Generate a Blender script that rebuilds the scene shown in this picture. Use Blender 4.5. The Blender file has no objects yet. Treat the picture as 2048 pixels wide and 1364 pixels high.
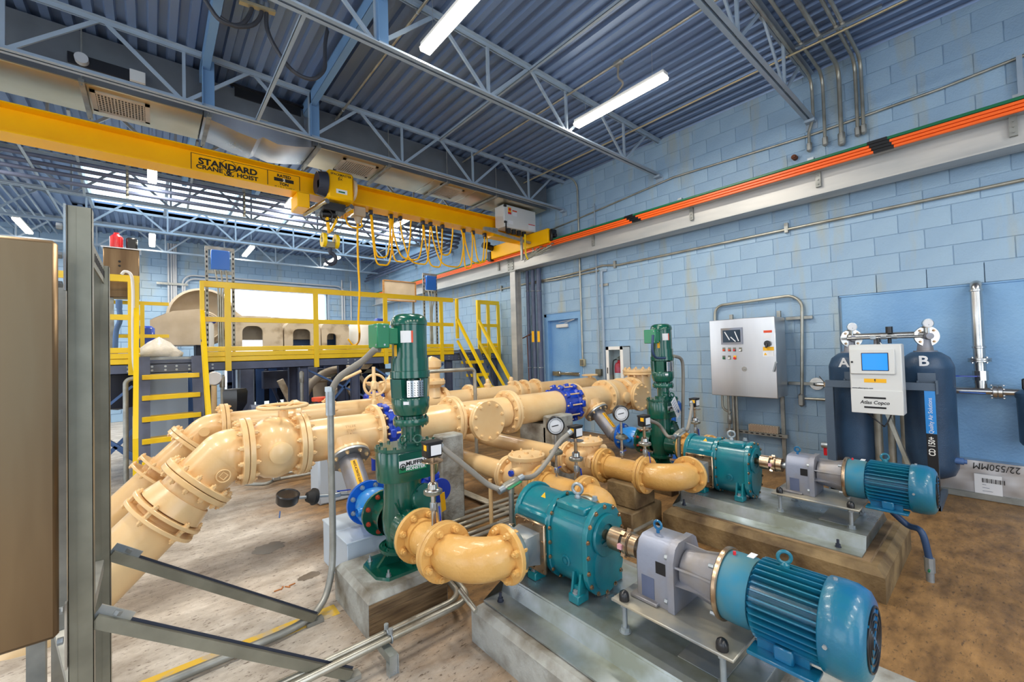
import bpy, math, random
import numpy as np
from mathutils import Vector, Matrix
random.seed(7)
S = bpy.context.scene
C = S.collection
PI = math.pi
# ------------------------------------------------------------------ camera
H = 1.53; FPX = 842.79; YAW, PITCH, ROLL = .707423, .0232238, -.0277407
def _cam(v):
    x, y, z = v
    cr, sr = math.cos(ROLL), math.sin(ROLL); x, z = cr*x-sr*z, sr*x+cr*z
    cp, sp = math.cos(PITCH), math.sin(PITCH); y, z = cp*y-sp*z, sp*y+cp*z
    c, s = math.cos(YAW), math.sin(YAW)
    return Vector((c*x+s*y, -s*x+c*y, z))
RT, FW, UP = _cam((1, 0, 0)), _cam((0, 1, 0)), _cam((0, 0, 1))
def P(px, py, X=None, Y=None, Z=None):
    """the world point seen at a pixel of the 2048x1364 frame, on a known plane"""
    d = _cam(((px-1024)/FPX, 1, -(py-682)/FPX))
    if X is not None: t = X/d.x
    elif Y is not None: t = Y/d.y
    else: t = (Z-H)/d.z
    return Vector((d.x*t, d.y*t, H+d.z*t))
cd = bpy.data.cameras.new('camera'); cam = bpy.data.objects.new('camera', cd); C.objects.link(cam)
cd.sensor_width = 36; cd.lens = FPX/2048*36; cd.clip_start = .05; cd.clip_end = 200
M = Matrix((RT, UP, -FW)).transposed().to_4x4(); M.translation = Vector((0, 0, H)); cam.matrix_world = M
S.camera = cam
# ------------------------------------------------------------------ world, exposure
w = bpy.data.worlds.new('sky'); S.world = w; w.use_nodes = True
bg = w.node_tree.nodes['Background']; bg.inputs[0].default_value = (.88, .94, 1, 1); bg.inputs[1].default_value = 3.3
S.view_settings.view_transform = 'Standard'; S.view_settings.look = 'None'
S.view_settings.gamma = 1; S.view_settings.use_curve_mapping = False
S.view_settings.exposure = EXPO = 0.04
try:
    S.cycles.use_denoising = True; S.cycles.max_bounces = 8; S.cycles.diffuse_bounces = 5; S.cycles.glossy_bounces = 3
    S.cycles.transparent_max_bounces = 12; S.cycles.sample_clamp_indirect = 6; S.cycles.caustics_reflective = False; S.cycles.caustics_refractive = False
except Exception: pass
# ------------------------------------------------------------------ the luminaires' own light (built with their housings further down)
LAMP_W = 46
LAMPS = [(x, y) for x in (-3.9, -1.95, .02, 1.92, 4.02) for y in (-2.4, 2.76, 7.9, 12.7)]
LAMP_Z = 4.3
def area(loc, sx, sy, power, col, rot=(0, 0, 0)):
    l = bpy.data.lights.new('lamp_light', 'AREA'); l.shape = 'RECTANGLE'; l.size = sx; l.size_y = sy; l.energy = power; l.color = col
    o = bpy.data.objects.new('lamp_light', l); C.objects.link(o); o.location = loc; o.rotation_euler = rot
    return o
# ------------------------------------------------------------------ materials
def srgb(c):
    if isinstance(c, str): c = tuple(int(c[i:i+2], 16) for i in (0, 2, 4))
    return tuple(((v/255)/12.92 if v/255 <= .04045 else ((v/255+.055)/1.055)**2.4) for v in c)+(1,)
def mat(name, col, rough=.5, metal=0, var=0, vs=3, col2=None, bump=0, bs=40, emit=0, coat=0, trans=0, stretch=None, det=4, thr=(.35, .65), rv=0, spec=None):
    m = bpy.data.materials.new(name); m.use_nodes = True; nt = m.node_tree; N, L = nt.nodes, nt.links
    b = N['Principled BSDF']; b.inputs['Base Color'].default_value = srgb(col); b.inputs['Roughness'].default_value = rough; b.inputs['Metallic'].default_value = metal
    if spec is not None: b.inputs['Specular IOR Level'].default_value = spec
    if coat: b.inputs['Coat Weight'].default_value = coat; b.inputs['Coat Roughness'].default_value = .12
    if trans: b.inputs['Transmission Weight'].default_value = trans
    if emit: b.inputs['Emission Color'].default_value = srgb(col); b.inputs['Emission Strength'].default_value = emit
    g = None
    if var or bump or col2:
        g = N.new('ShaderNodeTexCoord'); mp = N.new('ShaderNodeMapping'); L.new(g.outputs['Object'], mp.inputs[0])
        if stretch: mp.inputs['Scale'].default_value = stretch
    if col2 or var:
        n = N.new('ShaderNodeTexNoise'); n.inputs['Scale'].default_value = vs; n.inputs['Detail'].default_value = det; L.new(mp.outputs[0], n.inputs[0])
        r = N.new('ShaderNodeValToRGB'); L.new(n.outputs[0], r.inputs[0])
        c1 = srgb(col); c2 = srgb(col2) if col2 else tuple(v*(1-var) for v in c1[:3])+(1,)
        r.color_ramp.elements[0].position = thr[0]; r.color_ramp.elements[1].position = thr[1]
        r.color_ramp.elements[0].color = c2; r.color_ramp.elements[1].color = c1
        L.new(r.outputs[0], b.inputs['Base Color'])
        if rv:
            q = N.new('ShaderNodeMapRange'); L.new(n.outputs[0], q.inputs[0]); q.inputs['From Min'].default_value = thr[0]; q.inputs['From Max'].default_value = thr[1]
            q.inputs['To Min'].default_value = min(1, rough+rv); q.inputs['To Max'].default_value = rough; L.new(q.outputs[0], b.inputs['Roughness'])
    if bump:
        n2 = N.new('ShaderNodeTexNoise'); n2.inputs['Scale'].default_value = bs; n2.inputs['Detail'].default_value = 3; L.new(mp.outputs[0], n2.inputs[0])
        bp = N.new('ShaderNodeBump'); bp.inputs['Strength'].default_value = bump; bp.inputs['Distance'].default_value = .01
        L.new(n2.outputs[0], bp.inputs['Height']); L.new(bp.outputs[0], b.inputs['Normal'])
    return m
MT = {}
def mk(name, *a, **k): MT[name] = mat(name, *a, **k)
mk('wall_blue', '9DBBD4', .45, bump=.35, bs=60, col2='90AFCC', vs=1.1)
def streaks(m, col, amt):
    nt = m.node_tree; N, L = nt.nodes, nt.links; b = N['Principled BSDF']; src = b.inputs['Base Color'].links[0].from_socket
    g = N.new('ShaderNodeNewGeometry'); mp = N.new('ShaderNodeMapping'); mp.inputs['Scale'].default_value = (1, 2.6, .45); L.new(g.outputs['Position'], mp.inputs[0])
    n = N.new('ShaderNodeTexNoise'); n.inputs['Scale'].default_value = 1.6; n.inputs['Detail'].default_value = 7; L.new(mp.outputs[0], n.inputs[0])
    r = N.new('ShaderNodeMapRange'); L.new(n.outputs[0], r.inputs[0]); r.inputs['From Min'].default_value = .55; r.inputs['From Max'].default_value = .72; r.inputs['To Max'].default_value = amt
    x = N.new('ShaderNodeMix'); x.data_type = 'RGBA'; L.new(r.outputs[0], x.inputs[0]); L.new(src, x.inputs[6]); x.inputs[7].default_value = srgb(col); L.new(x.outputs[2], b.inputs['Base Color'])
streaks(MT['wall_blue'], 'B2B096', .6)
mk('wall_plain', '86B3DC', .45, bump=.4, bs=45, col2='74A4D4', vs=2)
mk('deck', '7E96BC', .36, .35, col2='6A80A4', vs=1.5, stretch=(1, .15, 1))
mk('joist', 'A0B2C4', .45, 0, var=.12, vs=4)
mk('beam_blue', '7199C4', .45)
mk('cream', 'EDCE9C', .32, 0, col2='E1B87E', vs=2.2, thr=(.3, .6), bump=.15, bs=25, coat=.25)
mk('ochre', 'DEB26C', .34, 0, col2='D09E54', vs=3, bump=.3, bs=45, coat=.2)
mk('teal', '0C8088', .28, 0, col2='0A6A7C', vs=4, bump=.1, bs=60, coat=.4)
mk('motor_blue', '0E5E96', .34, 0, col2='186E80', vs=3, bump=.12, bs=90, coat=.25)
mk('dusty_blue', '1B7796', .5, 0, col2='5E7A72', vs=5, thr=(.2, .5))
mk('green', '0B5A48', .22, 0, col2='084A3C', vs=4, coat=.6, bump=.08, bs=50)
mk('box_green', '127E52', .35, coat=.3)
mk('gear_grey', '8C93A5', .42, .35, col2='8B8580', vs=5, bump=.08, bs=60)
mk('zinc', 'B9C1C6', .34, .75, col2='949CA3', vs=6, rv=.2)
mk('steel', 'D2D2D0', .24, .95, col2='B9B6B0', vs=5)
mk('brushed', 'DCDCDC', .27, .92, col2='C6C7CC', vs=2, stretch=(1, 1, .2), rv=.12)
mk('brushed_dark', '8A7458', .3, .9, col2='5E4A36', vs=2, stretch=(2, 2, .25), rv=.12)
mk('galv', 'A8A9A4', .42, .6, col2='8E908C', vs=8, rv=.1)
mk('galv_beam', 'C9C8C4', .48, .35, col2='B0B2B2', vs=5, stretch=(1, .2, 1))
mk('strut', '8F8E80', .4, .6, col2='77766A', vs=5)
mk('conduit', 'B9B8AE', .34, .65, col2='9C998C', vs=6)
mk('copperish', 'C2AA90', .26, .9, col2='9C8468', vs=8)
mk('duct', 'D0C4AA', .28, .85, col2='C6B898', vs=2)
mk('duct_grey', '7C8288', .45, .5, col2='6C7178', vs=2)
mk('yellow', 'F5CF08', .38, coat=.2)
mk('crane_yellow', 'FFC200', .38, col2='F8B800', vs=2, spec=.25)
mk('rusty_red', 'A8452E', .5)
mk('dry_leaf', 'B8743C', .7)
mk('orange', 'FF6A1E', .4, coat=.1)
mk('dgreen', '0C6A44', .4)
mk('slate', '5A6480', .5, col2='4C566F', vs=4)
mk('slate_blue', '4A6EA5', .5)
mk('blue_valve', '0F63C8', .3, coat=.4)
mk('blue_dark', '1440B8', .3, coat=.4)
mk('blue_light', '2C8CDC', .3, coat=.4)
mk('black', '15161A', .35, coat=.2)
mk('rubber', '1C1C1E', .7)
mk('grey_hose', '8C8880', .5)
mk('hose_blue', '2A4468', .45)
mk('white', 'EDEDEA', .45)
mk('offwhite', 'D9DBDA', .4, coat=.2)
mk('lightgrey', 'BFC3C8', .4, coat=.1)
mk('box_grey', 'B9C8D8', .45)
mk('tank', '34506E', .35, col2='2C4560', vs=4, bump=.25, bs=120)
mk('frame_grey', '506072', .45, bump=.2, bs=120)
mk('screen', '1878D8', .15, emit=.9)
mk('screen_dark', '2A3644', .15, coat=.5)
mk('red', 'D8202C', .3, coat=.4)
mk('redorange', 'E0502C', .5)
mk('label_yellow', 'F7B916', .5)
mk('label_white', 'E6E8EC', .5)
mk('ink', '101014', .6)
mk('beige', 'C9BBA6', .45, col2='B7A78F', vs=3)
mk('dirty_beige', 'D0C3AE', .5, col2='99866C', vs=4, thr=(.3, .5), det=8)
mk('plate_tan', 'B5AE9C', .4, .45, col2='7F8A94', vs=4, thr=(.35, .6))
mk('base_steel', 'B9C3CA', .27, .75, col2='8E9488', vs=5, rv=.2)
mk('concrete', '8C7652', .75, col2='4C3A24', vs=5, bump=.7, bs=30, thr=(.34, .66), det=8)
mk('concrete_grey', 'A9ACA8', .7, col2='6E675A', vs=6, bump=.7, bs=30, thr=(.32, .6), det=8)
mk('dark_hose', '3B3E46', .5)
mk('form_wood', '8E7656', .75, col2='57432C', vs=4, stretch=(1, 1, 12), bump=.6, bs=20, thr=(.34, .66))
mk('wood', 'B98A52', .6, col2='9B6E3C', vs=6, stretch=(1, 8, 8))
mk('carton', 'C08A52', .8)
mk('plastic_bag', 'D8D4CC', .35, bump=.8, bs=18)
mk('rust', '6B3A22', .7)
mk('dark', '2A3040', .6)
mk('pink', 'D8A2AC', .4)
mk('gold', 'C6BA98', .38, .5)
def glass(name, col=(.9, .97, 1, 1), t=.75):
    m = bpy.data.materials.new(name); m.use_nodes = True; nt = m.node_tree; N, L = nt.nodes, nt.links; N.remove(N['Principled BSDF'])
    a = N.new('ShaderNodeBsdfTransparent'); a.inputs[0].default_value = col; g = N.new('ShaderNodeBsdfGlossy'); g.inputs['Roughness'].default_value = .03
    mx = N.new('ShaderNodeMixShader'); mx.inputs[0].default_value = .06; L.new(a.outputs[0], mx.inputs[1]); L.new(g.outputs[0], mx.inputs[2])
    L.new(mx.outputs[0], N['Material Output'].inputs[0]); MT[name] = m
glass('glass')
def m_emit(name, col, st):
    m = bpy.data.materials.new(name); m.use_nodes = True; b = m.node_tree.nodes['Principled BSDF']; b.inputs['Base Color'].default_value = srgb(col)
    b.inputs['Emission Color'].default_value = srgb(col); b.inputs['Emission Strength'].default_value = st; MT[name] = m
m_emit('tube', 'FFF3DE', 14)
# floor: worn concrete, pale on one side, brown on the other, with fine dark specks
def floor_mat():
    m = bpy.data.materials.new('floor_concrete'); m.use_nodes = True; nt = m.node_tree; N, L = nt.nodes, nt.links; b = N['Principled BSDF']
    g = N.new('ShaderNodeTexCoord')
    def noise(scale, det=5, st=(1, 1, 1), rough=.55):
        mp = N.new('ShaderNodeMapping'); mp.inputs['Scale'].default_value = st; L.new(g.outputs['Object'], mp.inputs[0])
        n = N.new('ShaderNodeTexNoise'); n.inputs['Scale'].default_value = scale; n.inputs['Detail'].default_value = det; n.inputs['Roughness'].default_value = rough; L.new(mp.outputs[0], n.inputs[0]); return n
    def ramp(n, a, ca, bb, cb):
        r = N.new('ShaderNodeValToRGB'); L.new(n.outputs[0] if hasattr(n, 'outputs') else n, r.inputs[0]); e = r.color_ramp.elements
        e[0].position = a; e[0].color = ca; e[1].position = bb; e[1].color = cb; return r
    def mix(f, a, c):
        x = N.new('ShaderNodeMix'); x.data_type = 'RGBA'; L.new(f, x.inputs[0]); L.new(a, x.inputs[6]); L.new(c, x.inputs[7]); return x.outputs[2]
    pale = ramp(noise(3.4, 12, (1, 1.8, 1), .68), .3, srgb('8F8478'), .64, srgb('D3CCC2'))
    brown = ramp(noise(4.2, 12, (1, 2.2, 1), .66), .28, srgb('4E3820'), .70, srgb('A67F4E'))
    sx = N.new('ShaderNodeSeparateXYZ'); L.new(g.outputs['Object'], sx.inputs[0])
    nb = noise(.9, 5)
    ad = N.new('ShaderNodeMath'); ad.operation = 'MULTIPLY_ADD'; L.new(nb.outputs[0], ad.inputs[0]); ad.inputs[1].default_value = 2.2; L.new(sx.outputs[0], ad.inputs[2])
    mr = N.new('ShaderNodeMapRange'); L.new(ad.outputs[0], mr.inputs[0]); mr.inputs['From Min'].default_value = 1.55; mr.inputs['From Max'].default_value = 2.5
    c = mix(mr.outputs[0], pale.outputs[0], brown.outputs[0])
    sp = ramp(noise(19, 5, (1, 2.4, 1), .75), .385, (1, 1, 1, 1), .42, (0, 0, 0, 1))
    dk = N.new('ShaderNodeRGB'); dk.outputs[0].default_value = srgb('4A3826')
    mm = N.new('ShaderNodeMath'); mm.operation = 'MULTIPLY'; L.new(sp.outputs[0], mm.inputs[0]); mm.inputs[1].default_value = .75
    c = mix(mm.outputs[0], c, dk.outputs[0])
    L.new(c, b.inputs['Base Color'])
    rr = N.new('ShaderNodeMapRange'); L.new(noise(3, 4).outputs[0], rr.inputs[0]); rr.inputs['To Min'].default_value = .3; rr.inputs['To Max'].default_value = .75; L.new(rr.outputs[0], b.inputs['Roughness'])
    bp = N.new('ShaderNodeBump'); bp.inputs['Strength'].default_value = .5; bp.inputs['Distance'].default_value = .012; L.new(noise(14, 9, (1, 1.6, 1), .7).outputs[0], bp.inputs['Height']); L.new(bp.outputs[0], b.inputs['Normal'])
    MT['floor'] = m
floor_mat()
# ------------------------------------------------------------------ mesh building
def frame(ax, ref=None):
    a = Vector(ax).normalized(); r = Vector(ref) if ref else (Vector((0, 0, 1)) if abs(a.z) < .95 else Vector((1, 0, 0)))
    u = r.cross(a).normalized(); v = a.cross(u); return u, v, a
class MB:
    def __init__(s): s.v = []; s.f = []; s.m = []; s.k = 0
    def add(s, vs, fs):
        n = len(s.v); s.v += [tuple(p) for p in vs]; s.f += [tuple(i+n for i in f) for f in fs]; s.m += [s.k]*len(fs); return s
    def box(s, c, d, rz=0, bev=0, R=None):
        hx, hy, hz = d[0]/2, d[1]/2, d[2]/2; c = Vector(c)
        if R is None: R = Matrix.Rotation(rz, 3, 'Z') if rz else Matrix.Identity(3)
        b = min(bev, hx*.9, hy*.9, hz*.9)
        if b <= 0:
            vs = [c+R@Vector((x*hx, y*hy, z*hz)) for x in (-1, 1) for y in (-1, 1) for z in (-1, 1)]
            return s.add(vs, [(0, 1, 3, 2), (4, 6, 7, 5), (0, 4, 5, 1), (2, 3, 7, 6), (0, 2, 6, 4), (1, 5, 7, 3)])
        vs = []; ix = {}
        for x in (-1, 1):
            for y in (-1, 1):
                for z in (-1, 1):
                    for a in range(3):
                        p = [x*(hx-b), y*(hy-b), z*(hz-b)]; p[a] = (x*hx, y*hy, z*hz)[a]
                        ix[(x, y, z, a)] = len(vs); vs.append(c+R@Vector(p))
        fs = []
        for a in range(3):
            o = [i for i in range(3) if i != a]
            for sg in (-1, 1):
                q = []
                for (p, r) in ((-1, -1), (1, -1), (1, 1), (-1, 1)):
                    k = [0, 0, 0]; k[a] = sg; k[o[0]] = p; k[o[1]] = r; q.append(ix[(*k, a)])
                fs.append(q if (sg > 0) == (a != 1) else q[::-1])
        for a in range(3):
            o = [i for i in range(3) if i != a]
            for p in (-1, 1):
                for r in (-1, 1):
                    def g(t, face):
                        k = [0, 0, 0]; k[a] = t; k[o[0]] = p; k[o[1]] = r; return ix[(*k, face)]
                    q = [g(-1, o[0]), g(1, o[0]), g(1, o[1]), g(-1, o[1])]
                    fs.append(q if (p*r > 0) == (a == 1) else q[::-1])
        for x in (-1, 1):
            for y in (-1, 1):
                for z in (-1, 1):
                    q = [ix[(x, y, z, a)] for a in range(3)]
                    fs.append(q if x*y*z > 0 else q[::-1])
        return s.add(vs, fs)
    def b2(s, p, q, bev=0):
        """box from min corner to max corner"""
        return s.box([(a+b)/2 for a, b in zip(p, q)], [abs(b-a) for a, b in zip(p, q)], bev=bev)
    def bar(s, p, q, w, h, ref=None, bev=0):
        p, q = Vector(p), Vector(q); u, v, a = frame(q-p, ref); R = Matrix((u, v, a)).transposed()
        return s.box((p+q)/2, (w, h, (q-p).length), R=R, bev=bev)
    def cyl(s, p, q, r, r2=None, n=20, cap=True):
        p, q = Vector(p), Vector(q); r2 = r if r2 is None else r2; u, v, a = frame(q-p)
        vs = [c+rr*(math.cos(2*PI*i/n)*u+math.sin(2*PI*i/n)*v) for c, rr in ((p, r), (q, r2)) for i in range(n)]
        fs = [(i, (i+1) % n, n+(i+1) % n, n+i) for i in range(n)]
        if cap: fs += [tuple(range(n))[::-1], tuple(range(n, 2*n))]
        return s.add(vs, fs)
    def lathe(s, prof, o, ax, n=24, a0=0, a1=2*PI, ref=None):
        o = Vector(o); u, v, a = frame(ax, ref); full = abs(a1-a0-2*PI) < 1e-6; k = n if full else n+1
        vs = []
        for r, h in prof:
            for i in range(k):
                t = a0+(a1-a0)*i/n; vs.append(o+a*h+max(r, 1e-5)*(math.cos(t)*u+math.sin(t)*v))
        fs = [(j*k+i, j*k+(i+1) % k, (j+1)*k+(i+1) % k, (j+1)*k+i) for j in range(len(prof)-1) for i in range(n)]
        return s.add(vs, fs)
    def tube(s, pts, r, n=12, cap=True, closed=False):
        pts = [Vector(p) for p in pts]; m = len(pts); T = []
        for i in range(m):
            a = pts[(i-1) % m] if closed or i else pts[0]; b = pts[(i+1) % m] if closed or i < m-1 else pts[-1]; T.append((b-a).normalized())
        u, v, _ = frame(T[0]); vs = []; rr = r if callable(r) else (lambda t: r)
        for i in range(m):
            if i:
                ax = T[i-1].cross(T[i])
                if ax.length > 1e-7:
                    R = Matrix.Rotation(T[i-1].angle(T[i]), 3, ax.normalized()); u = R@u; v = R@v
            q = rr(i/(m-1))
            vs += [pts[i]+q*(math.cos(2*PI*j/n)*u+math.sin(2*PI*j/n)*v) for j in range(n)]
        e = m if closed else m-1
        fs = [(i*n+j, i*n+(j+1) % n, ((i+1) % m)*n+(j+1) % n, ((i+1) % m)*n+j) for i in range(e) for j in range(n)]
        if cap and not closed: fs += [tuple(range(n))[::-1], tuple(range((m-1)*n, m*n))]
        return s.add(vs, fs)
    def prism(s, poly, o, u, v, d):
        """poly in (u,v) from o, pushed by the vector d"""
        o, u, v, d = Vector(o), Vector(u), Vector(v), Vector(d); n = len(poly)
        if u.cross(v).dot(d) < 0: poly = poly[::-1]
        vs = [o+a*u+b*v for a, b in poly]; vs += [p+d for p in vs]
        fs = [(i, (i+1) % n, n+(i+1) % n, n+i) for i in range(n)]+[tuple(range(n))[::-1], tuple(range(n, 2*n))]
        return s.add(vs, fs)
    def loft(s, rings, cap=True):
        n = len(rings[0]); vs = [p for r in rings for p in r]
        fs = [(i*n+j, i*n+(j+1) % n, (i+1)*n+(j+1) % n, (i+1)*n+j) for i in range(len(rings)-1) for j in range(n)]
        if cap: fs += [tuple(range(n))[::-1], tuple(range((len(rings)-1)*n, len(rings)*n))]
        return s.add(vs, fs)
    def hexn(s, p, q, r): return s.cyl(p, q, r, n=6)
    def torus(s, c, ax, R, r, n=24, k=8, a0=0, a1=2*PI, ref=None):
        u, v, a = frame(ax, ref); c = Vector(c); full = abs(a1-a0-2*PI) < 1e-6
        pts = [c+R*(math.cos(a0+(a1-a0)*i/n)*u+math.sin(a0+(a1-a0)*i/n)*v) for i in range(n if full else n+1)]
        return s.tube(pts, r, k, closed=full)
    def ball(s, c, r, n=16, m=8, sc=(1, 1, 1)):
        k = len(s.v); s.lathe([(r*math.sin(PI*j/m), -r*math.cos(PI*j/m)) for j in range(m+1)], (0, 0, 0), (0, 0, 1), n)
        c = Vector(c)
        for i in range(k, len(s.v)):
            p = s.v[i]; s.v[i] = (c.x+p[0]*sc[0], c.y+p[1]*sc[1], c.z+p[2]*sc[2])
        return s
    def mesh(s, name, mats, off=(0, 0, 0), sharp=40):
        me = bpy.data.meshes.new(name); off = Vector(off)
        me.from_pydata([(p[0]-off.x, p[1]-off.y, p[2]-off.z) for p in s.v], [], s.f)
        for m in (mats if isinstance(mats, (list, tuple)) else [mats]): me.materials.append(MT[m])
        if any(s.m): me.polygons.foreach_set('material_index', s.m)
        me.polygons.foreach_set('use_smooth', [True]*len(me.polygons)); me.set_sharp_from_angle(angle=math.radians(sharp)); me.update()
        return me
ORG = {}
def base_of(o): return ORG.get(o.name, Vector((0, 0, 0))) if o else Vector((0, 0, 0))
def tag(o, label=None, cat=None, group=None, kind=None):
    if label: o['label'] = label
    if cat: o['category'] = cat
    if group: o['group'] = group
    if kind: o['kind'] = kind
    return o
def thing(name, loc, label, cat, group=None):
    o = bpy.data.objects.new(name, None); C.objects.link(o); o.location = loc; o.empty_display_size = .1; ORG[o.name] = Vector(loc)
    return tag(o, label, cat, group)
def part(name, mb, mats, parent, label=None, sharp=40, kind=None):
    off = base_of(parent); o = bpy.data.objects.new(name, mb.mesh(name, mats, off, sharp)); C.objects.link(o); o.parent = parent; ORG[o.name] = off
    return tag(o, label, kind=kind)
def solo(name, mb, mats, label, cat, group=None, sharp=40, kind=None):
    xs = np.array(mb.v); c = Vector(((xs[:, 0].min()+xs[:, 0].max())/2, (xs[:, 1].min()+xs[:, 1].max())/2, xs[:, 2].min()))
    o = bpy.data.objects.new(name, mb.mesh(name, mats, c, sharp)); C.objects.link(o); o.location = c; ORG[o.name] = c
    return tag(o, label, cat, group, kind)
def struct(name, mb, mats, parent=None):
    if parent: return part(name, mb, mats, parent)
    o = bpy.data.objects.new(name, mb.mesh(name, mats)); C.objects.link(o); ORG[o.name] = Vector((0, 0, 0)); o['kind'] = 'structure'; return o
def inst(name, me, parent, loc, rot=None, sc=None):
    o = bpy.data.objects.new(name, me); C.objects.link(o); o.parent = parent
    M4 = (rot.to_4x4() if rot is not None else Matrix.Identity(4)); M4.translation = Vector(loc)-base_of(parent); o.matrix_basis = M4
    if sc: o.scale = sc
    ORG[o.name] = Vector((0, 0, 0)); return o
def zrot(ax):
    u, v, a = frame(ax); return Matrix((u, v, a)).transposed()
def fillet(pts, r, n=6):
    pts = [Vector(p) for p in pts]; out = [pts[0]]
    for i in range(1, len(pts)-1):
        a, b, c = pts[i-1], pts[i], pts[i+1]; d1 = (a-b).normalized(); d2 = (c-b).normalized(); ang = d1.angle(d2)
        if ang > 3.1: out.append(b); continue
        t = min(r/math.tan(ang/2), (a-b).length*.49, (c-b).length*.49); rr = t*math.tan(ang/2)
        cen = b+(d1+d2).normalized()*(rr/math.sin(ang/2)); p0 = b+d1*t; p1 = b+d2*t
        e0 = (p0-cen); e1 = (p1-cen); th = e0.angle(e1)
        for k in range(n+1):
            s_ = k/n; out.append(cen+(e0*math.sin((1-s_)*th)+e1*math.sin(s_*th))/math.sin(th) if th > 1e-4 else p0)
    out.append(pts[-1]); return out
def smooth(pts, n=8):
    pts = [Vector(p) for p in pts]; q = [pts[0]*2-pts[1]]+pts+[pts[-1]*2-pts[-2]]; out = []
    for i in range(1, len(q)-2):
        a, b, c, d = q[i-1:i+3]
        for k in range(n):
            t = k/n; out.append(.5*((2*b)+(c-a)*t+(2*a-5*b+4*c-d)*t*t+(3*b-a-3*c+d)*t**3))
    out.append(pts[-1]); return out
FONT = {}
def text(name, s, loc, xdir, up, size, mt, parent=None, align='CENTER', bold=0, squash=1, depth=.0006):
    """lettering as real thin geometry lying on a surface"""
    cu = bpy.data.curves.new(name, 'FONT'); cu.body = s; cu.size = size; cu.align_x = align; cu.align_y = 'CENTER'; cu.extrude = depth; cu.offset = bold; cu.resolution_u = 3
    t = bpy.data.objects.new('tmp', cu); C.objects.link(t); bpy.context.view_layer.update()
    me = bpy.data.meshes.new_from_object(t.evaluated_get(bpy.context.evaluated_depsgraph_get())); bpy.data.objects.remove(t); bpy.data.curves.remove(cu)
    me.materials.clear(); me.materials.append(MT[mt]); me.name = name
    x = Vector(xdir).normalized(); u = Vector(up).normalized(); z = x.cross(u); R = Matrix((x*squash, u, z)).transposed().to_4x4()
    me.transform(R); o = bpy.data.objects.new(name, me); C.objects.link(o); o.parent = parent
    o.location = Vector(loc)-base_of(parent); ORG[o.name] = Vector((0, 0, 0)); return o
def copy_tree(o, parent=None, d=None):
    c = o.copy(); C.objects.link(c); c.parent = parent
    if parent is None and d is not None: c.location = o.location+Vector(d); ORG[c.name] = base_of(o)+Vector(d)
    else: ORG[c.name] = base_of(parent) if parent else base_of(o)
    for ch in list(o.children): copy_tree(ch, c)
    return c
# fasteners shared everywhere
def bolt_mesh(r, L, mt, stud=.6):
    """nut, washer and stud end on both sides of a joint of thickness L, centred, along z"""
    m = MB()
    m.cyl((0, 0, -L/2), (0, 0, L/2), r*.5, n=8)
    for s_ in (-1, 1):
        m.cyl((0, 0, s_*L/2), (0, 0, s_*(L/2+r*.25)), r*1.25, n=12)
        m.hexn((0, 0, s_*(L/2+r*.25)), (0, 0, s_*(L/2+r*1.25)), r)
        m.cyl((0, 0, s_*(L/2+r*1.25)), (0, 0, s_*(L/2+r*(1.25+stud))), r*.5, n=8)
    return m.mesh('bolt', mt)
BM = {}
def bolts(parent, c, ax, R, n, r, L, mt, ph=None, stud=.6, name='bolt'):
    key = (round(r, 4), round(L, 4), mt, stud)
    if key not in BM: BM[key] = bolt_mesh(r, L, mt, stud)
    u, v, a = frame(ax); rot = zrot(ax); ph = PI/n if ph is None else ph
    for i in range(n):
        t = 2*PI*i/n+ph; inst(name, BM[key], parent, Vector(c)+R*(math.cos(t)*u+math.sin(t)*v), rot)
def flange(parent, c, ax, R, th=.028, n=8, mt='cream', br=.013, bmt=None, pair=False, hub=0, gap=.004, PCD=None, name='flange', fm=None):
    """one flange disc (or a bolted pair) as a part, its bolts as sub-parts"""
    c = Vector(c); a = Vector(ax).normalized(); m = MB(); PCD = PCD or R*.84; e = th*.12
    def disc(c0, d):
        m.lathe([(0, 0), (R-e, 0), (R, e), (R, th-e), (R-e, th), (0, th)], c0, a*d, 32)
    if pair: disc(c-a*gap/2, -1); disc(c+a*gap/2, 1); m.cyl(c-a*gap, c+a*gap, PCD-br*1.3, n=24); L = 2*th+gap
    else: disc(c-a*th/2, 1); L = th
    if hub: m.lathe([(hub*1.14, 0), (hub*1.02, .03), (hub, .032)], c+a*(L/2), a, 24); m.lathe([(hub*1.14, 0), (hub*1.02, .03), (hub, .032)], c-a*(L/2), -a, 24)
    f = part(name, m, fm or mt, parent)
    bolts(f, c, a, PCD, n, br, L, bmt or mt); return f
# ================================================================== THE ROOM
XW, YF, ZC = 6.1, 14.7, 4.78
X0, Y0 = -7.0, -4.0
m = MB(); m.b2((X0-.3, Y0-.3, -.2), (XW+.3, YF+.3, 0)); struct('floor', m, 'floor')
m = MB(); m.b2((X0-.3, YF+.31, -.2), (XW+.3, YF+14, -.02)); o = struct('floor_outside', m, 'concrete_grey')
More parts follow.
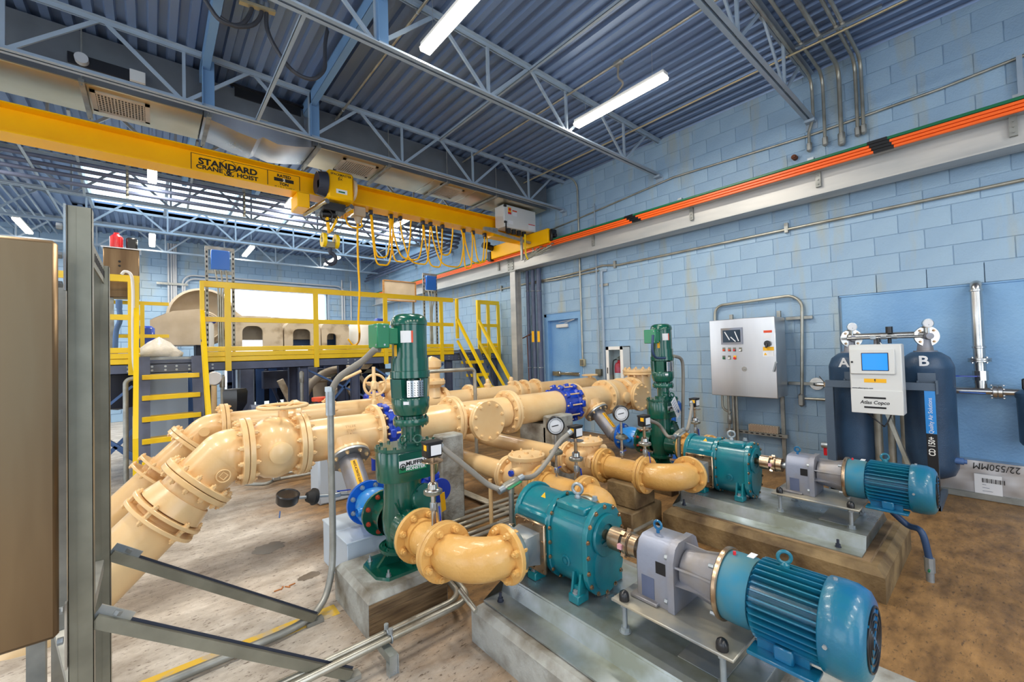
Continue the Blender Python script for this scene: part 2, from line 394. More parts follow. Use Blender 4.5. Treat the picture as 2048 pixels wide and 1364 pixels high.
# saw-cut joints and the worn yellow line
# ---- right wall: painted blocks. Nearest 300 stand as parts, the rest are joined
wr = MB()
DOOR = (5.13, 6.12, 2.25); REC = (-1.6, 1.25, 2.06)
wr.b2((XW+.004, Y0, 2.25), (XW+.3, YF, 5.0)); wr.b2((XW+.004, DOOR[1], 0), (XW+.3, YF, 2.25)); wr.b2((XW+.004, REC[1], 0), (XW+.3, DOOR[0], 2.25))
wr.b2((XW+.03, Y0, 0), (XW+.3, REC[1], 2.25)); wr.b2((XW+.26, DOOR[0], 0), (XW+.3, DOOR[1], 2.25))
wall_right = struct('wall_right', wr, 'wall_blue')
BP, CH = .3985, .2036
bm_ = {}
def blockmesh(L, h):
    k = (round(L, 3), round(h, 3))
    if k not in bm_: bm_[k] = MB().box((.012, 0, 0), (.03, L-.005, h-.005), bev=.003).mesh('block', 'wall_blue')
    return bm_[k]
blk = []
def clipb(a, b, z0, z1):
    """cut a block against the door and the filled opening"""
    out = [(a, b)]
    for (ya, yb, zt) in (DOOR, REC):
        if z0 < zt-.06:
            nxt = []
            for p, q in out:
                if q <= ya or p >= yb: nxt.append((p, q)); continue
                if p < ya-.03: nxt.append((p, ya))
                if q > yb+.03: nxt.append((yb, q))
            out = nxt
    return out
z = 2.06-10*CH; row = -10
while z < ZC-.02:
    h = min(CH, ZC+.05-z); y = 1.302-12*BP+(0 if row % 2 == 0 else BP/2)
    while y < YF:
        for p, q in clipb(max(y, Y0), min(y+BP, YF), z, z+h):
            if q-p > .03: blk.append((p, q, z, h))
        y += BP
    z += CH; row += 1
def bscore(b):
    yc, zc = (b[0]+b[1])/2, b[2]+b[3]/2; d = Vector((XW, yc, zc-H)); dep = d.dot(FW)
    if dep < .5: return 0
    sx, sy = 1024+FPX*d.dot(RT)/dep, 682-FPX*d.dot(UP)/dep
    return (b[1]-b[0])/dep if (-60 < sx < 2110 and -40 < sy < 1120) else 0
blk.sort(key=bscore, reverse=True)
for b in blk[:300]:
    inst('block', blockmesh(b[1]-b[0], b[3]), wall_right, (XW, (b[0]+b[1])/2, b[2]+b[3]/2))
rest = MB()
for b in blk[300:]: rest.box((XW+.012, (b[0]+b[1])/2, b[2]+b[3]/2), (.03, b[1]-b[0]-.005, b[3]-.005), bev=.003)
part('block_courses', rest, 'wall_blue', wall_right, kind='stuff')
# plastered infill of the old opening, and the plain pilaster beside it
m = MB(); m.box((XW+.012, (REC[0]+REC[1])/2-.01, 1.02), (.03, REC[1]-REC[0]-.03, 2.05), bev=.008); m.b2((XW-.004, REC[0], 2.045), (XW+.02, REC[1]-.01, 2.06))
part('plaster_infill', m, 'wall_plain', wall_right)
# ---- far wall with its tall open doorway
wf = MB(); OX = (1.6, 4.48, 3.6)
wf.b2((X0, YF+.01, 0), (OX[0], YF+.3, 5)); wf.b2((OX[1], YF+.01, 0), (XW+.3, YF+.3, 5)); wf.b2((OX[0], YF+.01, OX[2]), (OX[1], YF+.3, 5))
wall_far = struct('wall_far', wf, 'wall_blue')
m = MB(); z = 0; row = 0
while z < ZC:
    x = X0+(0 if row % 2 else .2)
    while x < XW:
        a, b = x, min(x+.4, XW)
        if z < OX[2]-.05:
            if a < OX[0] < b: b = OX[0]
            elif a < OX[1] < b: a = OX[1]
            elif OX[0] <= a < OX[1]: x += .4; continue
        if b-a > .03: m.box(((a+b)/2, YF+.006, z+.1015), (b-a-.01, .02, .193), bev=.004)
        x += .4
    z += .203; row += 1
part('block_courses', m, 'wall_blue', wall_far, kind='stuff')
m = MB(); m.b2((OX[0]-.06, YF-.03, 0), (OX[0], YF+.1, OX[2])); m.b2((OX[1], YF-.03, 0), (OX[1]+.06, YF+.1, OX[2])); m.b2((OX[0]-.06, YF-.03, OX[2]), (OX[1]+.06, YF+.1, OX[2]+.06))
struct('trim_1', m, 'joist')
# ---- unseen left and back walls, big openings added to let in sky light
m = MB()
for a, b in ((Y0, -2.5), (1.2, 2.6), (6.4, 8.2), (12.2, YF)): m.b2((X0-.3, a, 0), (X0, b, 5))
m.b2((X0-.3, Y0, 3.9), (X0, YF, 5)); struct('wall_left', m, 'wall_plain')
m = MB()
for a, b in ((X0, -5.5), (-2.2, .6), (3.6, XW+.3)): m.b2((a, Y0-.3, 0), (b, Y0, 5))
m.b2((X0, Y0-.3, 3.9), (XW+.3, Y0, 5)); struct('wall_back', m, 'wall_plain')
# ---- ceiling: slab above, ribbed deck sheets below, one big skylight
SK = (-.9, 5.95, 9.6, 12.35)
m = MB(); z0, z1 = ZC+.05, ZC+.16
m.b2((X0-.3, Y0-.3, z0), (XW+.3, SK[2], z1)); m.b2((X0-.3, SK[3], z0), (XW+.3, YF+.3, z1)); m.b2((X0-.3, SK[2], z0), (SK[0], SK[3], z1)); m.b2((SK[1], SK[2], z0), (XW+.3, SK[3], z1))
ceiling = struct('ceiling', m, 'deck')
PT = .1524
def sheet(xa, n, ya, yb):
    mm = MB(); prof = []
    for i in range(n):
        x = xa+i*PT; prof += [(x, ZC), (x+.062, ZC), (x+.076, ZC+.038), (x+.138, ZC+.038)]
    prof.append((xa+n*PT, ZC)); vs = [(x, y, z) for y in (ya, yb) for x, z in prof]; k = len(prof)
    mm.add(vs, [(i, i+1, k+i+1, k+i) for i in range(k-1)]); part('deck_sheet', mm, 'deck', ceiling, sharp=20)
i = 0; x = XW-.01-6*PT
while x > X0-.9:
    inside = x+3*PT > SK[0] and x+3*PT < SK[1]
    if inside:
        for a, b in ((Y0, 2.4), (2.4, SK[2]-.02), (SK[3]+.02, YF)): sheet(x, 6, a, b)
    else:
        for a, b in ((Y0, 2.4), (2.4, 9.47), (9.47, YF)): sheet(x, 6, a, b)
    x -= 6*PT
m = MB(); c_ = .12
m.b2((SK[0]-.05, SK[2]-.05, ZC), (SK[0], SK[3]+.05, ZC+c_)); m.b2((SK[1], SK[2]-.05, ZC), (SK[1]+.05, SK[3]+.05, ZC+c_))
m.b2((SK[0], SK[2]-.05, ZC), (SK[1], SK[2], ZC+c_)); m.b2((SK[0], SK[3], ZC), (SK[1], SK[3]+.05, ZC+c_))
for i in range(1, 6): xx = SK[0]+(SK[1]-SK[0])*i/6; m.b2((xx-.025, SK[2], ZC+c_-.07), (xx+.025, SK[3], ZC+c_))
win = struct('window_1', m, 'joist')
for i in range(6):
    a = SK[0]+(SK[1]-SK[0])*i/6; b = SK[0]+(SK[1]-SK[0])*(i+1)/6; g = MB(); g.b2((a, SK[2], ZC+c_+.002), (b, SK[3], ZC+c_+.012)); part('pane', g, 'glass', win)
# ---- roof joists
JL = {-.58: 'behind the camera', 1.43: 'nearest the camera, cutting the top right of the ceiling', 3.44: 'second from the camera, running above the near strip lights', 5.45: 'third from the camera, before the metal duct',
      7.46: 'just behind the yellow crane girder', 9.47: 'along the near edge of the skylight', 11.48: 'along the far edge of the skylight', 13.49: 'last before the far wall'}
for jy, where in JL.items():
    jt = thing('roof_joist', (XW-.05, jy, 4.2), 'painted open web steel roof joist '+where, 'roof joist', 'open web roof joists')
    zb, zt = 4.205, ZC-.002
    def chord(nm, z, up, xa, xb):
        m = MB()
        for s_ in (-1, 1):
            m.b2((xa, jy+s_*.01, z), (xb, jy+s_*.05, z+.006)) if not up else m.b2((xa, jy+s_*.01, z-.006), (xb, jy+s_*.05, z))
            m.b2((xa, jy+s_*.01, z), (xb, jy+s_*.016, z+.045 if not up else z-.045))
        part(nm, m, 'joist', jt)
    chord('bottom_chord', zb, 0, X0, XW-.02); chord('top_chord', zt, 1, X0, XW)
    xn = 5.15
    while xn > X0+.4:
        m = MB(); m.bar((xn, jy, zb+.02), (xn, jy, zt-.03), .028, .028); part('web_post', m, 'joist', jt)
        for s_ in (-1, 1):
            if xn+s_*.61 > XW: continue
            m = MB(); m.bar((xn+s_*.03, jy, zb+.03), (xn+s_*.58, jy, zt-.03), .034, .02, ref=(0, 1, 0)); part('web_diagonal', m, 'joist', jt)
        xn -= 1.22
    m = MB(); m.b2((XW-.1, jy-.05, zb-.03), (XW-.001, jy+.05, zb)); m.b2((XW-.012, jy-.06, zb-.1), (XW, jy+.06, zb)); part('seat_angle', m, 'joist', jt)
# ---- the two deep posts and purlins framing the bay above the duct
for px, nm in ((.47, 'left'), (1.54, 'right')):
    t = thing('roof_purlin', (px, 5.45, 4.2), f'blue steel purlin with deep hanger post, {nm} of two over the duct bend', 'purlin', 'hanger post purlins')
    m = MB(); m.b2((px-.05, Y0+.1, ZC-.16), (px-.043, 9.4, ZC-.005)); m.b2((px-.05, Y0+.1, ZC-.16), (px+.02, 9.4, ZC-.152)); m.b2((px-.05, Y0+.1, ZC-.012), (px+.02, 9.4, ZC-.004)); part('channel', m, 'beam_blue', t)
    for yy in (3.44, 5.45):
        m = MB(); m.b2((px-.05, yy-.012, 4.22), (px+.06, yy-.004, ZC-.02)); m.b2((px-.05, yy-.06, 4.22), (px-.043, yy-.01, ZC-.02)); part('hanger_post', m, 'beam_blue', t)
def along_y(nm, x, z, ya, yb, r, mt, label, cat='conduit', group=None, strap=2.01):
    t = thing(nm, (x, ya, z), label, cat, group); m = MB(); m.cyl((x, ya, z), (x, yb, z), r, n=12); part('run', m, mt, t)
    m = MB(); y = 1.43
    while y < yb:
        if y > ya: m.torus((x, y, z), (0, 1, 0), r*1.15, r*.3, 12, 6); m.box((x, y, z+r*1.4), (r*3, .03, .008))
        y += strap
    if m.v: part('strap', m, 'zinc', t)
    return t
xa = P(1340, 226, Z=4.66).x; along_y('ceiling_conduit', xa, 4.66, -3.9, 14.5, .012, 'gold', 'thin conduit tinted for yellow light under the ceiling nearest the right wall', group=None)  # yellow light on this conduit is put into its colour
xb = P(1110, 206, Z=4.68).x; along_y('ceiling_conduit', xb, 4.68, -3.9, 5.9, .014, 'conduit', 'thin galvanised conduit feeding the right hand near strip light')
xc = P(771, 109, Z=4.70).x; along_y('ceiling_conduit', xc, 4.70, -3.9, 6.4, .014, 'conduit', 'thin conduit running under the ceiling left of the near strip lights')
t = thing('junction_box', P(1237, 126, Z=4.66), 'small cast junction box with a flexible whip dropping to a strip light', 'junction box')
c = P(1237, 126, Z=4.68); m = MB(); m.box(c, (.07, .11, .05), bev=.012); part('box_body', m, 'galv', t)
m = MB(); m.tube(smooth([c-Vector((0, 0, .02)), c+Vector((.0, .01, -.15)), c+Vector((.03, -.02, -.25)), Vector((4.02, 2.9, 4.36))]), .012, 8); part('whip', m, 'grey_hose', t)
for i, (p, q, lab) in enumerate((((600, 28), (522, 240), 'in front of the duct bend'), ((1249, 3), (1058, 147), 'between the two near strip lights'), ((30, 280), (133, 430), 'at the far left behind the crane girder'))):
    a = P(*p, Z=4.24 if i != 1 else 4.7); x = a.x; zz = 4.21 if i != 1 else 4.735
    ya, yb = ((3.44, 5.45), (-.58, 5.45), (7.46, 13.49))[i]
    m = MB(); m.b2((x, ya, zz), (x+.035, yb, zz+.004)); m.b2((x, ya, zz), (x+.004, yb, zz+.035)); solo('bridging_angle', m, 'joist', 'light steel bridging angle tying the roof joists '+lab, 'bridging')
for k, (xx, yy) in enumerate(((-.8, 7.46), (.5, 7.46), (2.4, 7.46), (3.5, 7.46), (4.6, 7.46))):
    m = MB(); m.bar((xx, 9.47, 4.21), (xx+.02, 7.5, 4.7), .03, .03); solo('cross_brace', m, 'joist', f'sloping steel brace behind the crane girder, {("first", "second", "third", "fourth", "fifth")[k]} from the left', 'brace', 'sloping braces behind the crane')
# ---- strip lights
NX = {-4: 'leftmost', -2: 'second', 0: 'third', 2: 'fourth', 4: 'rightmost'}
LN = {(.02, 7.9): 'strip light seen end on in front of the skylight, left of the hoist', (1.92, 2.76): 'bright strip light cut by the top edge of the picture', (4.02, 2.76): 'bright strip light hanging near the right wall, wholly in view',
      (4.02, 7.9): 'strip light glaring behind the yellow festoon loops', (1.92, 7.9): 'strip light peeping past the hoist trolley', (.02, 12.7): 'small far strip light above the machine cabinet with the red box', (1.92, 12.7): 'small far strip light right of the tall blue screen post',
      (4.02, 12.7): 'small far strip light beside the crane hook', (-1.95, 12.7): 'far strip light at the upper left edge of the picture'}
for (x, y) in LAMPS:
    lab = LN.get((x, y), f'LED strip light outside the picture, {NX[round(x)]} row, {"back" if y < 0 else "near" if y < 5 else "middle" if y < 10 else "far"} end')
    t = thing('strip_light', (x, y, LAMP_Z), lab, 'light', 'hanging LED strip lights')
    m = MB(); m.b2((x-.05, y-.6, LAMP_Z+.012), (x+.05, y+.6, LAMP_Z+.06), .008); part('housing', m, 'white', t)
    m = MB(); m.prism([(-.056, .012), (-.048, -.022), (.048, -.022), (.056, .012)], (x, y-.598, LAMP_Z), (1, 0, 0), (0, 0, 1), (0, 1.196, 0)); part('diffuser', m, 'tube', t)
    for s_ in (-1, 1): m = MB(); m.cyl((x, y+s_*.45, LAMP_Z+.05), (x, y+s_*.45, ZC), .003, n=6); part('hanger_wire', m, 'zinc', t)
    a = area((x, y, LAMP_Z-.03), .1, 1.18, LAMP_W, (1, .93, .82)); a.parent = None
# ---- five long dark pipes stacked behind the crane, and their hangers
for i, z in enumerate((4.41, 4.31, 4.21, 4.10)):
    t = thing('long_pipe', (-7, 8.6, z), f'long dark pipe crossing in front of the skylight, {("topmost", "second from top", "third from top", "lowest")[i]} of the stack', 'pipe', 'stacked pipes before the skylight')
    m = MB(); m.cyl((-6.9, 8.6, z), (5.6, 8.6, z), .03, n=12); part('run', m, 'slate', t)
    m = MB(); m.tube(fillet([(5.6, 8.6, z), (5.85-.05*i, 8.6, z), (5.85-.05*i, 14.5, z)], .12), .03, 10); part('bend', m, 'slate', t)
for k, xx in enumerate((-.27, 1.25, 2.75, 4.2)):
    t = thing('pipe_hanger', (xx, 8.58, 4.0), f'slotted strut hanger with clamps carrying the stacked pipes, {("leftmost", "second", "third", "rightmost")[k]} one', 'hanger', 'strut pipe hangers')
    m = MB(); m.b2((xx-.02, 8.62, 4.02), (xx+.02, 8.645, ZC)); part('strut', m, 'galv', t)
    for z in (4.41, 4.31, 4.21, 4.10): m = MB(); m.box((xx, 8.6, z), (.03, .07, .07), bev=.01); part('clamp', m, 'strut', t)
for k in range(6):
    x = -1.7-.13*k; m = MB(); m.cyl((x, 6.6, 4.62), (x, 14.6, 4.62), .018, n=8); solo('ceiling_pipe', m, 'joist', f'thin painted ceiling pipe at the upper left, {("first", "second", "third", "fourth", "fifth", "sixth")[k]} from the right', 'pipe', 'parallel thin pipes at the upper left')
# ---- door
t = struct('door_1', MB().b2((XW+.09, 5.2, 0), (XW+.13, 6.0, 2.11)), 'wall_plain')
m = MB()
m.b2((XW-.005, DOOR[0], 0), (XW+.1, 5.2, 2.19)); m.b2((XW-.005, 6.0, 0), (XW+.1, 6.06, 2.19)); m.b2((XW-.005, 5.2, 2.11), (XW+.1, 6.0, 2.19)); m.b2((XW+.02, 6.06, 0), (XW+.1, DOOR[1], 2.25)); m.b2((XW+.02, DOOR[0], 2.19), (XW+.1, DOOR[1], 2.25))
part('door_frame', m, 'wall_plain', t)
m = MB(); m.b2((XW+.04, 5.52, 1.96), (XW+.09, 5.82, 2.03), .008); m.bar((XW+.06, 5.6, 2.045), (XW+.02, 5.3, 2.1), .02, .008); m.bar((XW+.06, 5.75, 2.07), (XW+.02, 5.3, 2.1), .02, .008); part('door_closer', m, 'offwhite', t)
m = MB(); m.b2((XW+.045, 5.25, 1.02), (XW+.075, 5.97, 1.085), .01); m.b2((XW+.03, 5.75, 1.0), (XW+.09, 5.95, 1.1), .01); part('panic_bar', m, 'steel', t)
# ================================================================== CRANE
def ibeam(m, a, b, y0, y1, z0, z1, tf=.014, tw=.012, axis='x', bot=True):
    yc = (y0+y1)/2
    def B(p, q):
        if axis == 'x': m.b2((a, p[0], p[1]), (b, q[0], q[1]))
        else: m.b2((p[0], a, p[1]), (q[0], b, q[1]))
    B((y0, z0), (y1, z0+tf)); B((y0, z1-tf), (y1, z1)); B((yc-tw/2, z0), (yc+tw/2, z1)); return m
GY = (6.15, 6.43); GZ = (3.765, 4.06); WY = 6.283
cr = thing('bridge_crane', (2, 6.29, 3.7), 'long yellow bridge crane girder with black lettering crossing the upper left', 'crane')
m = ibeam(MB(), -6.2, 5.75, *GY, *GZ); part('girder', m, 'crane_yellow', cr)
a, b_, c, d = P(382, 296, Y=WY), P(382, 345, Y=WY), P(598, 352, Y=WY), P(532, 335, Y=WY)
xl, xm, xr = a.x, P(535, 335, Y=WY).x, P(599, 350, Y=WY).x; zt = 4.028; zb = GZ[0]+.016
m = MB()
for x in (xl, xm, xr): m.b2((x-.004, WY-.001, zb), (x+.004, WY, zt))
m.b2((xl, WY-.001, zt-.006), (xr, WY, zt)); part('sign_border', m, 'ink', cr)
U, R_ = (0, 0, 1), (1, 0, 0)
xc = xl+(xm-xl)*.47
def tx(s, x, z, sz, mt='ink', bold=.002, sq=1, par=None, al='CENTER'): return text('lettering', s, (x, WY-.002, z), R_, U, sz, mt, par or cr, al, bold, sq)
tx('STANDARD', xc, zt-.085, .105, bold=.004, sq=1.12); tx('CRANE', xc-.2, zt-.155, .072, bold=.0025, sq=1.15); tx('&', xc, zt-.15, .1, bold=.003); tx('HOIST', xc+.2, zt-.165, .072, bold=.0025, sq=1.15)
tx('985-868-6001', xc+.22, zt-.225, .048, sq=1.3)
m = MB(); m.torus((xc, WY-.001, zt-.075), (0, 1, 0), .075, .003, 24, 4); m.bar((xc-.1, WY-.001, zt-.008), (xc-.06, WY-.001, zt-.07), .004, .002); m.bar((xc+.1, WY-.001, zt-.008), (xc+.06, WY-.001, zt-.07), .004, .002)
m.prism([(-.055, .02), (-.03, -.01), (0, .01), (.03, -.01), (.055, .02), (.04, -.035), (0, -.045), (-.04, -.035)], (xc, WY-.002, zt-.185), R_, U, (0, .001, 0)); part('sign_emblem', m, 'ink', cr)
xc2 = (xm+xr)/2; tx('RATED', xc2, zt-.05, .055); m = MB(); m.b2((xc2-.12, WY-.0015, zt-.125), (xc2+.12, WY, zt-.078)); part('sign_bar', m, 'ink', cr); tx('2', xc2, zt-.101, .055, 'white', .003)
tx('TON', xc2, zt-.158, .05); tx('CAPACITY', xc2, zt-.215, .05, sq=1.05)
# end truck, drive, control box
m = MB(); m.b2((5.62, 5.46, 3.53), (5.84, 7.2, 3.8), .01); part('end_truck', m, 'crane_yellow', cr)
m = MB(); m.b2((5.66, 5.40, 3.56), (5.8, 5.47, 3.78), .01); m.cyl((5.73, 5.36, 3.66), (5.73, 5.42, 3.66), .035); part('end_plate', m, 'black', cr); m = MB(); m.b2((5.6, 7.2, 3.5), (5.85, 7.3, 3.7)); m.cyl((5.73, 7.2, 3.55), (5.73, 7.34, 3.55), .05); part('end_plate', m, 'black', cr)
m = MB(); m.b2((4.9, 6.18, 3.70), (5.7, 6.4, 3.765)); part('underslung_bracket', m, 'crane_yellow', cr)
g = P(978, 494, Y=7.15); m = MB(); m.cyl(g-Vector((.16, 0, -.02)), g+Vector((.12, 0, -.02)), .06, n=16); m.box(g+Vector((-.04, 0, .07)), (.1, .1, .05), bev=.01); m.box(g+Vector((.18, 0, -.05)), (.1, .12, .2), bev=.01); part('drive_motor', m, 'black', cr)
eb = thing('control_box', (5.33, 6.0, 3.8), 'light grey crane control box with red and yellow switch near the wall', 'electrical box')
m = MB(); m.b2((4.93, 5.9, 3.82), (5.73, 6.16, 4.235), .008); part('enclosure', m, 'offwhite', eb)
m = MB(); m.b2((4.935, 5.885, 3.825), (5.725, 5.899, 4.23), .005); part('door', m, 'offwhite', eb)
m = MB(); m.b2((5.02, 5.882, 4.1), (5.1, 5.885, 4.19)); part('switch_plate', m, 'label_yellow', eb); m = MB(); m.cyl((5.06, 5.87, 4.15), (5.06, 5.885, 4.15), .025); m.b2((5.02, 5.88, 4.065), (5.1, 5.884, 4.1)); part('rotary_switch', m, 'red', eb)
m = MB(); m.b2((5.13, 5.882, 4.13), (5.24, 5.885, 4.155)); part('warning_label', m, 'redorange', eb); m = MB(); m.b2((5.13, 5.882, 4.05), (5.24, 5.884, 4.128)); m.b2((5.53, 5.882, 3.86), (5.7, 5.884, 3.95)); m.b2((5.02, 5.882, 3.88), (5.14, 5.884, 3.95)); part('white_label', m, 'label_white', eb)
m = MB(); m.b2((5.53, 5.881, 3.95), (5.7, 5.884, 3.965)); part('red_label', m, 'red', eb)
for k in range(4): m = MB(); m.cyl((5.1+k*.13, 5.98, 3.82), (5.1+k*.13, 5.98, 3.74), .045, n=12); part('cable_gland', m, 'rubber', eb)
m = MB(); m.box((4.95, 5.88, 4.2), (.06, .04, .04), bev=.01); part('latch', m, 'black', eb); m = MB(); m.box((4.95, 5.88, 3.9), (.06, .04, .04), bev=.01); m.box((4.96, 5.88, 3.8), (.02, .02, .16)); part('latch', m, 'black', eb)
m = MB(); m.bar((4.5, 5.95, 3.72), (5.85, 5.95, 3.6), .05, .04); m.bar((4.5, 5.95, 3.72), (4.8, 5.95, 3.74), .06, .05); m.bar((5.38, 5.93, 3.7), (5.38, 5.93, 3.25), .05, .03); m.bar((5.7, 5.95, 3.8), (5.7, 5.95, 3.5), .04, .03); part('mounting_rail', m, 'galv', cr)
m = MB(); m.tube(smooth([(5.45, 5.9, 3.75), (5.44, 5.9, 3.5), (5.46, 5.9, 3.35), (5.5, 5.9, 3.28)]), .018, 8); part('collector_cable', m, 'yellow', cr)
col = thing('current_collector', (5.6, 5.8, 3.3), 'cluster of sprung collector arms reaching the orange conductor bars', 'collector')
for k in range(6):
    yy = 6.0-k*.1; m = MB(); m.bar((5.5, yy, 3.27+.02*k), (5.62, yy-.12, 3.42+.02*(k % 3)), .014, .02); m.bar((5.52, yy+.03, 3.25+.02*k), (5.64, yy-.08, 3.36+.02*(k % 3)), .008, .008); m.box((5.64, yy-.13, 3.45+.02*(k % 3)), (.04, .06, .02)); part('collector_arm', m, 'strut', col)
# ---- hoist trolley
hx0, hx1, hy, hz0, hz1 = 1.84, 2.2, 5.93, 3.69, 4.10
ho = thing('hoist_trolley', (2.0, 6.2, 3.65), 'yellow hoist trolley with open dark motor end riding on the crane girder', 'hoist')
m = MB(); m.b2((hx0, hy, hz0), (hx1, hy+.19, hz1), .03); part('cover', m, 'crane_yellow', ho)
m = MB(); m.cyl((hx1, hy+.1, 3.9), (hx1+.03, hy+.1, 3.9), .15, n=24); part('cover_end', m, 'beige', ho)
m = MB(); m.cyl((hx0-.12, hy+.1, 3.9), (hx0, hy+.1, 3.9), .15, .17, n=20); m.box((hx0-.06, hy+.02, 3.86), (.12, .1, .12), bev=.01); part('motor_end', m, 'dark', ho)
m = MB(); m.prism([(-.05, .16), (.12, .1), (.1, .02)], (hx0-.1, hy+.02, 3.88), R_, U, (0, .01, 0)); part('fan_guard', m, 'gold', ho)
for zz, sx in ((3.63, -.13), (3.62, .2)): m = MB(); m.cyl((1.95+sx, 5.9, zz), (1.8+sx, 6.45, zz-.06), .035, n=14); part('roller', m, 'steel', ho)
m = MB(); m.b2((1.5, 6.12, 3.56), (1.66, 6.47, 3.76), .01); part('trolley_plate', m, 'crane_yellow', ho); m = MB(); m.b2((2.05, 6.1, 3.6), (2.25, 6.45, 3.75), .01); part('trolley_plate', m, 'crane_yellow', ho)
m = MB(); m.b2((1.8, 6.0, 3.55), (2.1, 6.4, 3.66)); m.cyl((1.8, 6.1, 3.5), (1.98, 6.1, 3.52), .05); m.torus((1.85, 6.05, 3.48), (0, 1, .3), .08, .012); m.torus((1.95, 6.1, 3.47), (.3, 1, 0), .06, .012); part('rope_guide', m, 'black', ho)
m = MB(); m.bar((1.86, 6.1, 3.55), (1.9, 6.1, 3.25), .05, .03); m.bar((2.02, 6.1, 3.5), (1.92, 6.1, 3.28), .05, .03); part('limit_arm', m, 'crane_yellow', ho)
text('lettering', 'SPACEMASTER', ((hx0+hx1)/2, hy-.001, hz1-.06), R_, U, .042, 'ink', ho, bold=.001, squash=1.05); text('lettering', 'SX', ((hx0+hx1)/2-.01, hy-.001, hz1-.12), R_, U, .045, 'ink', ho, bold=.001)
m = MB(); m.torus(((hx0+hx1)/2, hy, hz1-.12), (0, 1, 0), .038, .003, 24, 4, -.6, 2.2); part('ring_mark', m, 'ink', ho)
m = MB(); m.b2((1.95, hy-.002, 3.78), (2.1, hy, 3.84)); part('rating_plate', m, 'label_white', ho); m = MB(); m.b2((1.98, hy-.003, 3.793), (2.07, hy-.001, 3.815)); part('plate_mark', m, 'dgreen', ho)
hc = P(660, 490, Y=6.15); hb = thing('hook_block', P(660, 530, Y=6.15), 'dark crane hook under a yellow two sheave block hanging on wires', 'crane hook')
m = MB()
for dx in (-.085, .085): m.cyl(hc+Vector((dx-.022, 0, .06)), hc+Vector((dx+.022, 0, .06)), .1, n=20)
part('sheave', m, 'yellow', hb); m = MB(); m.box(hc+Vector((0, 0, 0)), (.14, .06, .09), bev=.01)
for dx in (-.085, .085): m.cyl(hc+Vector((dx-.026, 0, .06)), hc+Vector((dx+.026, 0, .06)), .035, n=12)
part('crosshead', m, 'strut', hb)
m = MB(); a0 = -2.3; m.tube([hc+Vector((0, 0, -.04)), hc+Vector((0, 0, -.1))]+[hc+Vector((.075*math.cos(t), 0, -.19+.08*math.sin(t))) for t in [PI/2-k*.42 for k in range(12)]], lambda t: .028 if t < .7 else .028-.055*(t-.7), 8); part('hook', m, 'dark', hb)
for k, (dx, tx_) in enumerate(((-.12, -.2), (-.05, -.1), (.06, .06), (.13, .2))): m = MB(); m.cyl(hc+Vector((dx, 0, .07)), (2.0+tx_*.6, 6.15, 3.6), .004, n=6); part('wire_rope', m, 'strut', hb)
# ---- festoon
fy = 6.32; zt = 3.765
fe = thing('festoon_cable', (3.8, fy, 3.2), 'yellow festoon cables looping under the crane girder', 'cable')
for (x0, xb, yb, x1) in ((740, 764, 530, 786), (742, 761, 515, 781), (778, 800, 523, 822), (781, 822, 520, 845), (800, 843, 528, 860), (846, 873, 534, 884), (860, 905, 534, 926), (872, 890, 510, 905), (922, 933, 537, 943), (927, 956, 527, 968), (945, 962, 525, 972)):
    A = P(x0, 430, Y=fy).x; B = P(x1, 430, Y=fy).x; b = P(xb, yb, Y=fy); A, B = (A, B) if A < B else (B, A)
    dy = random.uniform(-.03, .03); pts = [(A, fy, zt-.02), (A+.01, fy+dy, zt-.15), (A+.1*(b.x-A)+.01, fy+dy, (zt+b.z)/2), (A+.45*(b.x-A), fy+dy, b.z+.05), (b.x, fy+dy, b.z), (b.x+.6*(B-b.x), fy+dy, b.z+.06), (B-.02, fy+dy, (zt+b.z)/2+.05), (B-.01, fy+dy, zt-.15), (B, fy, zt-.02)]
    m = MB(); m.tube(smooth(pts, 5), .013, 8); part('cable_loop', m, 'crane_yellow', fe)
for px in (741, 781, 800, 845, 860, 884, 926, 945, 968):
    x = P(px, 430, Y=fy).x; m = MB(); m.b2((x-.025, fy-.04, zt-.07), (x+.025, fy+.04, zt-.001), .008); m.torus((x, fy, zt-.08), (0, 1, 0), .03, .007, 12, 6); part('cable_saddle', m, 'dark', fe)
b = P(672, 425, Y=fy); m = MB(); m.b2((2.3, fy-.1, 3.62), (2.48, fy+.08, 3.764), .01); m.cyl((2.39, fy, 3.62), (2.39, fy, 3.52), .06, .03); part('socket_box', m, 'beige', fe)
q = [P(x, y, Y=fy) for x, y in ((690, 432), (697, 450), (712, 456), (724, 452), (722, 442), (729, 425))]; m = MB(); m.tube(smooth(q), .013, 8); part('lead_cable', m, 'crane_yellow', fe)
pc = [P(x, y, Y=fy) for x, y in ((717, 440), (715, 460), (716, 520), (719, 580), (717, 640), (719, 670))]+[P(x, y, Y=8.0) for x, y in ((716, 686), (706, 690), (696, 678))]
m = MB(); m.tube(smooth(pc), .016, 8); solo('pendant_cable', m, 'crane_yellow', 'thick yellow pendant cable hanging straight down to the platform', 'cable')
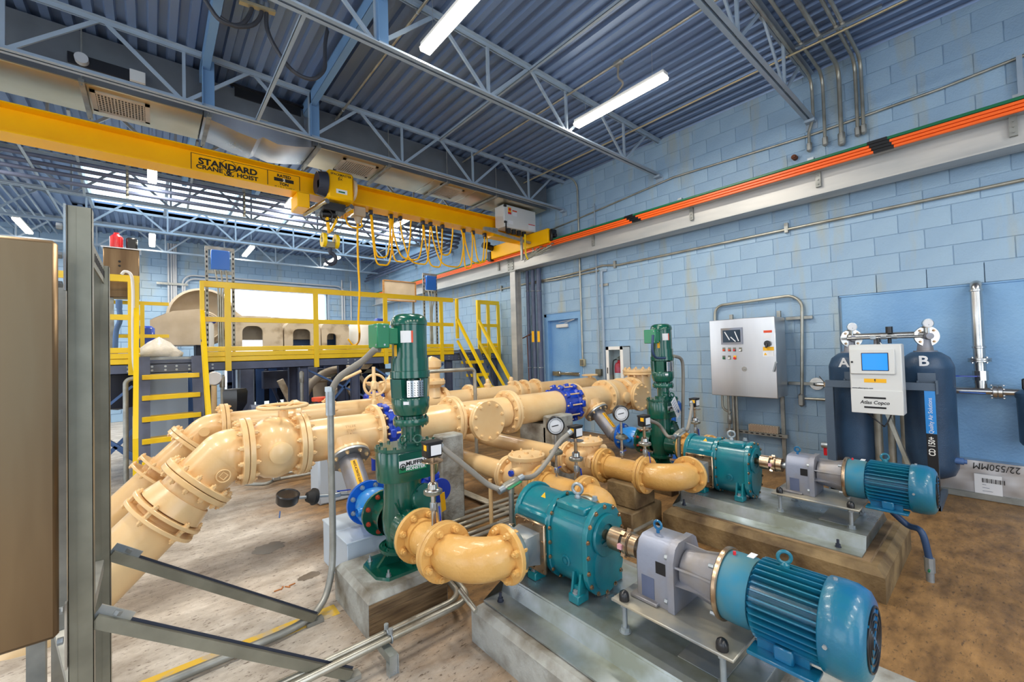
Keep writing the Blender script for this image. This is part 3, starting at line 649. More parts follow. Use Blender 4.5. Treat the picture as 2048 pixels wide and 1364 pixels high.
# ================================================================== RUNWAY BEAM ON THE RIGHT WALL
RX = (5.73, 5.98); RZ = (3.20, 3.50)
ru = thing('runway_beam', (5.85, 5, 3.2), 'galvanised crane runway beam running the length of the right wall', 'beam')
m = ibeam(MB(), -3.9, 14.0, *RX, *RZ, axis='y'); part('beam', m, 'galv_beam', ru)
for px in (1182, 1381, 1638, 2036, 992): y = P(px, 420, X=5.8).y; m = MB(); m.b2((5.812, y-.025, 3.31), (5.85, y+.025, 3.5)); [m.cyl((5.8, y, 3.34+.05*k), (5.815, y, 3.34+.05*k), .007, n=6) for k in range(3)]; part('bar_bracket', m, 'galv', ru)
m = MB(); y = P(1018, 530, X=5.8).y; m.b2((5.835, y-.1, 3.22), (5.845, y+.1, 3.48)); [m.cyl((5.825, y+dy, z), (5.84, y+dy, z), .014, n=6) for dy in (-.06, .06) for z in (3.26, 3.32, 3.38, 3.44)]; part('splice_plate', m, 'galv', ru)
for y in (-2, 1, 4, 9, 12): m = MB(); m.b2((5.95, y-.1, 3.25), (6.1, y+.1, 3.45)); part('wall_bracket', m, 'galv', ru)
cy = 6.62
t = thing('steel_column', (5.78, cy, 0), 'pale grey steel column propping the runway beam by the stairs', 'column'); m = MB(); m.b2((5.72, cy-.08, 0), (5.73, cy+.08, 3.2)); m.b2((5.87, cy-.08, 0), (5.88, cy+.08, 3.2)); m.b2((5.73, cy-.006, 0), (5.87, cy+.006, 3.2)); part('shaft', m, 'galv_beam', t)
m = MB(); m.b2((5.68, cy-.12, 0), (5.92, cy+.12, .02)); m.b2((5.7, cy-.12, 3.18), (5.95, cy+.12, 3.199)); part('end_plate', m, 'galv', t)
bars = []
for k, (mt, nm) in enumerate((('dgreen', 'green'), ('orange', 'upper orange'), ('orange', 'middle orange'), ('orange', 'lower orange'))):
    z = 3.585-k*.033; x = 5.70+k*.003
    t = thing('conductor_bar', (x, 5, z), f'{nm} conductor bar running along the runway beam', 'conductor bar', 'crane conductor bars')
    m = MB(); m.b2((x-.014, -3.9, z-.014), (x+.014, 14.0, z+.014), .004); part('bar_sleeve', m, mt, t)
    for px in (1755-k*-4, 1253+k*5): y = P(px, 300, X=5.7).y; m = MB(); m.b2((x-.018, y-.08, z-.017), (x+.018, y+.08, z+.017), .004); part('joint_cover', m, 'black', t)
for px in (1180, 1357, 1622, 2043): y = P(px, 330, X=5.7).y; t = MB(); t.b2((5.69, y-.03, 3.6), (5.74, y+.03, 3.625)); t.b2((5.73, y-.02, 3.47), (5.74, y+.02, 3.62)); solo('bar_hanger', t, 'zinc', f'small zinc hanger clip on the green conductor bar, {("farthest", "third nearest", "second nearest", "nearest")[(1180, 1357, 1622, 2043).index(px)]} of four', 'clip', 'conductor bar hanger clips')
# ================================================================== DUCT
DZ = 4.26; DY = (5.75, 6.42)
du = thing('air_duct', (2, 6.1, DZ), 'long sheet metal air duct hung behind the third roof joist', 'duct')
def seg(a, b): m = MB(); m.b2((a+.004, DY[0], DZ), (b-.004, DY[1], ZC-.06), .004); part('duct_section', m, 'duct', du)
for a, b in ((-6.9, -4.5), (-4.5, -2.9), (-2.9, -1.7), (-1.7, -.5), (-.5, .45), (1.65, 2.6), (2.6, 3.4), (3.4, 4.2), (4.2, 5.0), (5.0, 5.9)): seg(a, b)
m = MB(); pr = [(0.46, 0)]+[(.46+.11*k, -.10*math.sin(PI*k/6)**.8) for k in range(1, 6)]+[(1.05, 0.0)]; pr = [(.46, 0), (.62, -.03), (.8, -.075), (.98, -.1), (1.04, -.05), (1.2, -.09), (1.4, -.06), (1.64, 0), (1.64, .4), (.46, .4)]
m.prism(pr, (0, DY[0]+.02, DZ), (1, 0, 0), (0, 0, 1), (0, DY[1]-DY[0]-.04, 0)); part('bend_section', m, 'brushed', du)
for a, b in ((-2.9, .45), (1.6, 5.9)): m = MB(); m.b2((a, DY[0]-.012, DZ+.01), (b, DY[0]-.001, ZC-.02)); part('grey_side', m, 'duct_grey', du)
m = MB(); m.b2((.56, DY[0]-.012, DZ+.12), (1.5, DY[0]+.3, ZC-.1)); part('grey_side', m, 'duct_grey', du)
m = MB(); m.b2((.75, DY[0]-.03, ZC-.19), (1.46, DY[0]-.012, ZC-.07)); m.b2((.7, DY[0]-.05, ZC-.08), (1.5, DY[0]-.012, ZC-.055)); part('louvre', m, 'black', du)
m = MB(); m.b2((1.0, DY[0]-.014, 4.36), (1.09, DY[0]-.012, 4.41)); part('orange_tag', m, 'gold', du)
for xs in (-1.28, -.5, .5, 1.66, 2.62, 3.6, 4.6):
    m = MB(); m.b2((xs-.02, DY[0]-.1, DZ-.045), (xs+.02, DY[1]+.06, DZ-.012)); m.cyl((xs, DY[0]-.06, DZ-.06), (xs, DY[0]-.06, ZC), .006, n=6); m.cyl((xs, DY[1]+.03, DZ-.06), (xs, DY[1]+.03, ZC), .006, n=6); part('trapeze_hanger', m, 'galv', du)
for xc, wd in (((P(200, 205, Z=DZ).x+P(285, 222, Z=DZ).x)/2+.0, .46), (P(714, 334, Z=DZ).x, .5), (P(888, 385, Z=DZ).x, .46)):
    g = MB(); y0, y1 = 5.84, 6.3
    g.b2((xc-wd/2, y0, DZ-.012), (xc+wd/2, y0+.04, DZ)); g.b2((xc-wd/2, y1-.04, DZ-.012), (xc+wd/2, y1, DZ)); g.b2((xc-wd/2, y0, DZ-.012), (xc-wd/2+.04, y1, DZ)); g.b2((xc+wd/2-.04, y0, DZ-.012), (xc+wd/2, y1, DZ))
    fr = part('grille_frame', g, 'beige', du)
    g = MB(); g.b2((xc-wd/2+.03, y0+.03, DZ-.003), (xc+wd/2-.03, y1-.03, DZ-.001)); part('grille_back', g, 'black', fr)
    n = 15; g = MB()
    for i in range(n): x = xc-wd/2+.05+(wd-.1)*i/(n-1); g.b2((x-.005, y0+.04, DZ-.014), (x+.005, y1-.04, DZ-.004))
    for i in range(9): y = y0+.05+(y1-y0-.1)*i/8; g.b2((xc-wd/2+.04, y-.004, DZ-.012), (xc+wd/2-.04, y+.004, DZ-.005))
    part('grille_fins', g, 'beige', fr, kind='stuff')
# devices on the duct side, and the flexible conduits at the top left
c = P(222, 143, Y=5.7); t = thing('duct_detector', c, 'open black duct detector with a round head and white cover beside it', 'detector'); m = MB(); m.b2((c.x-.3, 5.66, c.z-.06), (c.x+.22, 5.74, c.z+.06), .005); part('back_box', m, 'black', t)
m = MB(); m.cyl((c.x-.2, 5.6, c.z), (c.x-.2, 5.66, c.z), .05, n=20); part('round_head', m, 'lightgrey', t); m = MB(); m.b2((c.x+.14, 5.62, c.z-.06), (c.x+.26, 5.66, c.z+.05)); part('cover_plate', m, 'offwhite', t)
for k, q in enumerate(([(410, 0), (440, 40), (480, 50), (501, 25), (504, 0)], [(440, 35), (470, 52), (505, 50), (522, 30), (522, 4)], [(533, 10), (535, 60), (560, 110), (590, 145), (625, 158), (648, 140), (650, 110), (652, 75), (665, 20)])):
    m = MB(); m.tube(smooth([P(x, y, Y=4.3) for x, y in q]), .018, 10); t = thing('flexible_conduit', P(*q[0], Y=4.3), ('upper short grey flexible conduit loop near the top edge', 'lower short grey flexible conduit loop near the top edge', 'long drooping grey flexible conduit over the duct bend')[k], 'conduit'); part('hose', m, 'dark_hose', t)
    e = P(*q[-1 if k < 2 else 0], Y=4.3); m = MB(); m.cyl(e-Vector((0, 0, .04)), e+Vector((0, 0, .02)), .026, n=12); part('fitting', m, 'zinc', t)
a, b = P(478, 2, Y=4.28), P(550, 26, Y=4.28); m = MB(); m.bar(a, b, .05, .025); solo('mounting_strut', m, 'gold', 'short yellowish mounting strut holding the flexible conduit ends', 'strut')
# ================================================================== PUMP TRAINS
XA, DX = 1.745, 1.97; ZA = .585
def stadium(xc, zt, zb, r, n=10):
    p = [(xc+r*math.cos(t), zt+r*math.sin(t)) for t in [PI*i/n for i in range(n+1)]]
    return p+[(xc+r*math.cos(t), zb+r*math.sin(t)) for t in [PI+PI*i/n for i in range(n+1)]]
def sprism(m, y0, y1, poly): m.prism(poly, (0, y0, 0), (1, 0, 0), (0, 0, 1), (0, y1-y0, 0))
def sbevel(m, y0, y1, xc, zt, zb, r, e=.008, n=12):
    R = []
    for y, rr in ((y0, r-e), (y0+e, r), (y1-e, r), (y1, r-e)): R.append([Vector((a, y, b)) for a, b in stadium(xc, zt, zb, rr, n)])
    m.loft(R[::-1])
WHICH = ('nearer', 'farther')
def pad(k, pts, h, ch, label):
    t = thing('concrete_pad', (pts[0][0], pts[0][1], 0), label, 'plinth', 'concrete equipment plinths'); m = MB(); c = Vector((sum(p[0] for p in pts)/4, sum(p[1] for p in pts)/4, 0))
    def ring(z, off): return [Vector((p[0]+(c.x-p[0])*off/abs(c.x-p[0]), p[1]+(c.y-p[1])*off/abs(c.y-p[1]), z)) for p in pts]
    m.loft([ring(0, 0), ring(h-ch, 0), ring(h, ch)]); part('slab', m, 'concrete' if k else 'concrete_grey', t); return t
p1 = pad(0, [(1.28, -.25), (2.3, -.25), (2.3, 1.89), (1.28, 1.89)], .19, .03, 'cracked grey concrete plinth under the nearer blue pump and motor')
m = MB()
for x in (1.345,): m.b2((x, -.2, .185), (x+.012, 1.84, .193))
part('rust_strip', m, 'rust', p1)
p2 = pad(1, [(3.22, .50), (4.22, .50), (4.22, 1.90), (3.22, 1.90)], .19, .04, 'brown stained concrete plinth under the farther teal pump and motor')
m = MB(); m.b2((3.245, .53, 0), (4.19, 1.87, .165)); m.loft([[Vector((x, y, z)) for x, y in ((3.3-e, .58-e), (4.14+e, .58-e), (4.14+e, 1.83+e), (3.3-e, 1.83+e))] for z, e in ((.12, .05), (.16, .04), (.197, 0))]); part('upper_tier', m, 'form_wood', p2)
# baseplate
def hexbolt(m, p, r, h): m.cyl(p, (p[0], p[1], p[2]+.003), r*1.3, n=12); m.hexn((p[0], p[1], p[2]+.003), (p[0], p[1], p[2]+h), r)
bs = thing('base_frame', (XA, 1.2, .2), 'galvanised folded steel base carrying the nearer blue pump', 'base', 'folded steel pump bases')
m = MB(); bx0, bx1, by0, by1 = 1.44, 2.13, .62, 1.86
prof = [(bx0-.10, .195), (bx0-.10, .203), (bx0+.03, .203), (bx0+.055, .282), (bx1-.055, .282), (bx1-.03, .203), (bx1+.06, .203), (bx1+.06, .195), (bx1-.022, .195), (bx1-.048, .274), (bx0+.048, .274), (bx0+.022, .195)]
m.prism(prof, (0, by0, 0), (1, 0, 0), (0, 0, 1), (0, by1-by0, 0)); part('folded_plate', m, 'base_steel', bs)
for yy in (1.79, .75): m = MB(); hexbolt(m, (bx0-.04, yy, .203), .014, .02); m.cyl((bx0-.04, yy, .22), (bx0-.04, yy, .25), .008, n=8); part('anchor_bolt', m, 'dark', bs)
m = MB(); m.b2((1.6, .72, .283), (1.9, .9, .287)); part('cover_plate', m, 'plate_tan', bs)
# motor support plate on studs
ps = thing('motor_plate', (XA, .9, .42), 'dusty steel motor plate standing on four studs above the nearer base', 'plate', 'stud mounted motor plates')
m = MB(); m.b2((1.545, .66, .408), (1.93, 1.18, .42), .003); part('plate', m, 'plate_tan', ps)
for x in (1.575, 1.9):
    for y in (.71, 1.13):
        m = MB(); m.cyl((x, y, .283), (x, y, .43), .011, n=12); hexbolt(m, (x, y, .283), .02, .022); m.hexn((x, y, .392), (x, y, .407), .018); s_ = part('stud', m, 'zinc', ps)
        m = MB(); m.lathe([(.022, 0), (.022, .02), (.018, .032), (.008, .04), (0, .041)], (x, y, .421), (0, 0, 1), 14); part('black_cap', m, 'black', s_)
for p in ((1.68, .99), (1.63, 1.07), (1.76, .75)): m = MB(); m.b2((p[0], p[1], .4205), (p[0]+.03, p[1]+.015, .4235)); part('shim', m, 'brushed', ps)
# ---- lobe pump
pu = thing('lobe_pump', (XA, 1.6, .283), 'bright teal lobe pump with lifting eye on the nearer base', 'pump', 'teal lobe pumps')
zb = .435; m = MB(); sbevel(m, 1.38, 1.62, XA, ZA, zb, .138); m.b2((XA-.1, 1.4, .68), (XA+.02, 1.6, .726), .01); part('gear_case', m, 'teal', pu)
m = MB(); sbevel(m, 1.355, 1.385, XA, ZA, zb, .150, .004); fr = part('front_cover', m, 'teal', pu)
m = MB(); m.lathe([(.055, 0), (.055, -.012), (.1, -.016), (.105, -.008), (.105, 0)], (XA, 1.353, ZA), (0, 1, 0), 32); m.lathe([(.028, -.002), (.055, -.002)], (XA, 1.352, ZA), (0, -1, 0), 24); part('bearing_ring', m, 'teal', fr)
m = MB(); sprism(m, 1.345, 1.356, stadium(XA, zb+.02, zb-.02, .1)); part('raised_panel', m, 'teal', fr)
hb_ = MB().hexn((0, 0, -.001), (0, 0, .008), .008); hb_.cyl((0, 0, -.001), (0, 0, .001), .012, n=12); SB = hb_.mesh('screw', 'copperish')
def ringscrews(par, y, d, r, cnt=(5, 4)):
    pts = []
    for i in range(7): t = PI*i/6; pts.append((XA+r*math.cos(t), ZA+r*math.sin(t)))
    for i in range(7): t = PI+PI*i/6; pts.append((XA+r*math.cos(t), zb+r*math.sin(t)))
    pts += [(XA-r, (ZA+zb)/2), (XA+r, (ZA+zb)/2)]
    for a, b in pts: inst('screw', SB, par, (a, y, b), zrot((0, d, 0)))
ringscrews(fr, 1.353, -1, .139)
m = MB(); sbevel(m, 1.605, 1.64, XA, ZA, zb, .153, .004); mf = part('middle_flange', m, 'teal', pu); ringscrews(mf, 1.606, -1, .146)
m = MB(); sbevel(m, 1.64, 1.86, XA, ZA-.005, zb+.01, .143, .012); m.b2((XA-.155, 1.62, .39), (XA+.155, 1.86, .645), .012); part('rotor_case', m, 'teal', pu)
m = MB(); sbevel(m, 1.85, 1.885, XA, ZA, zb, .155, .006); part('rear_cover', m, 'teal', pu)
m = MB(); m.torus((XA-.17, 1.9, .52), (0, .3, 1), .018, .006, 14, 6); m.cyl((XA-.15, 1.88, .52), (XA-.13, 1.88, .52), .01); part('rear_eyelet', m, 'copperish', pu)
for x in (-1, 1):
    for y in (1.42, 1.72):
        m = MB(); xo = XA+x*.155; m.b2((xo-.028, y-.032, .283), (xo+.028, y+.032, .325), .004)
        m.prism([(0, 0), (-x*.02, .1), (-x*.045, .1), (-x*.06, 0)], (xo+x*.015, y+.028, .32), (1, 0, 0), (0, 0, 1), (0, -.012, 0)); m.prism([(0, 0), (-x*.02, .1), (-x*.045, .1), (-x*.06, 0)], (xo+x*.015, y-.016, .32), (1, 0, 0), (0, 0, 1), (0, -.012, 0)); m.b2((min(xo, XA+x*.1), y-.028, .283), (max(xo, XA+x*.1), y+.028, .36))
        f = part('foot', m, 'teal', pu); m = MB(); hexbolt(m, (xo+x*.005, y, .325), .014, .016); part('foot_bolt', m, 'zinc', f)
m = MB(); m.torus((XA, 1.53, .775), (1, .4, 0), .027, .0085, 20, 8); m.lathe([(.018, 0), (.018, .01), (.01, .02)], (XA, 1.53, .726), (0, 0, 1), 12); part('lifting_eye', m, 'zinc', pu)
m = MB(); hexbolt(m, (XA+.02, 1.43, .733), .014, .02); part('filler_plug', m, 'zinc', pu); m = MB(); m.lathe([(.028, 0), (.028, .006), (.02, .008), (.02, .004), (.012, .004), (.012, .01), (0, .01)], (XA-.137, 1.5, .45), (-1, 0, 0), 18); part('drain_boss', m, 'teal', pu)
m = MB(); m.prism([(-.018, 0), (.018, 0), (0, .03)], (XA-.075, 1.72, .7), (0, -1, 0), (.5, 0, .85), (-.0008, 0, .0005)); part('warning_triangle', m, 'label_yellow', pu)
m = MB(); m.cyl((XA, 1.36, ZA), (XA, 1.29, ZA), .025); part('shaft', m, 'copperish', pu)
zp = .47; yp = 1.735
for sd in (-1, 1):
    m = MB(); x0 = XA+sd*.155; m.box((x0+sd*.012, yp, zp), (.022, .235, .265), bev=.006); pl = part('port_plate', m, 'copperish', pu)
    for i in range(4):
        for j in range(4):
            if i in (0, 3) or j in (0, 3): inst('screw', SB, pl, (x0+sd*.022, yp-.1+.0667*i, zp-.115+.0767*j), zrot((sd, 0, 0)))
    n = 24; R = []
    for s_ in range(6):
        f = s_/5; ring = []
        for i in range(n):
            t = 2*PI*i/n; cx, cz = math.cos(t), math.sin(t); q = 1/max(abs(cx), abs(cz)); a = .085*q*(1-f)+.088*f; ring.append(Vector((x0+sd*(.02+.13*f), yp+a*cx, zp+a*cz)))
        R.append(ring)
    m = MB(); m.loft(R if sd < 0 else [r[::-1] for r in R]); part('port_adapter', m, 'plate_tan', pu)
    m = MB(); m.lathe([(0, 0), (.135, 0), (.138, .004), (.138, .022), (.1, .024), (0, .024)], (x0+sd*.15, yp, zp), (sd, 0, 0), 32); part('port_flange', m, 'base_steel', pu)
# ---- coupling
co = thing('shaft_coupling', (XA, 1.2, ZA), 'polished jaw coupling joining the nearer pump to its gear motor', 'coupling', 'jaw shaft couplings')
m = MB(); m.lathe([(.02, 0), (.05, 0), (.055, .004), (.055, .07), (.02, .07)], (XA, 1.31, ZA), (0, -1, 0), 28); part('hub', m, 'copperish', co)
m = MB(); m.cyl((XA, 1.245, ZA), (XA, 1.225, ZA), .049, n=24); m.cyl((XA, 1.2, ZA), (XA, 1.194, ZA), .058, n=28); part('spider_gap', m, 'black', co)
for i in range(6):
    t = PI/3*i; u = Vector((math.cos(t), 0, math.sin(t))); m = MB(); m.box(Vector((XA, 1.225, ZA))+u*.046, (.022, .04, .022), R=zrot(u.cross(Vector((0, 1, 0))))); part('jaw', m, 'pink' if i % 3 == 0 else 'copperish', co)
m = MB(); m.lathe([(.02, 0), (.055, 0), (.055, .018), (.058, .02), (.058, .032), (.052, .035), (.052, .07), (.02, .07)], (XA, 1.225, ZA), (0, -1, 0), 28); part('outer_hub', m, 'copperish', co)
m = MB(); m.cyl((XA, 1.16, ZA), (XA, 1.10, ZA), .022); part('shaft', m, 'zinc', co)
# ---- gear motor
gm = thing('gear_motor', (XA, .7, .42), 'blue finned motor with grey gearbox on the nearer base', 'motor', 'blue gear motors')
zc = .578
m = MB(); pr = [(-.105, .421), (.105, .421), (.105, .62), (.085, .672), (.06, .69), (-.055, .69), (-.085, .672), (-.105, .62)]
m.loft([[Vector((XA+a*s_, y, .421+(b-.421)*q)) for a, b in pr] for y, s_, q in ((1.108, .93, .97), (1.1, 1, 1), (.935, 1, 1))][::1]); gb = part('gearbox', m, 'gear_grey', gm)
m = MB(); m.loft([[Vector((XA+a*1.08, y, .421+(b-.421)*1.035)) for a, b in pr] for y in (.955, .925)]); m.b2((XA-.125, 1.0, .421), (XA+.125, 1.13, .436), .003); part('case_flange', m, 'gear_grey', gb)
for (x, z) in ((-.098, .64), (.098, .64), (-.108, .46), (.108, .46)): m = MB(); m.hexn((XA+x, .955, z), (XA+x, .968, z), .011); part('case_bolt', m, 'zinc', gb)
m = MB(); m.b2((XA-.107, 1.02, .44), (XA-.104, 1.08, .53)); part('side_recess', m, 'slate', gb); m = MB(); m.b2((XA-.1065, .965, .56), (XA-.1045, 1.01, .61)); part('type_plate', m, 'ink', gb)
m = MB(); m.torus((XA-.01, 1.05, .725), (1, 0, 0), .018, .006, 14, 6); m.cyl((XA-.01, 1.05, .685), (XA-.01, 1.05, .71), .008, n=8); part('lifting_eye', m, 'motor_blue', gb)
m = MB(); m.lathe([(.075, 0), (.085, .01), (.088, .05), (.105, .15), (.11, .165)], (XA, .925, zc), (0, -1, 0), 28)
for t in (.35, PI-.35, PI+.35, -.35, PI/2): u = Vector((math.cos(t), 0, math.sin(t))); m.prism([(0, .07), (.165, .07), (.165, .118), (.1, .1), (0, .108)], (XA, .925, zc), (0, -1, 0), u, u.cross(Vector((0, 1, 0)))*.008)
part('lantern', m, 'gear_grey', gm)
m = MB(); m.lathe([(.1, 0), (.134, 0), (.138, .004), (.138, .016), (.134, .02), (.1, .02)], (XA, .765, zc), (0, -1, 0), 36); fl = part('motor_flange', m, 'copperish', gm)
for i in range(4): t = PI/4+PI/2*i; m = MB(); m.hexn((XA+.128*math.cos(t), .765, zc+.128*math.sin(t)), (XA+.128*math.cos(t), .785, zc+.128*math.sin(t)), .009); part('flange_bolt', m, 'zinc', fl)
m = MB(); m.lathe([(.1, 0), (.127, .0), (.129, .03), (.128, .085), (.122, .1), (.1, .1)], (XA, .745, zc), (0, -1, 0), 36); part('end_bell', m, 'dusty_blue', gm)
m = MB(); m.cyl((XA, .66, zc), (XA, .41, zc), .108, n=32); part('stator_body', m, 'motor_blue', gm)
def fin(t, r1, ya=.655, yb=.42):
    u = Vector((math.cos(t), 0, math.sin(t))); mm = MB(); mm.prism([(ya+.0, .1), (ya-.028, r1), (yb+.0, r1), (yb, .1)], Vector((XA, 0, zc))-u.cross(Vector((0, 1, 0)))*.0025, (0, 1, 0), u, u.cross(Vector((0, 1, 0)))*.005); return mm
nf = 34
for i in range(nf):
    t = 2*PI*i/nf; part('cooling_fin', fin(t, .142), 'motor_blue', gm)
m = MB(); m.lathe([(.13, 0), (.146, .0), (.15, .004), (.152, .04), (.15, .075), (.138, .105), (.118, .117), (.06, .119), (0, .119)], (XA, .425, zc), (0, -1, 0), 44); fc = part('fan_cover', m, 'motor_blue', gm, sharp=60)
m = MB()
for r in (.03, .052, .074, .096): m.torus((XA, (.425-.12), zc), (0, 1, 0), r, .004, 36, 6)
part('air_grille', m, 'black', fc); m = MB()
for i in range(4): t = PI/4+PI/2*i; m.bar((XA, .304, zc), (XA+.1*math.cos(t), .306, zc+.1*math.sin(t)), .008, .005, ref=(0, 1, 0))
part('grille_spoke', m, 'motor_blue', fc)
for t in (PI/2, PI/2+PI*.5, -PI/2+.3): m = MB(); u = Vector((math.cos(t), 0, math.sin(t))); m.hexn(Vector((XA, .4, zc))+u*.15, Vector((XA, .4, zc))+u*.158, .007); part('cover_screw', m, 'zinc', fc)
m = MB(); m.torus((XA, .55, .752), (.9, .5, 0), .021, .0065, 18, 8); m.lathe([(.016, 0), (.016, .012), (.008, .02)], (XA, .55, .715), (0, 0, 1), 12); part('motor_eye', m, 'motor_blue', gm)
for sd in (-1, 1):
    m = MB(); m.b2((XA+sd*.06, .43, .428), (XA+sd*.14, .64, .442), .003); m.b2((XA+sd*.07, .46, .44), (XA+sd*.09, .62, .5)); m.b2((XA+sd*.055, .5, .44), (XA+sd*.12, .56, .49), .005); part('motor_foot', m, 'motor_blue', gm)
m = MB(); m.cyl((XA-.01, .72, zc+.125), (XA-.01, .72, zc+.14), .006, n=8); part('red_plug', m, 'red', gm); m = MB(); m.box((XA+.03, .67, zc+.128), (.045, .025, .003), bev=.001); part('small_sticker', m, 'label_white', gm)
for o, lab in ((bs, 'galvanised folded steel base carrying the farther teal pump'), (ps, 'dusty steel motor plate standing on four studs above the farther base'), (pu, 'bright teal lobe pump with lifting eye on the farther base'),
               (co, 'polished jaw coupling joining the farther pump to its gear motor'), (gm, 'blue finned motor with grey gearbox on the farther base')):
    c = copy_tree(o, d=(DX, 0, 0)); c['label'] = lab
# hose from the farther motor to the floor stub, and the stub
q = [P(1785, 1022, Y=.5), P(1812, 1055, Y=.45), P(1845, 1080, Y=.4), P(1860, 1120, Z=.16)]; fo = P(1861, 1163, Z=0)
m = MB(); m.tube(smooth([P(1785, 1024, X=3.76), P(1815, 1050, X=3.78), Vector((fo.x, fo.y+.03, .3)), Vector((fo.x, fo.y, .14))]), .019, 12); t = thing('motor_hose', fo, 'dark ribbed power hose curving from the farther motor down to the floor', 'hose'); part('hose', m, 'hose_blue', t)
m = MB(); m.cyl(fo, fo+Vector((0, 0, .07)), .02, n=16); m.cyl(fo+Vector((0, 0, .06)), fo+Vector((0, 0, .15)), .026, n=8); m.b2(fo+Vector((.02, -.01, .07)), fo+Vector((.036, .01, .15))); part('floor_stub', m, 'zinc', t); m = MB(); m.tube([fo+Vector((-.05, 0, .08)), fo+Vector((-.02, 0, .08))], .006); part('green_tail', m, 'dgreen', t)
# ================================================================== SUCTION AND DISCHARGE PIPEWORK
def arc(c, p0, p1, n=14):
    c, a, b = Vector(c), Vector(p0)-Vector(c), Vector(p1)-Vector(c); th = a.angle(b); return [c+(a*math.sin((1-i/n)*th)+b*math.sin(i/n*th))/math.sin(th) for i in range(n+1)]
def suction(sd, xa, who):
    xs = xa+sd*.565; xf = xa+sd*.335; r = .098
    e = thing('pipe_elbow', (xs, 1.8, zp-.15), f'ochre flanged elbow turning into the side port of the {who} pump', 'pipe elbow', 'ochre flanged elbows'); m = MB(); cx, cy = xf+sd*.03, 1.965
    pts = [Vector((xf+sd*.01, yp, zp))]+arc((cx, cy, zp), (cx, yp, zp), (xs, cy, zp))+[Vector((xs, 1.985, zp))]; m.tube(pts, lambda t: r*(1+.10*math.sin(PI*t)), 28); part('elbow_body', m, 'ochre', e)
    flange(e, (xf+sd*.012, yp, zp), (1, 0, 0), .150, .026, 8, 'ochre', .019, PCD=.123)
    flange(e, (xs, 1.985, zp), (0, 1, 0), .154, .026, 8, 'ochre', .019, pair=True, PCD=.126)
    s = thing('pipe_spool', (xs, 2.1, zp-.1), f'short ochre flanged spool between the {who} elbow and green grinder', 'pipe', 'short ochre spools'); m = MB(); m.cyl((xs, 2.0, zp), (xs, 2.26, zp), .094, n=28); m.cyl((xs, 2.0, zp), (xs, 2.045, zp), .1, n=28); m.cyl((xs, 2.2, zp), (xs, 2.25, zp), .104, n=28); part('spool_body', m, 'ochre', s)
    flange(s, (xs, 2.255, zp), (0, 1, 0), .154, .026, 8, 'ochre', .018, PCD=.126)
    return xs
xs1 = suction(-1, XA, 'nearer'); xs2 = suction(1, XA+DX, 'farther')
def discharge(sd, xa, who, lab):
    xs = xa+sd*.6; xf = xa+sd*.335; r = .098; cx, cy = xf+sd*.03, 1.965
    e = thing('pipe_elbow', (xs, 1.8, zp-.15), f'ochre elbow {lab} on the {who} pump', 'pipe elbow', 'ochre flanged elbows'); m = MB()
    m.tube([Vector((xf+sd*.01, yp, zp))]+arc((cx, cy, zp), (cx, yp, zp), (xs, cy, zp))+[Vector((xs, 1.985, zp))], lambda t: r*(1+.10*math.sin(PI*t)), 28); part('elbow_body', m, 'ochre', e)
    flange(e, (xf+sd*.012, yp, zp), (1, 0, 0), .148, .026, 8, 'ochre', .013, PCD=.12); flange(e, (xs, 1.985, zp), (0, 1, 0), .152, .026, 8, 'ochre', .013, pair=True, PCD=.125)
    s = thing('pipe_spool', (xs, 2.2, zp-.1), f'ochre discharge spool before the check valve of the {who} pump', 'pipe', 'ochre discharge spools'); m = MB(); m.cyl((xs, 2.0, zp), (xs, 2.4, zp), .094, n=28); m.cyl((xs, 2.34, zp), (xs, 2.39, zp), .105, n=28); part('spool_body', m, 'ochre', s); flange(s, (xs, 2.405, zp), (0, 1, 0), .152, .026, 8, 'ochre', .013, pair=True, PCD=.125)
    v = thing('check_valve', (xs, 2.6, zp-.15), f'cream check valve with round bolted lid on the {who} discharge pipe', 'valve', 'cream check valves')
    m = MB(); m.lathe([(.095, 0), (.11, .05), (.14, .14), (.14, .24), (.12, .33), (.1, .4)], (xs, 2.42, zp), (0, 1, 0), 28); m.cyl((xs, 2.6, zp+.02), (xs, 2.6, zp+.17), .125, n=32); m.cyl((xs-.2, 2.55, zp+.1), (xs+.2, 2.55, zp+.1), .035, n=16); m.box((xs-.11, 2.47, zp+.03), (.05, .035, .09), bev=.005); m.box((xs-.11, 2.54, zp+.03), (.05, .035, .09), bev=.005); part('valve_body', m, 'cream', v)
    m = MB(); m.lathe([(0, 0), (.15, 0), (.152, .004), (.152, .03), (.148, .034), (0, .036)], (xs, 2.6, zp+.172), (0, 0, 1), 36); m.cyl((xs, 2.6, zp+.2), (xs, 2.6, zp+.225), .02, n=10); ld = part('lid', m, 'cream', v); bolts(ld, (xs, 2.6, zp+.188), (0, 0, 1), .13, 8, .011, .034, 'cream')
    m = MB(); m.hexn((xs-.2, 2.55, zp+.1), (xs-.225, 2.55, zp+.1), .024); part('blue_plug', m, 'blue_dark', v)
    flange(v, (xs, 2.82, zp), (0, 1, 0), .155, .026, 8, 'cream', .013, pair=True, PCD=.128)
    p = thing('discharge_pipe', (xs, 3.5, zp-.1), f'long cream discharge pipe running back from the {who} check valve', 'pipe', 'cream discharge pipes'); m = MB(); m.tube(fillet([(xs, 2.83, zp), (xs, 4.75, zp), (xs, 4.75, .62)], .1), .086, 26); part('pipe_run', m, 'cream', p)
    m = MB(); m.lathe([(.0868, 0), (.0868, .36)], (xs, 3.0, zp), (0, 1, 0), 10, 1.2, 1.75, ref=(1, 0, 0)); part('yellow_label', m, 'label_yellow', p)
    return xs
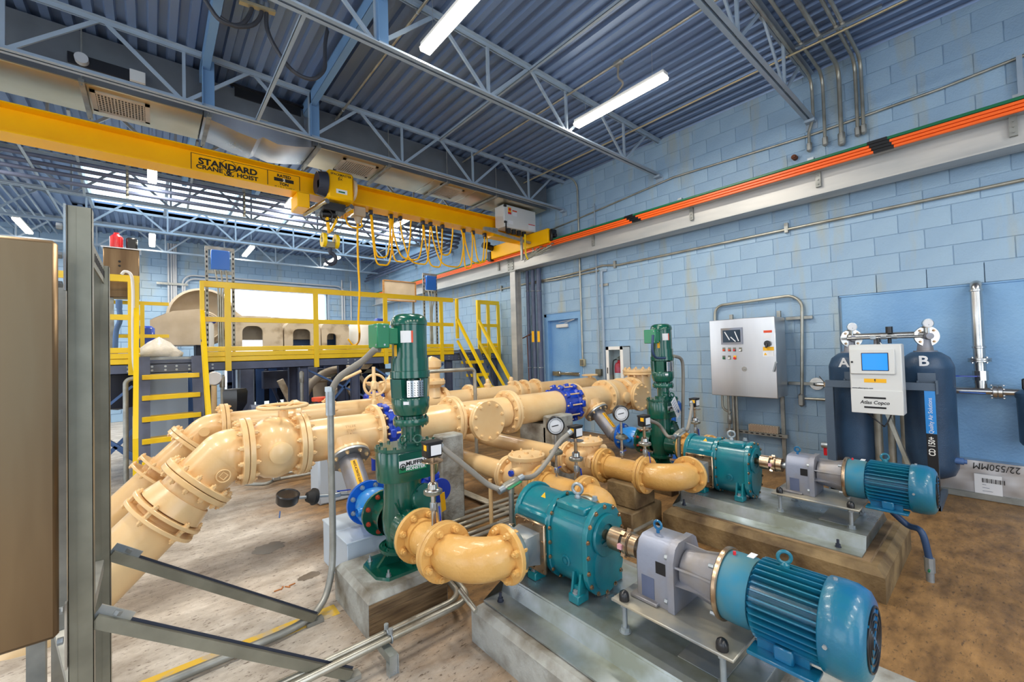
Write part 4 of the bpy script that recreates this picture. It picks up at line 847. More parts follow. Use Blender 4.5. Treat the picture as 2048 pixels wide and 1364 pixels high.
xd1 = discharge(1, XA, 'nearer', 'turning away behind the pump'); xd2 = discharge(-1, XA+DX, 'farther', 'turning away in front of the green grinder')
# pipe support post with yoke
for x, lab in ((xd1-.12, 'nearer'),): m = MB(); m.cyl((2.23, 2.95, 0), (2.23, 2.95, .42), .018, n=12); m.torus((2.35, 2.95, .515), (0, 1, 0), .1, .008, 14, 6, PI*.9, PI*1.6); m.cyl((2.23, 2.95, 0), (2.23, 2.95, .01), .05); solo('pipe_stand', m, 'cream', 'slim cream pipe stand with a hooked yoke under the nearer discharge pipe', 'pipe stand')
# ================================================================== GRINDERS
XM, YM = xs1, 2.52
def zz(y): return P(812, y, Y=YM).z
XM0 = XM
GR = thing('sludge_grinder', (XM, YM, .22), 'glossy green inline grinder with tall vertical motor on the nearer suction pipe', 'grinder', 'green vertical grinders')
XM = XM0+.095; A = (0, 0, 1); o = lambda z: (XM, YM, z)
px = lambda w_: w_/318
m = MB(); zt = zz(628); zs = zz(651); zf = zz(742); m.lathe([(0, zt), (px(24), zt-.004), (px(34), zt-.022), (px(37), zt-.05), (px(37.5), zs+.002), (px(35), zs), (px(35), zs-.002)], (XM, YM, 0), A, 40); m.cyl((XM-.03, YM-.118, zs+.04), (XM-.03, YM-.112, zs+.04), .012); part('motor_cap', m, 'green', GR, sharp=60)
m = MB(); m.cyl(o(zs), o(zf), px(35.5), n=40); m.lathe([(px(38), zz(716)), (px(37.8), zf)], (XM, YM, 0), A, 40)
mo = part('motor_body', m, 'green', GR)
def cylab(par, nm, r, a0, a1, z0, z1, mt, dr=.0015): m = MB(); m.lathe([(r+dr, z0), (r+dr, z1)], (XM, YM, 0), A, 12, a0, a1, ref=(1, 0, 0)); return part(nm, m, mt, par)
# ref (1,0,0): u = ref x a
def angp(r, tdeg): t = math.radians(tdeg); return Vector((XM+r*math.cos(t), YM+r*math.sin(t), 0))
def wrap(par, nm, r, d0, d1, z0, z1, mt):
    m = MB(); n = 8; vs = [angp(r, d0+(d1-d0)*i/n)+Vector((0, 0, z)) for z in (z0, z1) for i in range(n+1)]; m.add(vs, [(i, i+1, n+1+i+1, n+1+i) for i in range(n)]); return part(nm, m, mt, par)
wrap(mo, 'name_plate', px(36), 215, 255, zz(686), zz(663), 'label_white'); wrap(mo, 'plate_edge', px(36.1), 249, 255, zz(686), zz(663), 'redorange')
wrap(mo, 'yellow_sticker', px(36), 186, 200, zz(712), zz(690), 'label_yellow')
m = MB(); m.lathe([(0, zf+.004), (px(37), zf+.004), (px(40), zf), (px(40), zz(755)), (px(36), zz(757)), (0, zz(757))], (XM, YM, 0), A, 40); mfl = part('motor_flange', m, 'green', GR)
m = MB(); zl0, zl1 = zz(757), zz(795)
m.cyl(o(zl1), o(zl0), px(20), n=24)
for i in range(4):
    t = math.radians((198, 322, 80, 140)[i]); u = Vector((math.cos(t), math.sin(t), 0)); v = Vector((-math.sin(t), math.cos(t), 0)); m.prism([(px(22), zl1), (px(36), zl1), (px(38), zl0), (px(24), zl0)], Vector((XM, YM, 0))-v*.04, u, A, v*.08)
la = part('lantern', m, 'green', GR)
m = MB(); d0, d1 = 233, 287; n = 8; zq = (zz(792), zz(760)); rr = px(37)
vs = [angp(rr, d0+(d1-d0)*i/n)+Vector((0, 0, z)) for z in zq for i in range(n+1)]; m.add(vs, [(i, i+1, n+2+i, n+1+i) for i in range(n)]); gd = part('perforated_guard', m, 'steel', GR)
m = MB()
for r_ in range(6):
    for c_ in range(6):
        dd = d0+4+(d1-d0-8)*c_/5; z = zq[0]+.014+(zq[1]-zq[0]-.028)*r_/5; a = angp(rr+.001, dd); b = angp(rr+.001, dd+2.2); m.add([a+Vector((0, 0, z-.005)), b+Vector((0, 0, z-.009)), b+Vector((0, 0, z-.002)), a+Vector((0, 0, z+.004))], [(0, 1, 2, 3)])
part('guard_slots', m, 'ink', gd, kind='stuff')
m = MB(); m.lathe([(0, zl1+.004), (px(37), zl1+.002), (px(38.5), zl1-.006), (px(38), zz(815)), (px(33), zz(828)), (px(24), zz(832)), (px(24), zz(840))], (XM, YM, 0), A, 36); bl = part('bell_housing', m, 'green', GR)
wrap(bl, 'small_label', px(38.8), 222, 238, zz(806), zz(800), 'label_white')
m = MB(); m.lathe([(0, zz(836)), (px(35), zz(836)), (px(36), zz(838)), (px(36), zz(847)), (px(35), zz(849)), (0, zz(849))], (XM, YM, 0), A, 36); ff = part('drive_flange', m, 'green', GR); bolts(ff, o((zz(836)+zz(849))/2), A, px(30), 8, .009, abs(zz(836)-zz(849)), 'green')
m = MB(); m.cyl(o(zz(885)), o(zz(848)), px(20.5), n=24); m.cyl((XM+.0, YM-px(19), zz(866)), (XM, YM-px(22), zz(866)), .015, n=14); part('drive_neck', m, 'green', GR)
m = MB(); m.cyl(o(zz(890)), o(zz(880)), px(30), n=8); part('neck_foot', m, 'green', GR)
for a_ in (215, 262): p = angp(px(36), a_)+Vector((0, 0, zz(880))); m = MB(); m.torus(p+Vector((0, 0, .02)), (math.cos(math.radians(a_)), math.sin(math.radians(a_))*.4, .2), .024, .007, 18, 6); m.cyl(p-Vector((0, 0, .02)), p, .01); part('lifting_eye', m, 'green', GR)
# gear housing
zg0, zg1 = zz(952), zz(893)
def stad_xy(cx, cy, hl, r, z, n=10): return [Vector((cx+hl+r*math.cos(t), cy+r*math.sin(t), z)) for t in [-PI/2+PI*i/n for i in range(n+1)]]+[Vector((cx-hl+r*math.cos(t), cy+r*math.sin(t), z)) for t in [PI/2+PI*i/n for i in range(n+1)]]
XM = XM0; GX = XM+.065
m = MB(); m.loft([stad_xy(GX, YM, .075, .125, zg0), stad_xy(GX, YM, .075, .128, zg0+.01), stad_xy(GX, YM, .075, .128, zg1-.012), stad_xy(GX, YM, .075, .122, zg1)]); gh = part('gear_housing', m, 'green', GR)
m = MB(); m.loft([stad_xy(GX, YM, .075, .134, zg1-.002), stad_xy(GX, YM, .075, .134, zg1+.018)]); tp = part('top_plate', m, 'green', gh)
for q in stad_xy(GX, YM, .075, .115, zg1+.018, 6): m = MB(); m.hexn(q, q+Vector((0, 0, .012)), .01); part('plate_bolt', m, 'green', tp)
GX -= .055
m = MB(); m.b2((GX-.07, YM-.134, zg0+.06), (GX+.12, YM-.12, zg1-.01), .004); bp_ = part('badge_panel', m, 'green', gh)
m = MB(); m.b2((GX-.068, YM-.137, zg0+.065), (GX+.115, YM-.1345, zg0+.125)); part('badge_plate', m, 'lightgrey', bp_) if False else None
m = MB(); m.b2((GX-.068, YM-.137, zg0+.065), (GX+.115, YM-.1345, zg0+.095)); part('badge_green_band', m, 'box_green', gh); m = MB(); m.b2((GX-.068, YM-.137, zg0+.095), (GX+.115, YM-.1345, zg0+.135)); part('badge_white_band', m, 'label_white', gh)
text('lettering', 'MUFFIN', (GX+.04, YM-.138, zg0+.113), R_, U, .034, 'ink', gh, bold=.0012, squash=1.1); text('lettering', 'MONSTER', (GX+.04, YM-.138, zg0+.082), R_, U, .026, 'label_white', gh, bold=.0008, squash=1.1)
m = MB(); m.torus((GX-.045, YM-.138, zg0+.1), (0, 1, 0), .017, .003, 20, 5); m.box((GX-.045, YM-.138, zg0+.1), (.02, .001, .006), bev=0); m.box((GX-.045, YM-.138, zg0+.1), (.006, .001, .02)); part('round_emblem', m, 'ink', gh)
GX += .055
# body
zb0 = .27
def ell(cx, cy, rx, ry, z, n=28): return [Vector((cx+rx*math.cos(2*PI*i/n), cy+ry*math.sin(2*PI*i/n), z)) for i in range(n)]
m = MB(); m.loft([ell(XM, YM, .082, .082, .33), ell(XM, YM, .084, .085, .39), ell(XM, YM, .10, .11, .44), ell(XM+.01, YM, .115, .12, .52), ell(XM+.02, YM, .115, .112, .60), ell(XM+.03, YM, .12, .105, zg0+.01)]); body = part('cutter_body', m, 'green', GR)
m = MB(); m.lathe([(.11, 0), (.105, .06), (.095, .13), (.095, .17)], (XM, YM-.1, zp), (0, -1, 0), 28); part('flow_nozzle', m, 'green', GR); m = MB(); m.lathe([(.11, 0), (.105, .06), (.095, .13), (.095, .16)], (XM, YM+.08, zp), (0, 1, 0), 28); part('flow_nozzle', m, 'green', GR)
flange(GR, (XM, YM-.248+.0, zp), (0, 1, 0), .152, .022, 8, 'green', .012, PCD=.125); flange(GR, (XM, YM+.235, zp), (0, 1, 0), .15, .024, 8, 'green', .013, bmt='rusty_red', PCD=.122)
cvd = Vector((.18, -.92, .3)).normalized(); cb = Vector((XM+.095, YM, .585))+cvd*.04
m = MB(); m.cyl(cb, cb+cvd*.085, .09, n=28); m.cyl(cb+cvd*.085, cb+cvd*.095, .088, .084, n=28); cv = part('inspection_cover', m, 'green', GR); bolts(cv, cb+cvd*.088, cvd, .076, 4, .006, .02, 'green')
m = MB(); m.bar((XM-.08, YM-.12, .64), (XM+.02, YM-.135, .42), .012, .012); part('casting_rib', m, 'green', GR)
m = MB(); m.lathe([(0, 0), (.125, 0), (.127, .02), (.09, .024)], (XM, YM, .318), (0, 0, 1), 28); lf = part('lower_flange', m, 'green', GR); bolts(lf, (XM, YM, .328), (0, 0, 1), .108, 8, .008, .022, 'green')
m = MB(); m.loft([[Vector((XM+a*s_, YM+b*s_, z)) for a, b in ((-.15, -.17), (.13, -.17), (.19, -.1), (.19, .1), (.13, .17), (-.13, .17), (-.2, .1), (-.2, -.1))] for z, s_ in ((.222, 1), (.238, .98))]); m.prism([(-.15, 0), (-.06, .1), (.06, .1), (.15, 0)], (XM-.01, YM, .238), (0, 1, 0), (0, 0, 1), (.02, 0, 0)); m.prism([(-.15, 0), (-.06, .1), (.06, .1), (.15, 0)], (XM, YM-.01, .238), (1, 0, 0), (0, 0, 1), (0, .02, 0)); bsm = part('pedestal', m, 'green', GR)
for a, b in ((-.14, -.14), (.13, -.13), (-.15, .11), (.12, .13)): m = MB(); hexbolt(m, (XM+a, YM+b, .238), .012, .018); m.cyl((XM+a, YM+b, .25), (XM+a, YM+b, .275), .006, n=8); part('anchor_bolt', m, 'zinc', bsm)
# terminal box
XM = XM0+.095; tb = P(758, 672, Y=YM-.03); m = MB(); m.b2((XM-.245, YM-.07, tb.z-.075), (XM-.165, YM+.07, tb.z+.075), .006); m.b2((XM-.165, YM-.045, tb.z-.05), (XM-.09, YM+.045, tb.z+.05), .004); bx = part('terminal_box', m, 'box_green', GR)
for z in (-.055, .055): m = MB(); m.cyl((XM-.245, YM-.055, tb.z+z), (XM-.249, YM-.055, tb.z+z), .006, n=8); m.cyl((XM-.2, YM-.07, tb.z+z), (XM-.2, YM-.0735, tb.z+z), .006, n=8); part('cover_screw', m, 'zinc', bx)
XM = XM0; g2 = copy_tree(GR, d=(xs2-xs1, 0, 0)); g2['label'] = 'glossy green inline grinder with tall motor on the farther suction pipe by the wall'
# blue valves between grinder and grey spools
def blue_valve(x, who, d_=''):
    v = thing('blue_check_valve', (x, 2.88, zp-.15), f'round blue valve bolted behind the {who} green grinder', 'valve', 'blue valves behind the grinders')
    m = MB(); m.lathe([(.1, 0), (.115, .03), (.13, .09), (.128, .15), (.1, .24)], (x, 2.77, zp), (0, 1, 0), 28); m.lathe([(.03, 0), (.035, .03), (.028, .05)], (x-.1, 2.84, zp+.01), (-1, 0, 0), 14); part('valve_body', m, 'blue_light', v)
    flange(v, (x, 3.02, zp), (0, 1, 0), .155, .026, 8, 'blue_valve', .014, bmt='zinc', pair=False, PCD=.125)
    # grey spool: level stub, mitre, then 45 degrees up to the header branch
    s = thing('grey_spool', (x, 3.1, zp), f'silvery grey mitred spool rising to the header above the {who} grinder', 'pipe', 'grey mitred spools')
    c0, c1, c2 = Vector((x, 3.034, zp)), Vector((x, 3.14, zp)), Vector((x, 3.38, zp+.24)); m = MB(); m.tube([c0, c1-Vector((0, .02, 0)), c1+Vector((0, .015, .015)), c2], .084, 28); m.torus(c1, (0, .92, .38), .0845, .003, 28, 6); part('spool_body', m, 'gear_grey', s)
    dn = (c2-c1).normalized(); flange(s, c2+dn*.012, dn, .158, .02, 8, 'zinc', .013, bmt='cream', PCD=.128)
    m = MB(); u = dn.cross(Vector((1, 0, 0))).normalized(); vs = []; n = 6; u = Vector((0, -.707, .707))
    vs = [c1+dn*t_+.0856*(math.cos(a)*u+math.sin(a)*Vector((-1, 0, 0))) for t_ in (.06, .28) for a in [-.15+.55*i/n for i in range(n+1)]]; m.add(vs, [(i, i+1, n+2+i, n+1+i) for i in range(n)]); part('yellow_label', m, 'label_yellow', s)
    ac = .13; cc = c1+dn*.17+.0868*(math.cos(ac)*u+math.sin(ac)*Vector((-1, 0, 0)))
    text('lettering', 'WASTE ACTIVATED SLUDGE', cc, -dn, u.cross(-dn)*1.0 if False else (math.cos(ac)*u+math.sin(ac)*Vector((-1, 0, 0))).cross(-dn), .026, 'ink', s, squash=.62)
    return c2, dn
c2a, dn = blue_valve(xs1, 'nearer'); c2b, _ = blue_valve(xs2, 'farther')
# grinder plinths
p3 = pad(0, [(.87, 2.26), (1.36, 2.26), (1.36, 2.8), (.87, 2.8)], .222, .03, 'square concrete plinth with board marks under the nearer green grinder')
m = MB()
for k in range(9): m.b2((.873, 2.2588-.0012*(k % 2), .004+.0205*k), (1.357, 2.262, .0235+.0205*k))
part('board_marks', m, 'form_wood', p3, kind='stuff')
pad(1, [(xs2-.27, 2.26), (xs2+.22, 2.26), (xs2+.22, 2.8), (xs2-.27, 2.8)], .222, .03, 'concrete plinth under the farther green grinder')
# ================================================================== HEADERS
HY, HZ, HR = 3.57, .865, .165
def hx(px_): return P(px_, 885-.171*(px_-650), Y=HY).x
cc_ = 'cream flanged header'
def spool(nm, a, b, label, y=HY, z=HZ, r=HR, mt='cream', cat='pipe', grp='front header sections'):
    t = thing(nm, ((a+b)/2, y, z-r), label, cat, grp); m = MB(); m.cyl((a, y, z), (b, y, z), r, n=40); part('pipe_run', m, mt, t); return t
FR = .235
def valve(a, b, label, y=HY, z=HZ, r=HR):
    v = thing('plug_valve', ((a+b)/2, y, z-r), label, 'valve', 'cream plug valves'); m = MB(); L = b-a
    m.lathe([(r, 0), (r*1.02, .05*L), (r*1.28, .25*L), (r*1.38, .5*L), (r*1.28, .75*L), (r*1.02, .95*L), (r, L)], (a, y, z), (1, 0, 0), 36); part('valve_body', m, 'cream', v)
    m = MB(); m.lathe([(.075, 0), (.075, .05), (.06, .06), (0, .062)], ((a+b)/2, y-r*1.2, z-.01), (0, -1, 0), 24); part('trunnion_cap', m, 'cream', v); return v
x = [hx(p) for p in (490, 503, 600, 748, 760, 792, 903, 1012, 1112, 1143, 1208, 1243)]
# left elbow and buried leg
d45 = (P(250, 1112, Y=HY)-P(395, 968, Y=HY)); d45.y = 0; d45.normalize()
e = thing('header_elbow', (x[0], HY, HZ-.2), 'large cream elbow turning the front header down at the left', 'pipe elbow'); m = MB()
pf = P(395, 965, Y=HY); start = Vector((x[0]-.02, HY, HZ)); k_ = Vector((pf.x, HY, pf.z)); # bend vertex: line from pf back along -d45 to the header axis
tt = (HZ-k_.z)/(-d45.z); V = k_-d45*tt; pts = fillet([start, V, k_+d45*.02], .42, 12); m.tube(pts, lambda t: HR*(1+.05*math.sin(PI*t)), 40); part('elbow_body', m, 'cream', e)
m = MB(); c = (start+k_)/2+Vector((.0, -HR-.01, -.03)); m.torus(c, (0, 1, 0), .04, .005, 24, 6); m.torus(c, (0, 1, 0), .026, .004, 4, 6); part('cast_mark', m, 'cream', e)
flange(e, (x[0], HY, HZ), (1, 0, 0), FR, .034, 12, 'cream', .017, pair=True, PCD=.205)
flange(e, k_, d45, FR, .034, 12, 'cream', .017, pair=True, PCD=.205)
lg = thing('sloping_pipe', k_+d45*.6, 'cream header leg with a bolted restraint slanting into the floor at left', 'pipe'); m = MB(); fl_ = k_+d45*((k_.z+.12)/-d45.z); m.cyl(k_+d45*.03, fl_, HR, n=40); part('pipe_run', m, 'cream', lg)
m = MB(); m.cyl(k_+d45*.1, k_+d45*.2, HR*1.08, HR*1.22, n=40); part('gland', m, 'cream', lg)
for s_ in (.22, .28): flange(lg, k_+d45*s_, d45, .232, .022, 6, 'cream', .016, name='restraint_ring', PCD=.212)
# front header pieces
flange(valve(x[0]+.035, x[2]-.03, 'big round cream plug valve under the horizontal handwheel'), (x[2], HY, HZ), (1, 0, 0), FR, .034, 12, 'cream', .017, pair=True, PCD=.205)
def hand(cx, y, z0, z1, R, label, ax=(0, 0, 1)):
    t = thing('handwheel', (cx, y, z0), label, 'handwheel', 'cream handwheels'); m = MB(); a = Vector(ax).normalized(); b = Vector((cx, y, z0)); c = b+a*(z1-z0); m.torus(c, a, R, .013, 36, 8); u, v, _ = frame(a); part('rim', m, 'cream', t)
    for i in range(5): q = 2*PI*i/5; m = MB(); m.cyl(c-a*.02, c+R*(math.cos(q)*u+math.sin(q)*v), .01, n=8); part('spoke', m, 'cream', t)
    m = MB(); m.cyl(b, c, .02, n=12); m.cyl(b, b+a*.06, .035, n=14); part('stem', m, 'cream', t)
wx = P(566, 812, Y=HY).x; hand(wx, HY, HZ+.2, P(566, 812, Y=HY).z, .165, 'horizontal cream handwheel above the left end of the front header')
t = spool('header_tee', x[2]+.03, x[3], 'cream header tee feeding the grey spool above the nearer grinder'); bm = MB(); bm.cyl(Vector((xs1, HY, HZ)), c2a+dn*.02, .1, n=28); bm.lathe([(.16, .1), (.1, .2)], (xs1, HY, HZ), -dn, 28); part('branch', bm, 'cream', t); flange(t, c2a+dn*.036, dn, .158, .026, 8, 'cream', .013, PCD=.128)
flange(t, (x[3], HY, HZ), (1, 0, 0), FR, .034, 12, 'cream', .017, PCD=.205)
text('cast_lettering', 'TYLER\n12 x 8\nDI', (hx(688), HY-HR-.0005, HZ+.07), (1, 0, 0), (0, .2, 1), .03, 'cream', t, depth=.002)
def coupling(a, b, label):
    t = thing('restrained_coupling', ((a+b)/2, HY, HZ-HR), label, 'coupling', 'blue header couplings'); m = MB(); m.cyl((a, HY, HZ), (b, HY, HZ), HR*.99, n=36); part('pipe_end', m, 'ochre', t)
    m = MB(); m.lathe([(HR*1.02, 0), (HR*1.2, 0), (HR*1.2, .03), (HR*1.06, .05), (HR*1.06, b-a-.05), (HR*1.2, b-a-.03), (HR*1.2, b-a), (HR*1.02, b-a)], (a, HY, HZ), (1, 0, 0), 36); part('coupling_ring', m, 'blue_dark', t)
    for i in range(10):
        q = 2*PI*i/10; u = Vector((0, math.cos(q), math.sin(q))); c0 = Vector((a, HY, HZ))+u*HR*1.28
        m = MB(); m.bar(c0+Vector((.0, 0, 0)), c0+Vector((.05, 0, 0)), .075, .05, ref=u, bev=.008); part('lug', m, 'blue_dark', t); m = MB(); m.bar(c0+Vector((b-a-.05, 0, 0)), c0+Vector((b-a, 0, 0)), .075, .05, ref=u, bev=.008); lg_ = part('lug', m, 'blue_dark', t)
        m = MB(); m.cyl(c0+Vector((-.02, 0, 0)), c0+Vector((b-a+.02, 0, 0)), .009, n=8); m.hexn(c0+Vector((b-a, 0, 0)), c0+Vector((b-a+.015, 0, 0)), .016); part('tie_bolt', m, 'cream', lg_)
coupling(x[4], x[5]+.1, 'deep blue lugged coupling on the header behind the nearer grinder')
t = spool('header_pipe', x[5]+.1, x[6]-.03, 'short cream header pipe right behind the nearer grinder motor'); flange(t, (x[6], HY, HZ), (1, 0, 0), FR, .034, 12, 'cream', .017, pair=True, PCD=.205)
t = spool('header_tee', x[6]+.035, x[7]-.03, 'cream header tee with a round blanked branch facing the camera'); bx_ = hx(958)+.02; bc = Vector((P(975, 842, Y=HY-.3).x, HY, HZ)); m = MB(); m.cyl(bc, bc-Vector((0, .27, 0)), HR*.9, n=36); part('branch', m, 'cream', t)
flange(t, bc-Vector((0, .3, 0)), (0, 1, 0), .195, .03, 10, 'cream', .015, pair=True, PCD=.165)
flange(t, (x[7]+.02, HY, HZ), (1, 0, 0), FR, .034, 12, 'cream', .017, pair=True, PCD=.205)
spool('header_pipe', x[7]+.05, x[8]+.02, 'long smooth cream header pipe between the blanked tee and right blue coupling')
coupling(x[8], x[9], 'deep blue lugged coupling on the right half of the header')
t = spool('header_tee', x[9], x[10]-.03, 'cream header tee feeding the grey spool above the farther grinder'); bm = MB(); bm.cyl(Vector((xs2, HY, HZ)), c2b+dn*.02, .1, n=28); bm.lathe([(.16, .1), (.1, .2)], (xs2, HY, HZ), -dn, 28); part('branch', bm, 'cream', t); flange(t, c2b+dn*.036, dn, .158, .026, 8, 'cream', .013, PCD=.128)
flange(t, (x[9]+.03, HY, HZ), (1, 0, 0), FR, .034, 12, 'cream', .017, PCD=.205)
xr0, xr1, xe = x[10]+.03, x[11]-.05, 5.45
flange(t, (x[10], HY, HZ), (1, 0, 0), FR, .034, 12, 'cream', .017, pair=True, PCD=.205)
v = valve(xr0, max(xr1, xr0+.32), 'round cream plug valve at the right end of the header'); xr1 = max(xr1, xr0+.32); flange(v, (xr1+.03, HY, HZ), (1, 0, 0), FR, .034, 12, 'cream', .017, pair=True, PCD=.205)
xe = P(1290, 770, Y=HY).x-.15
t = spool('header_riser', xr1+.06, xe, 'cream header end tee rising to a bolted blank flange by the wall'); m = MB(); m.cyl((xe, HY, HZ-.19), (xe, HY, HZ+.26), HR, n=36); m.ball((xe, HY, HZ-.17), HR, 24, 10, (1, 1, .6)); part('riser', m, 'cream', t)
flange(t, (xe, HY, HZ+.3), (0, 0, 1), FR, .034, 12, 'cream', .017, pair=True, PCD=.205)
m = MB(); bxx = xe-.42; m.cyl((bxx, HY, HZ-.02), (bxx, HY-.25, HZ-.02), HR*.85, n=32); part('branch', m, 'cream', t); flange(t, (bxx, HY-.27, HZ-.02), (0, 1, 0), .19, .03, 10, 'cream', .015, pair=True, PCD=.16); flange(t, (xe-.22, HY, HZ), (1, 0, 0), FR, .034, 12, 'cream', .017, pair=True, PCD=.205)
# header supports
def block(px_, y0, y1, w_, h, label, mt='concrete_grey', yy=HY):
    xx = hx(px_) if px_ > 20 else px_; m = MB(); m.loft([[Vector((xx+a*s_, yy+b*s_, z)) for a, b in ((-w_/2, y0), (w_/2, y0), (w_/2, y1), (-w_/2, y1))] for z, s_ in ((0, 1), (h-.03, 1), (h, .93))]); m.b2((xx-w_/2, yy-.34, 0), (xx+w_/2, yy-.18, h+.10), .015); return solo('pipe_support', m, mt, label, 'pipe support', 'concrete pipe supports')
block(866, -.24, .22, .24, HZ-HR-.005, 'concrete pipe support under the header right of the nearer grinder')
block(1083, -.22, .2, .34, HZ-HR-.005, 'pale concrete pipe support under the header left of the blue coupling')
q4 = P(668, 995, Z=0); m = MB(); m.b2((q4.x-.2, 4.6, 0), (q4.x+.16, 4.9, .59), .02); solo('pipe_support', m, 'box_grey', 'painted grey pipe support under the rear header at the left', 'pipe support', 'concrete pipe supports')
m = MB(); q = P(975, 935, Z=0); m.b2((3.13-.2, 3.2, 0), (3.13+.16, 3.55, .42), .02); solo('pipe_support', m, 'concrete_grey', 'squat concrete pipe support below the farther discharge pipe', 'pipe support', 'concrete pipe supports')
m = MB(); m.b2((2.9, 1.98, 0), (3.35, 2.3, .2), .01); m.b2((2.98, 2.0, .2), (3.28, 2.28, .395), .01); solo('pipe_support', m, 'concrete', 'low brown concrete pipe support by the farther plinth corner', 'pipe support', 'concrete pipe supports')
# white electrical boxes beside the nearer plinth
m = MB(); m.b2((.965, 3.06, 0), (1.3, 3.36, .31), .004); m.b2((.96, 3.055, .297), (1.305, 3.365, .312), .003); solo('utility_box', m, 'box_grey', 'pale grey metal floor box, the one nearer the header', 'box', 'pale grey floor boxes')
m = MB(); m.b2((.955, 2.815, 0), (1.29, 3.048, .31), .004); m.b2((.95, 2.81, .297), (1.295, 3.05, .312), .003); solo('utility_box', m, 'box_grey', 'pale grey metal floor box pressed against the nearer grinder plinth', 'box', 'pale grey floor boxes')
# ---- rear header and everything mounted on it
BY, BR = 4.75, .118; BZ = P(700, 822, Y=4.75).z
def bx2(px_, py_): return P(px_, py_, Y=BY).x
ra, rb = bx2(448, 855), 5.9
t = thing('rear_header', (2.5, BY, BZ-BR), 'cream rear header pipe running parallel behind the front header', 'pipe'); m = MB(); m.cyl((ra, BY, BZ), (rb, BY, BZ), BR, n=36); part('pipe_run', m, 'cream', t)
for p in ((590, 830), (658, 822), (752, 800), (885, 800), (938, 800), (1030, 785), (1048, 785), (1070, 780)): flange(t, (bx2(*p), BY, BZ), (1, 0, 0), BR+.06 if p[0] != 658 else BR+.015, .05, 10, 'cream', .013, PCD=BR+.035)
kk = Vector((bx2(382, 885), BY, P(382, 885, Y=BY).z)); t2 = thing('rear_elbow', (ra, BY, .6), 'smaller cream elbow behind the large one, slanting down at the left', 'pipe elbow'); tt = (BZ-kk.z)/(-d45.z); V2 = kk-d45*tt
m = MB(); m.tube(fillet([(ra, BY, BZ), V2, kk+d45*.02], .36, 10), BR, 32); en = kk+d45*((kk.z+.1)/-d45.z); m.cyl(kk+d45*.02, en, BR, n=32); part('elbow_body', m, 'cream', t2)
flange(t2, (ra, BY, BZ), (1, 0, 0), .2, .03, 10, 'cream', .014, pair=True, PCD=.17); flange(t2, kk, d45, .2, .03, 10, 'cream', .014, pair=True, PCD=.17)
for s_ in (.28, .36): flange(t2, kk+d45*s_, d45, .2, .02, 6, 'cream', .013, name='restraint_ring', PCD=.185)
m = MB(); c = Vector((ra-.16, BY-BR*1.02, BZ-.02)); m.cyl(c, c-Vector((0, .03, 0)), .04, n=20); part('boss', m, 'cream', t2)
for i, (bxx, sz) in enumerate(((bx2(865, 790), 1.0),)):
    t = thing('valve_cluster', (bxx, BY, BZ+BR), 'cream valve with bonnet and packing standing on the rear header', 'valve'); m = MB(); m.lathe([(.12, 0), (.1, .12), (.14, .16), (.14, .2), (.1, .24), (.1, .36), (.12, .38), (.12, .46), (.06, .5), (0, .52)], (bxx, BY, BZ+BR*.5), (0, 0, 1), 28); part('valve_body', m, 'cream', t)
    flange(t, (bxx, BY, BZ+BR+.13), (0, 0, 1), .165, .05, 8, 'cream', .012, PCD=.14)
    b2_ = bx2(788, 770); m = MB(); m.lathe([(.1, 0), (.13, .1), (.1, .2), (.11, .28), (.06, .34)], (b2_, BY-.05, BZ+BR*.4), (0, 0, 1), 24); m.cyl((b2_-.2, BY-.05, BZ+.24), (b2_+.2, BY-.05, BZ+.24), .07, n=20); m.cyl((b2_+.2, BY-.05, BZ+.24), (b2_+.23, BY-.05, BZ+.24), .12, n=20); part('side_body', m, 'cream', t)
wc = P(750, 770, Y=4.55); hand(wc.x+.1, 4.55, wc.z, wc.z, .155, 'upright cream spoked handwheel left of the nearer grinder motor', ax=(-.25, -1, 0)) if False else None
def wheel(c, ax, R, label):
    t = thing('handwheel', c, label, 'handwheel', 'cream handwheels'); a = Vector(ax).normalized(); u, v, _ = frame(a); m = MB(); m.torus(c, a, R, .014, 36, 8); part('rim', m, 'cream', t)
    for i in range(5): q = 2*PI*i/5+.3; m = MB(); m.cyl(c, c+R*(math.cos(q)*u+math.sin(q)*v), .011, n=8); part('spoke', m, 'cream', t)
    m = MB(); m.cyl(c+a*.03, c-a*.28, .025, n=12); m.cyl(c+a*.02, c-a*.03, .04, n=16); part('stem', m, 'cream', t)
wheel(P(750, 770, Y=4.5), (-.15, -1, 0), .115, 'upright cream spoked handwheel left of the nearer grinder motor')
hand(P(1180, 755, Y=BY).x, BY, BZ+BR*.6, P(1180, 750, Y=BY).z, .13, 'small horizontal cream handwheel above the rear header near the door')
for p, lab in (((975, 757), 'second'), ((1022, 752), 'third')): c = P(*p, Y=BY); m = MB(); m.lathe([(.05, 0), (.05, .05), (.03, .07), (.03, .11), (.015, .13)], (c.x, BY, BZ+BR*.9), (0, 0, 1), 16); m.box((c.x, BY, BZ+BR+.03), (.12, .05, .03), bev=.01); solo('pipe_fitting', m, 'cream', f'small cream hydrant style fitting on the rear header, {"left" if lab == "second" else "right"} one', 'fitting', 'small fittings on the rear header')
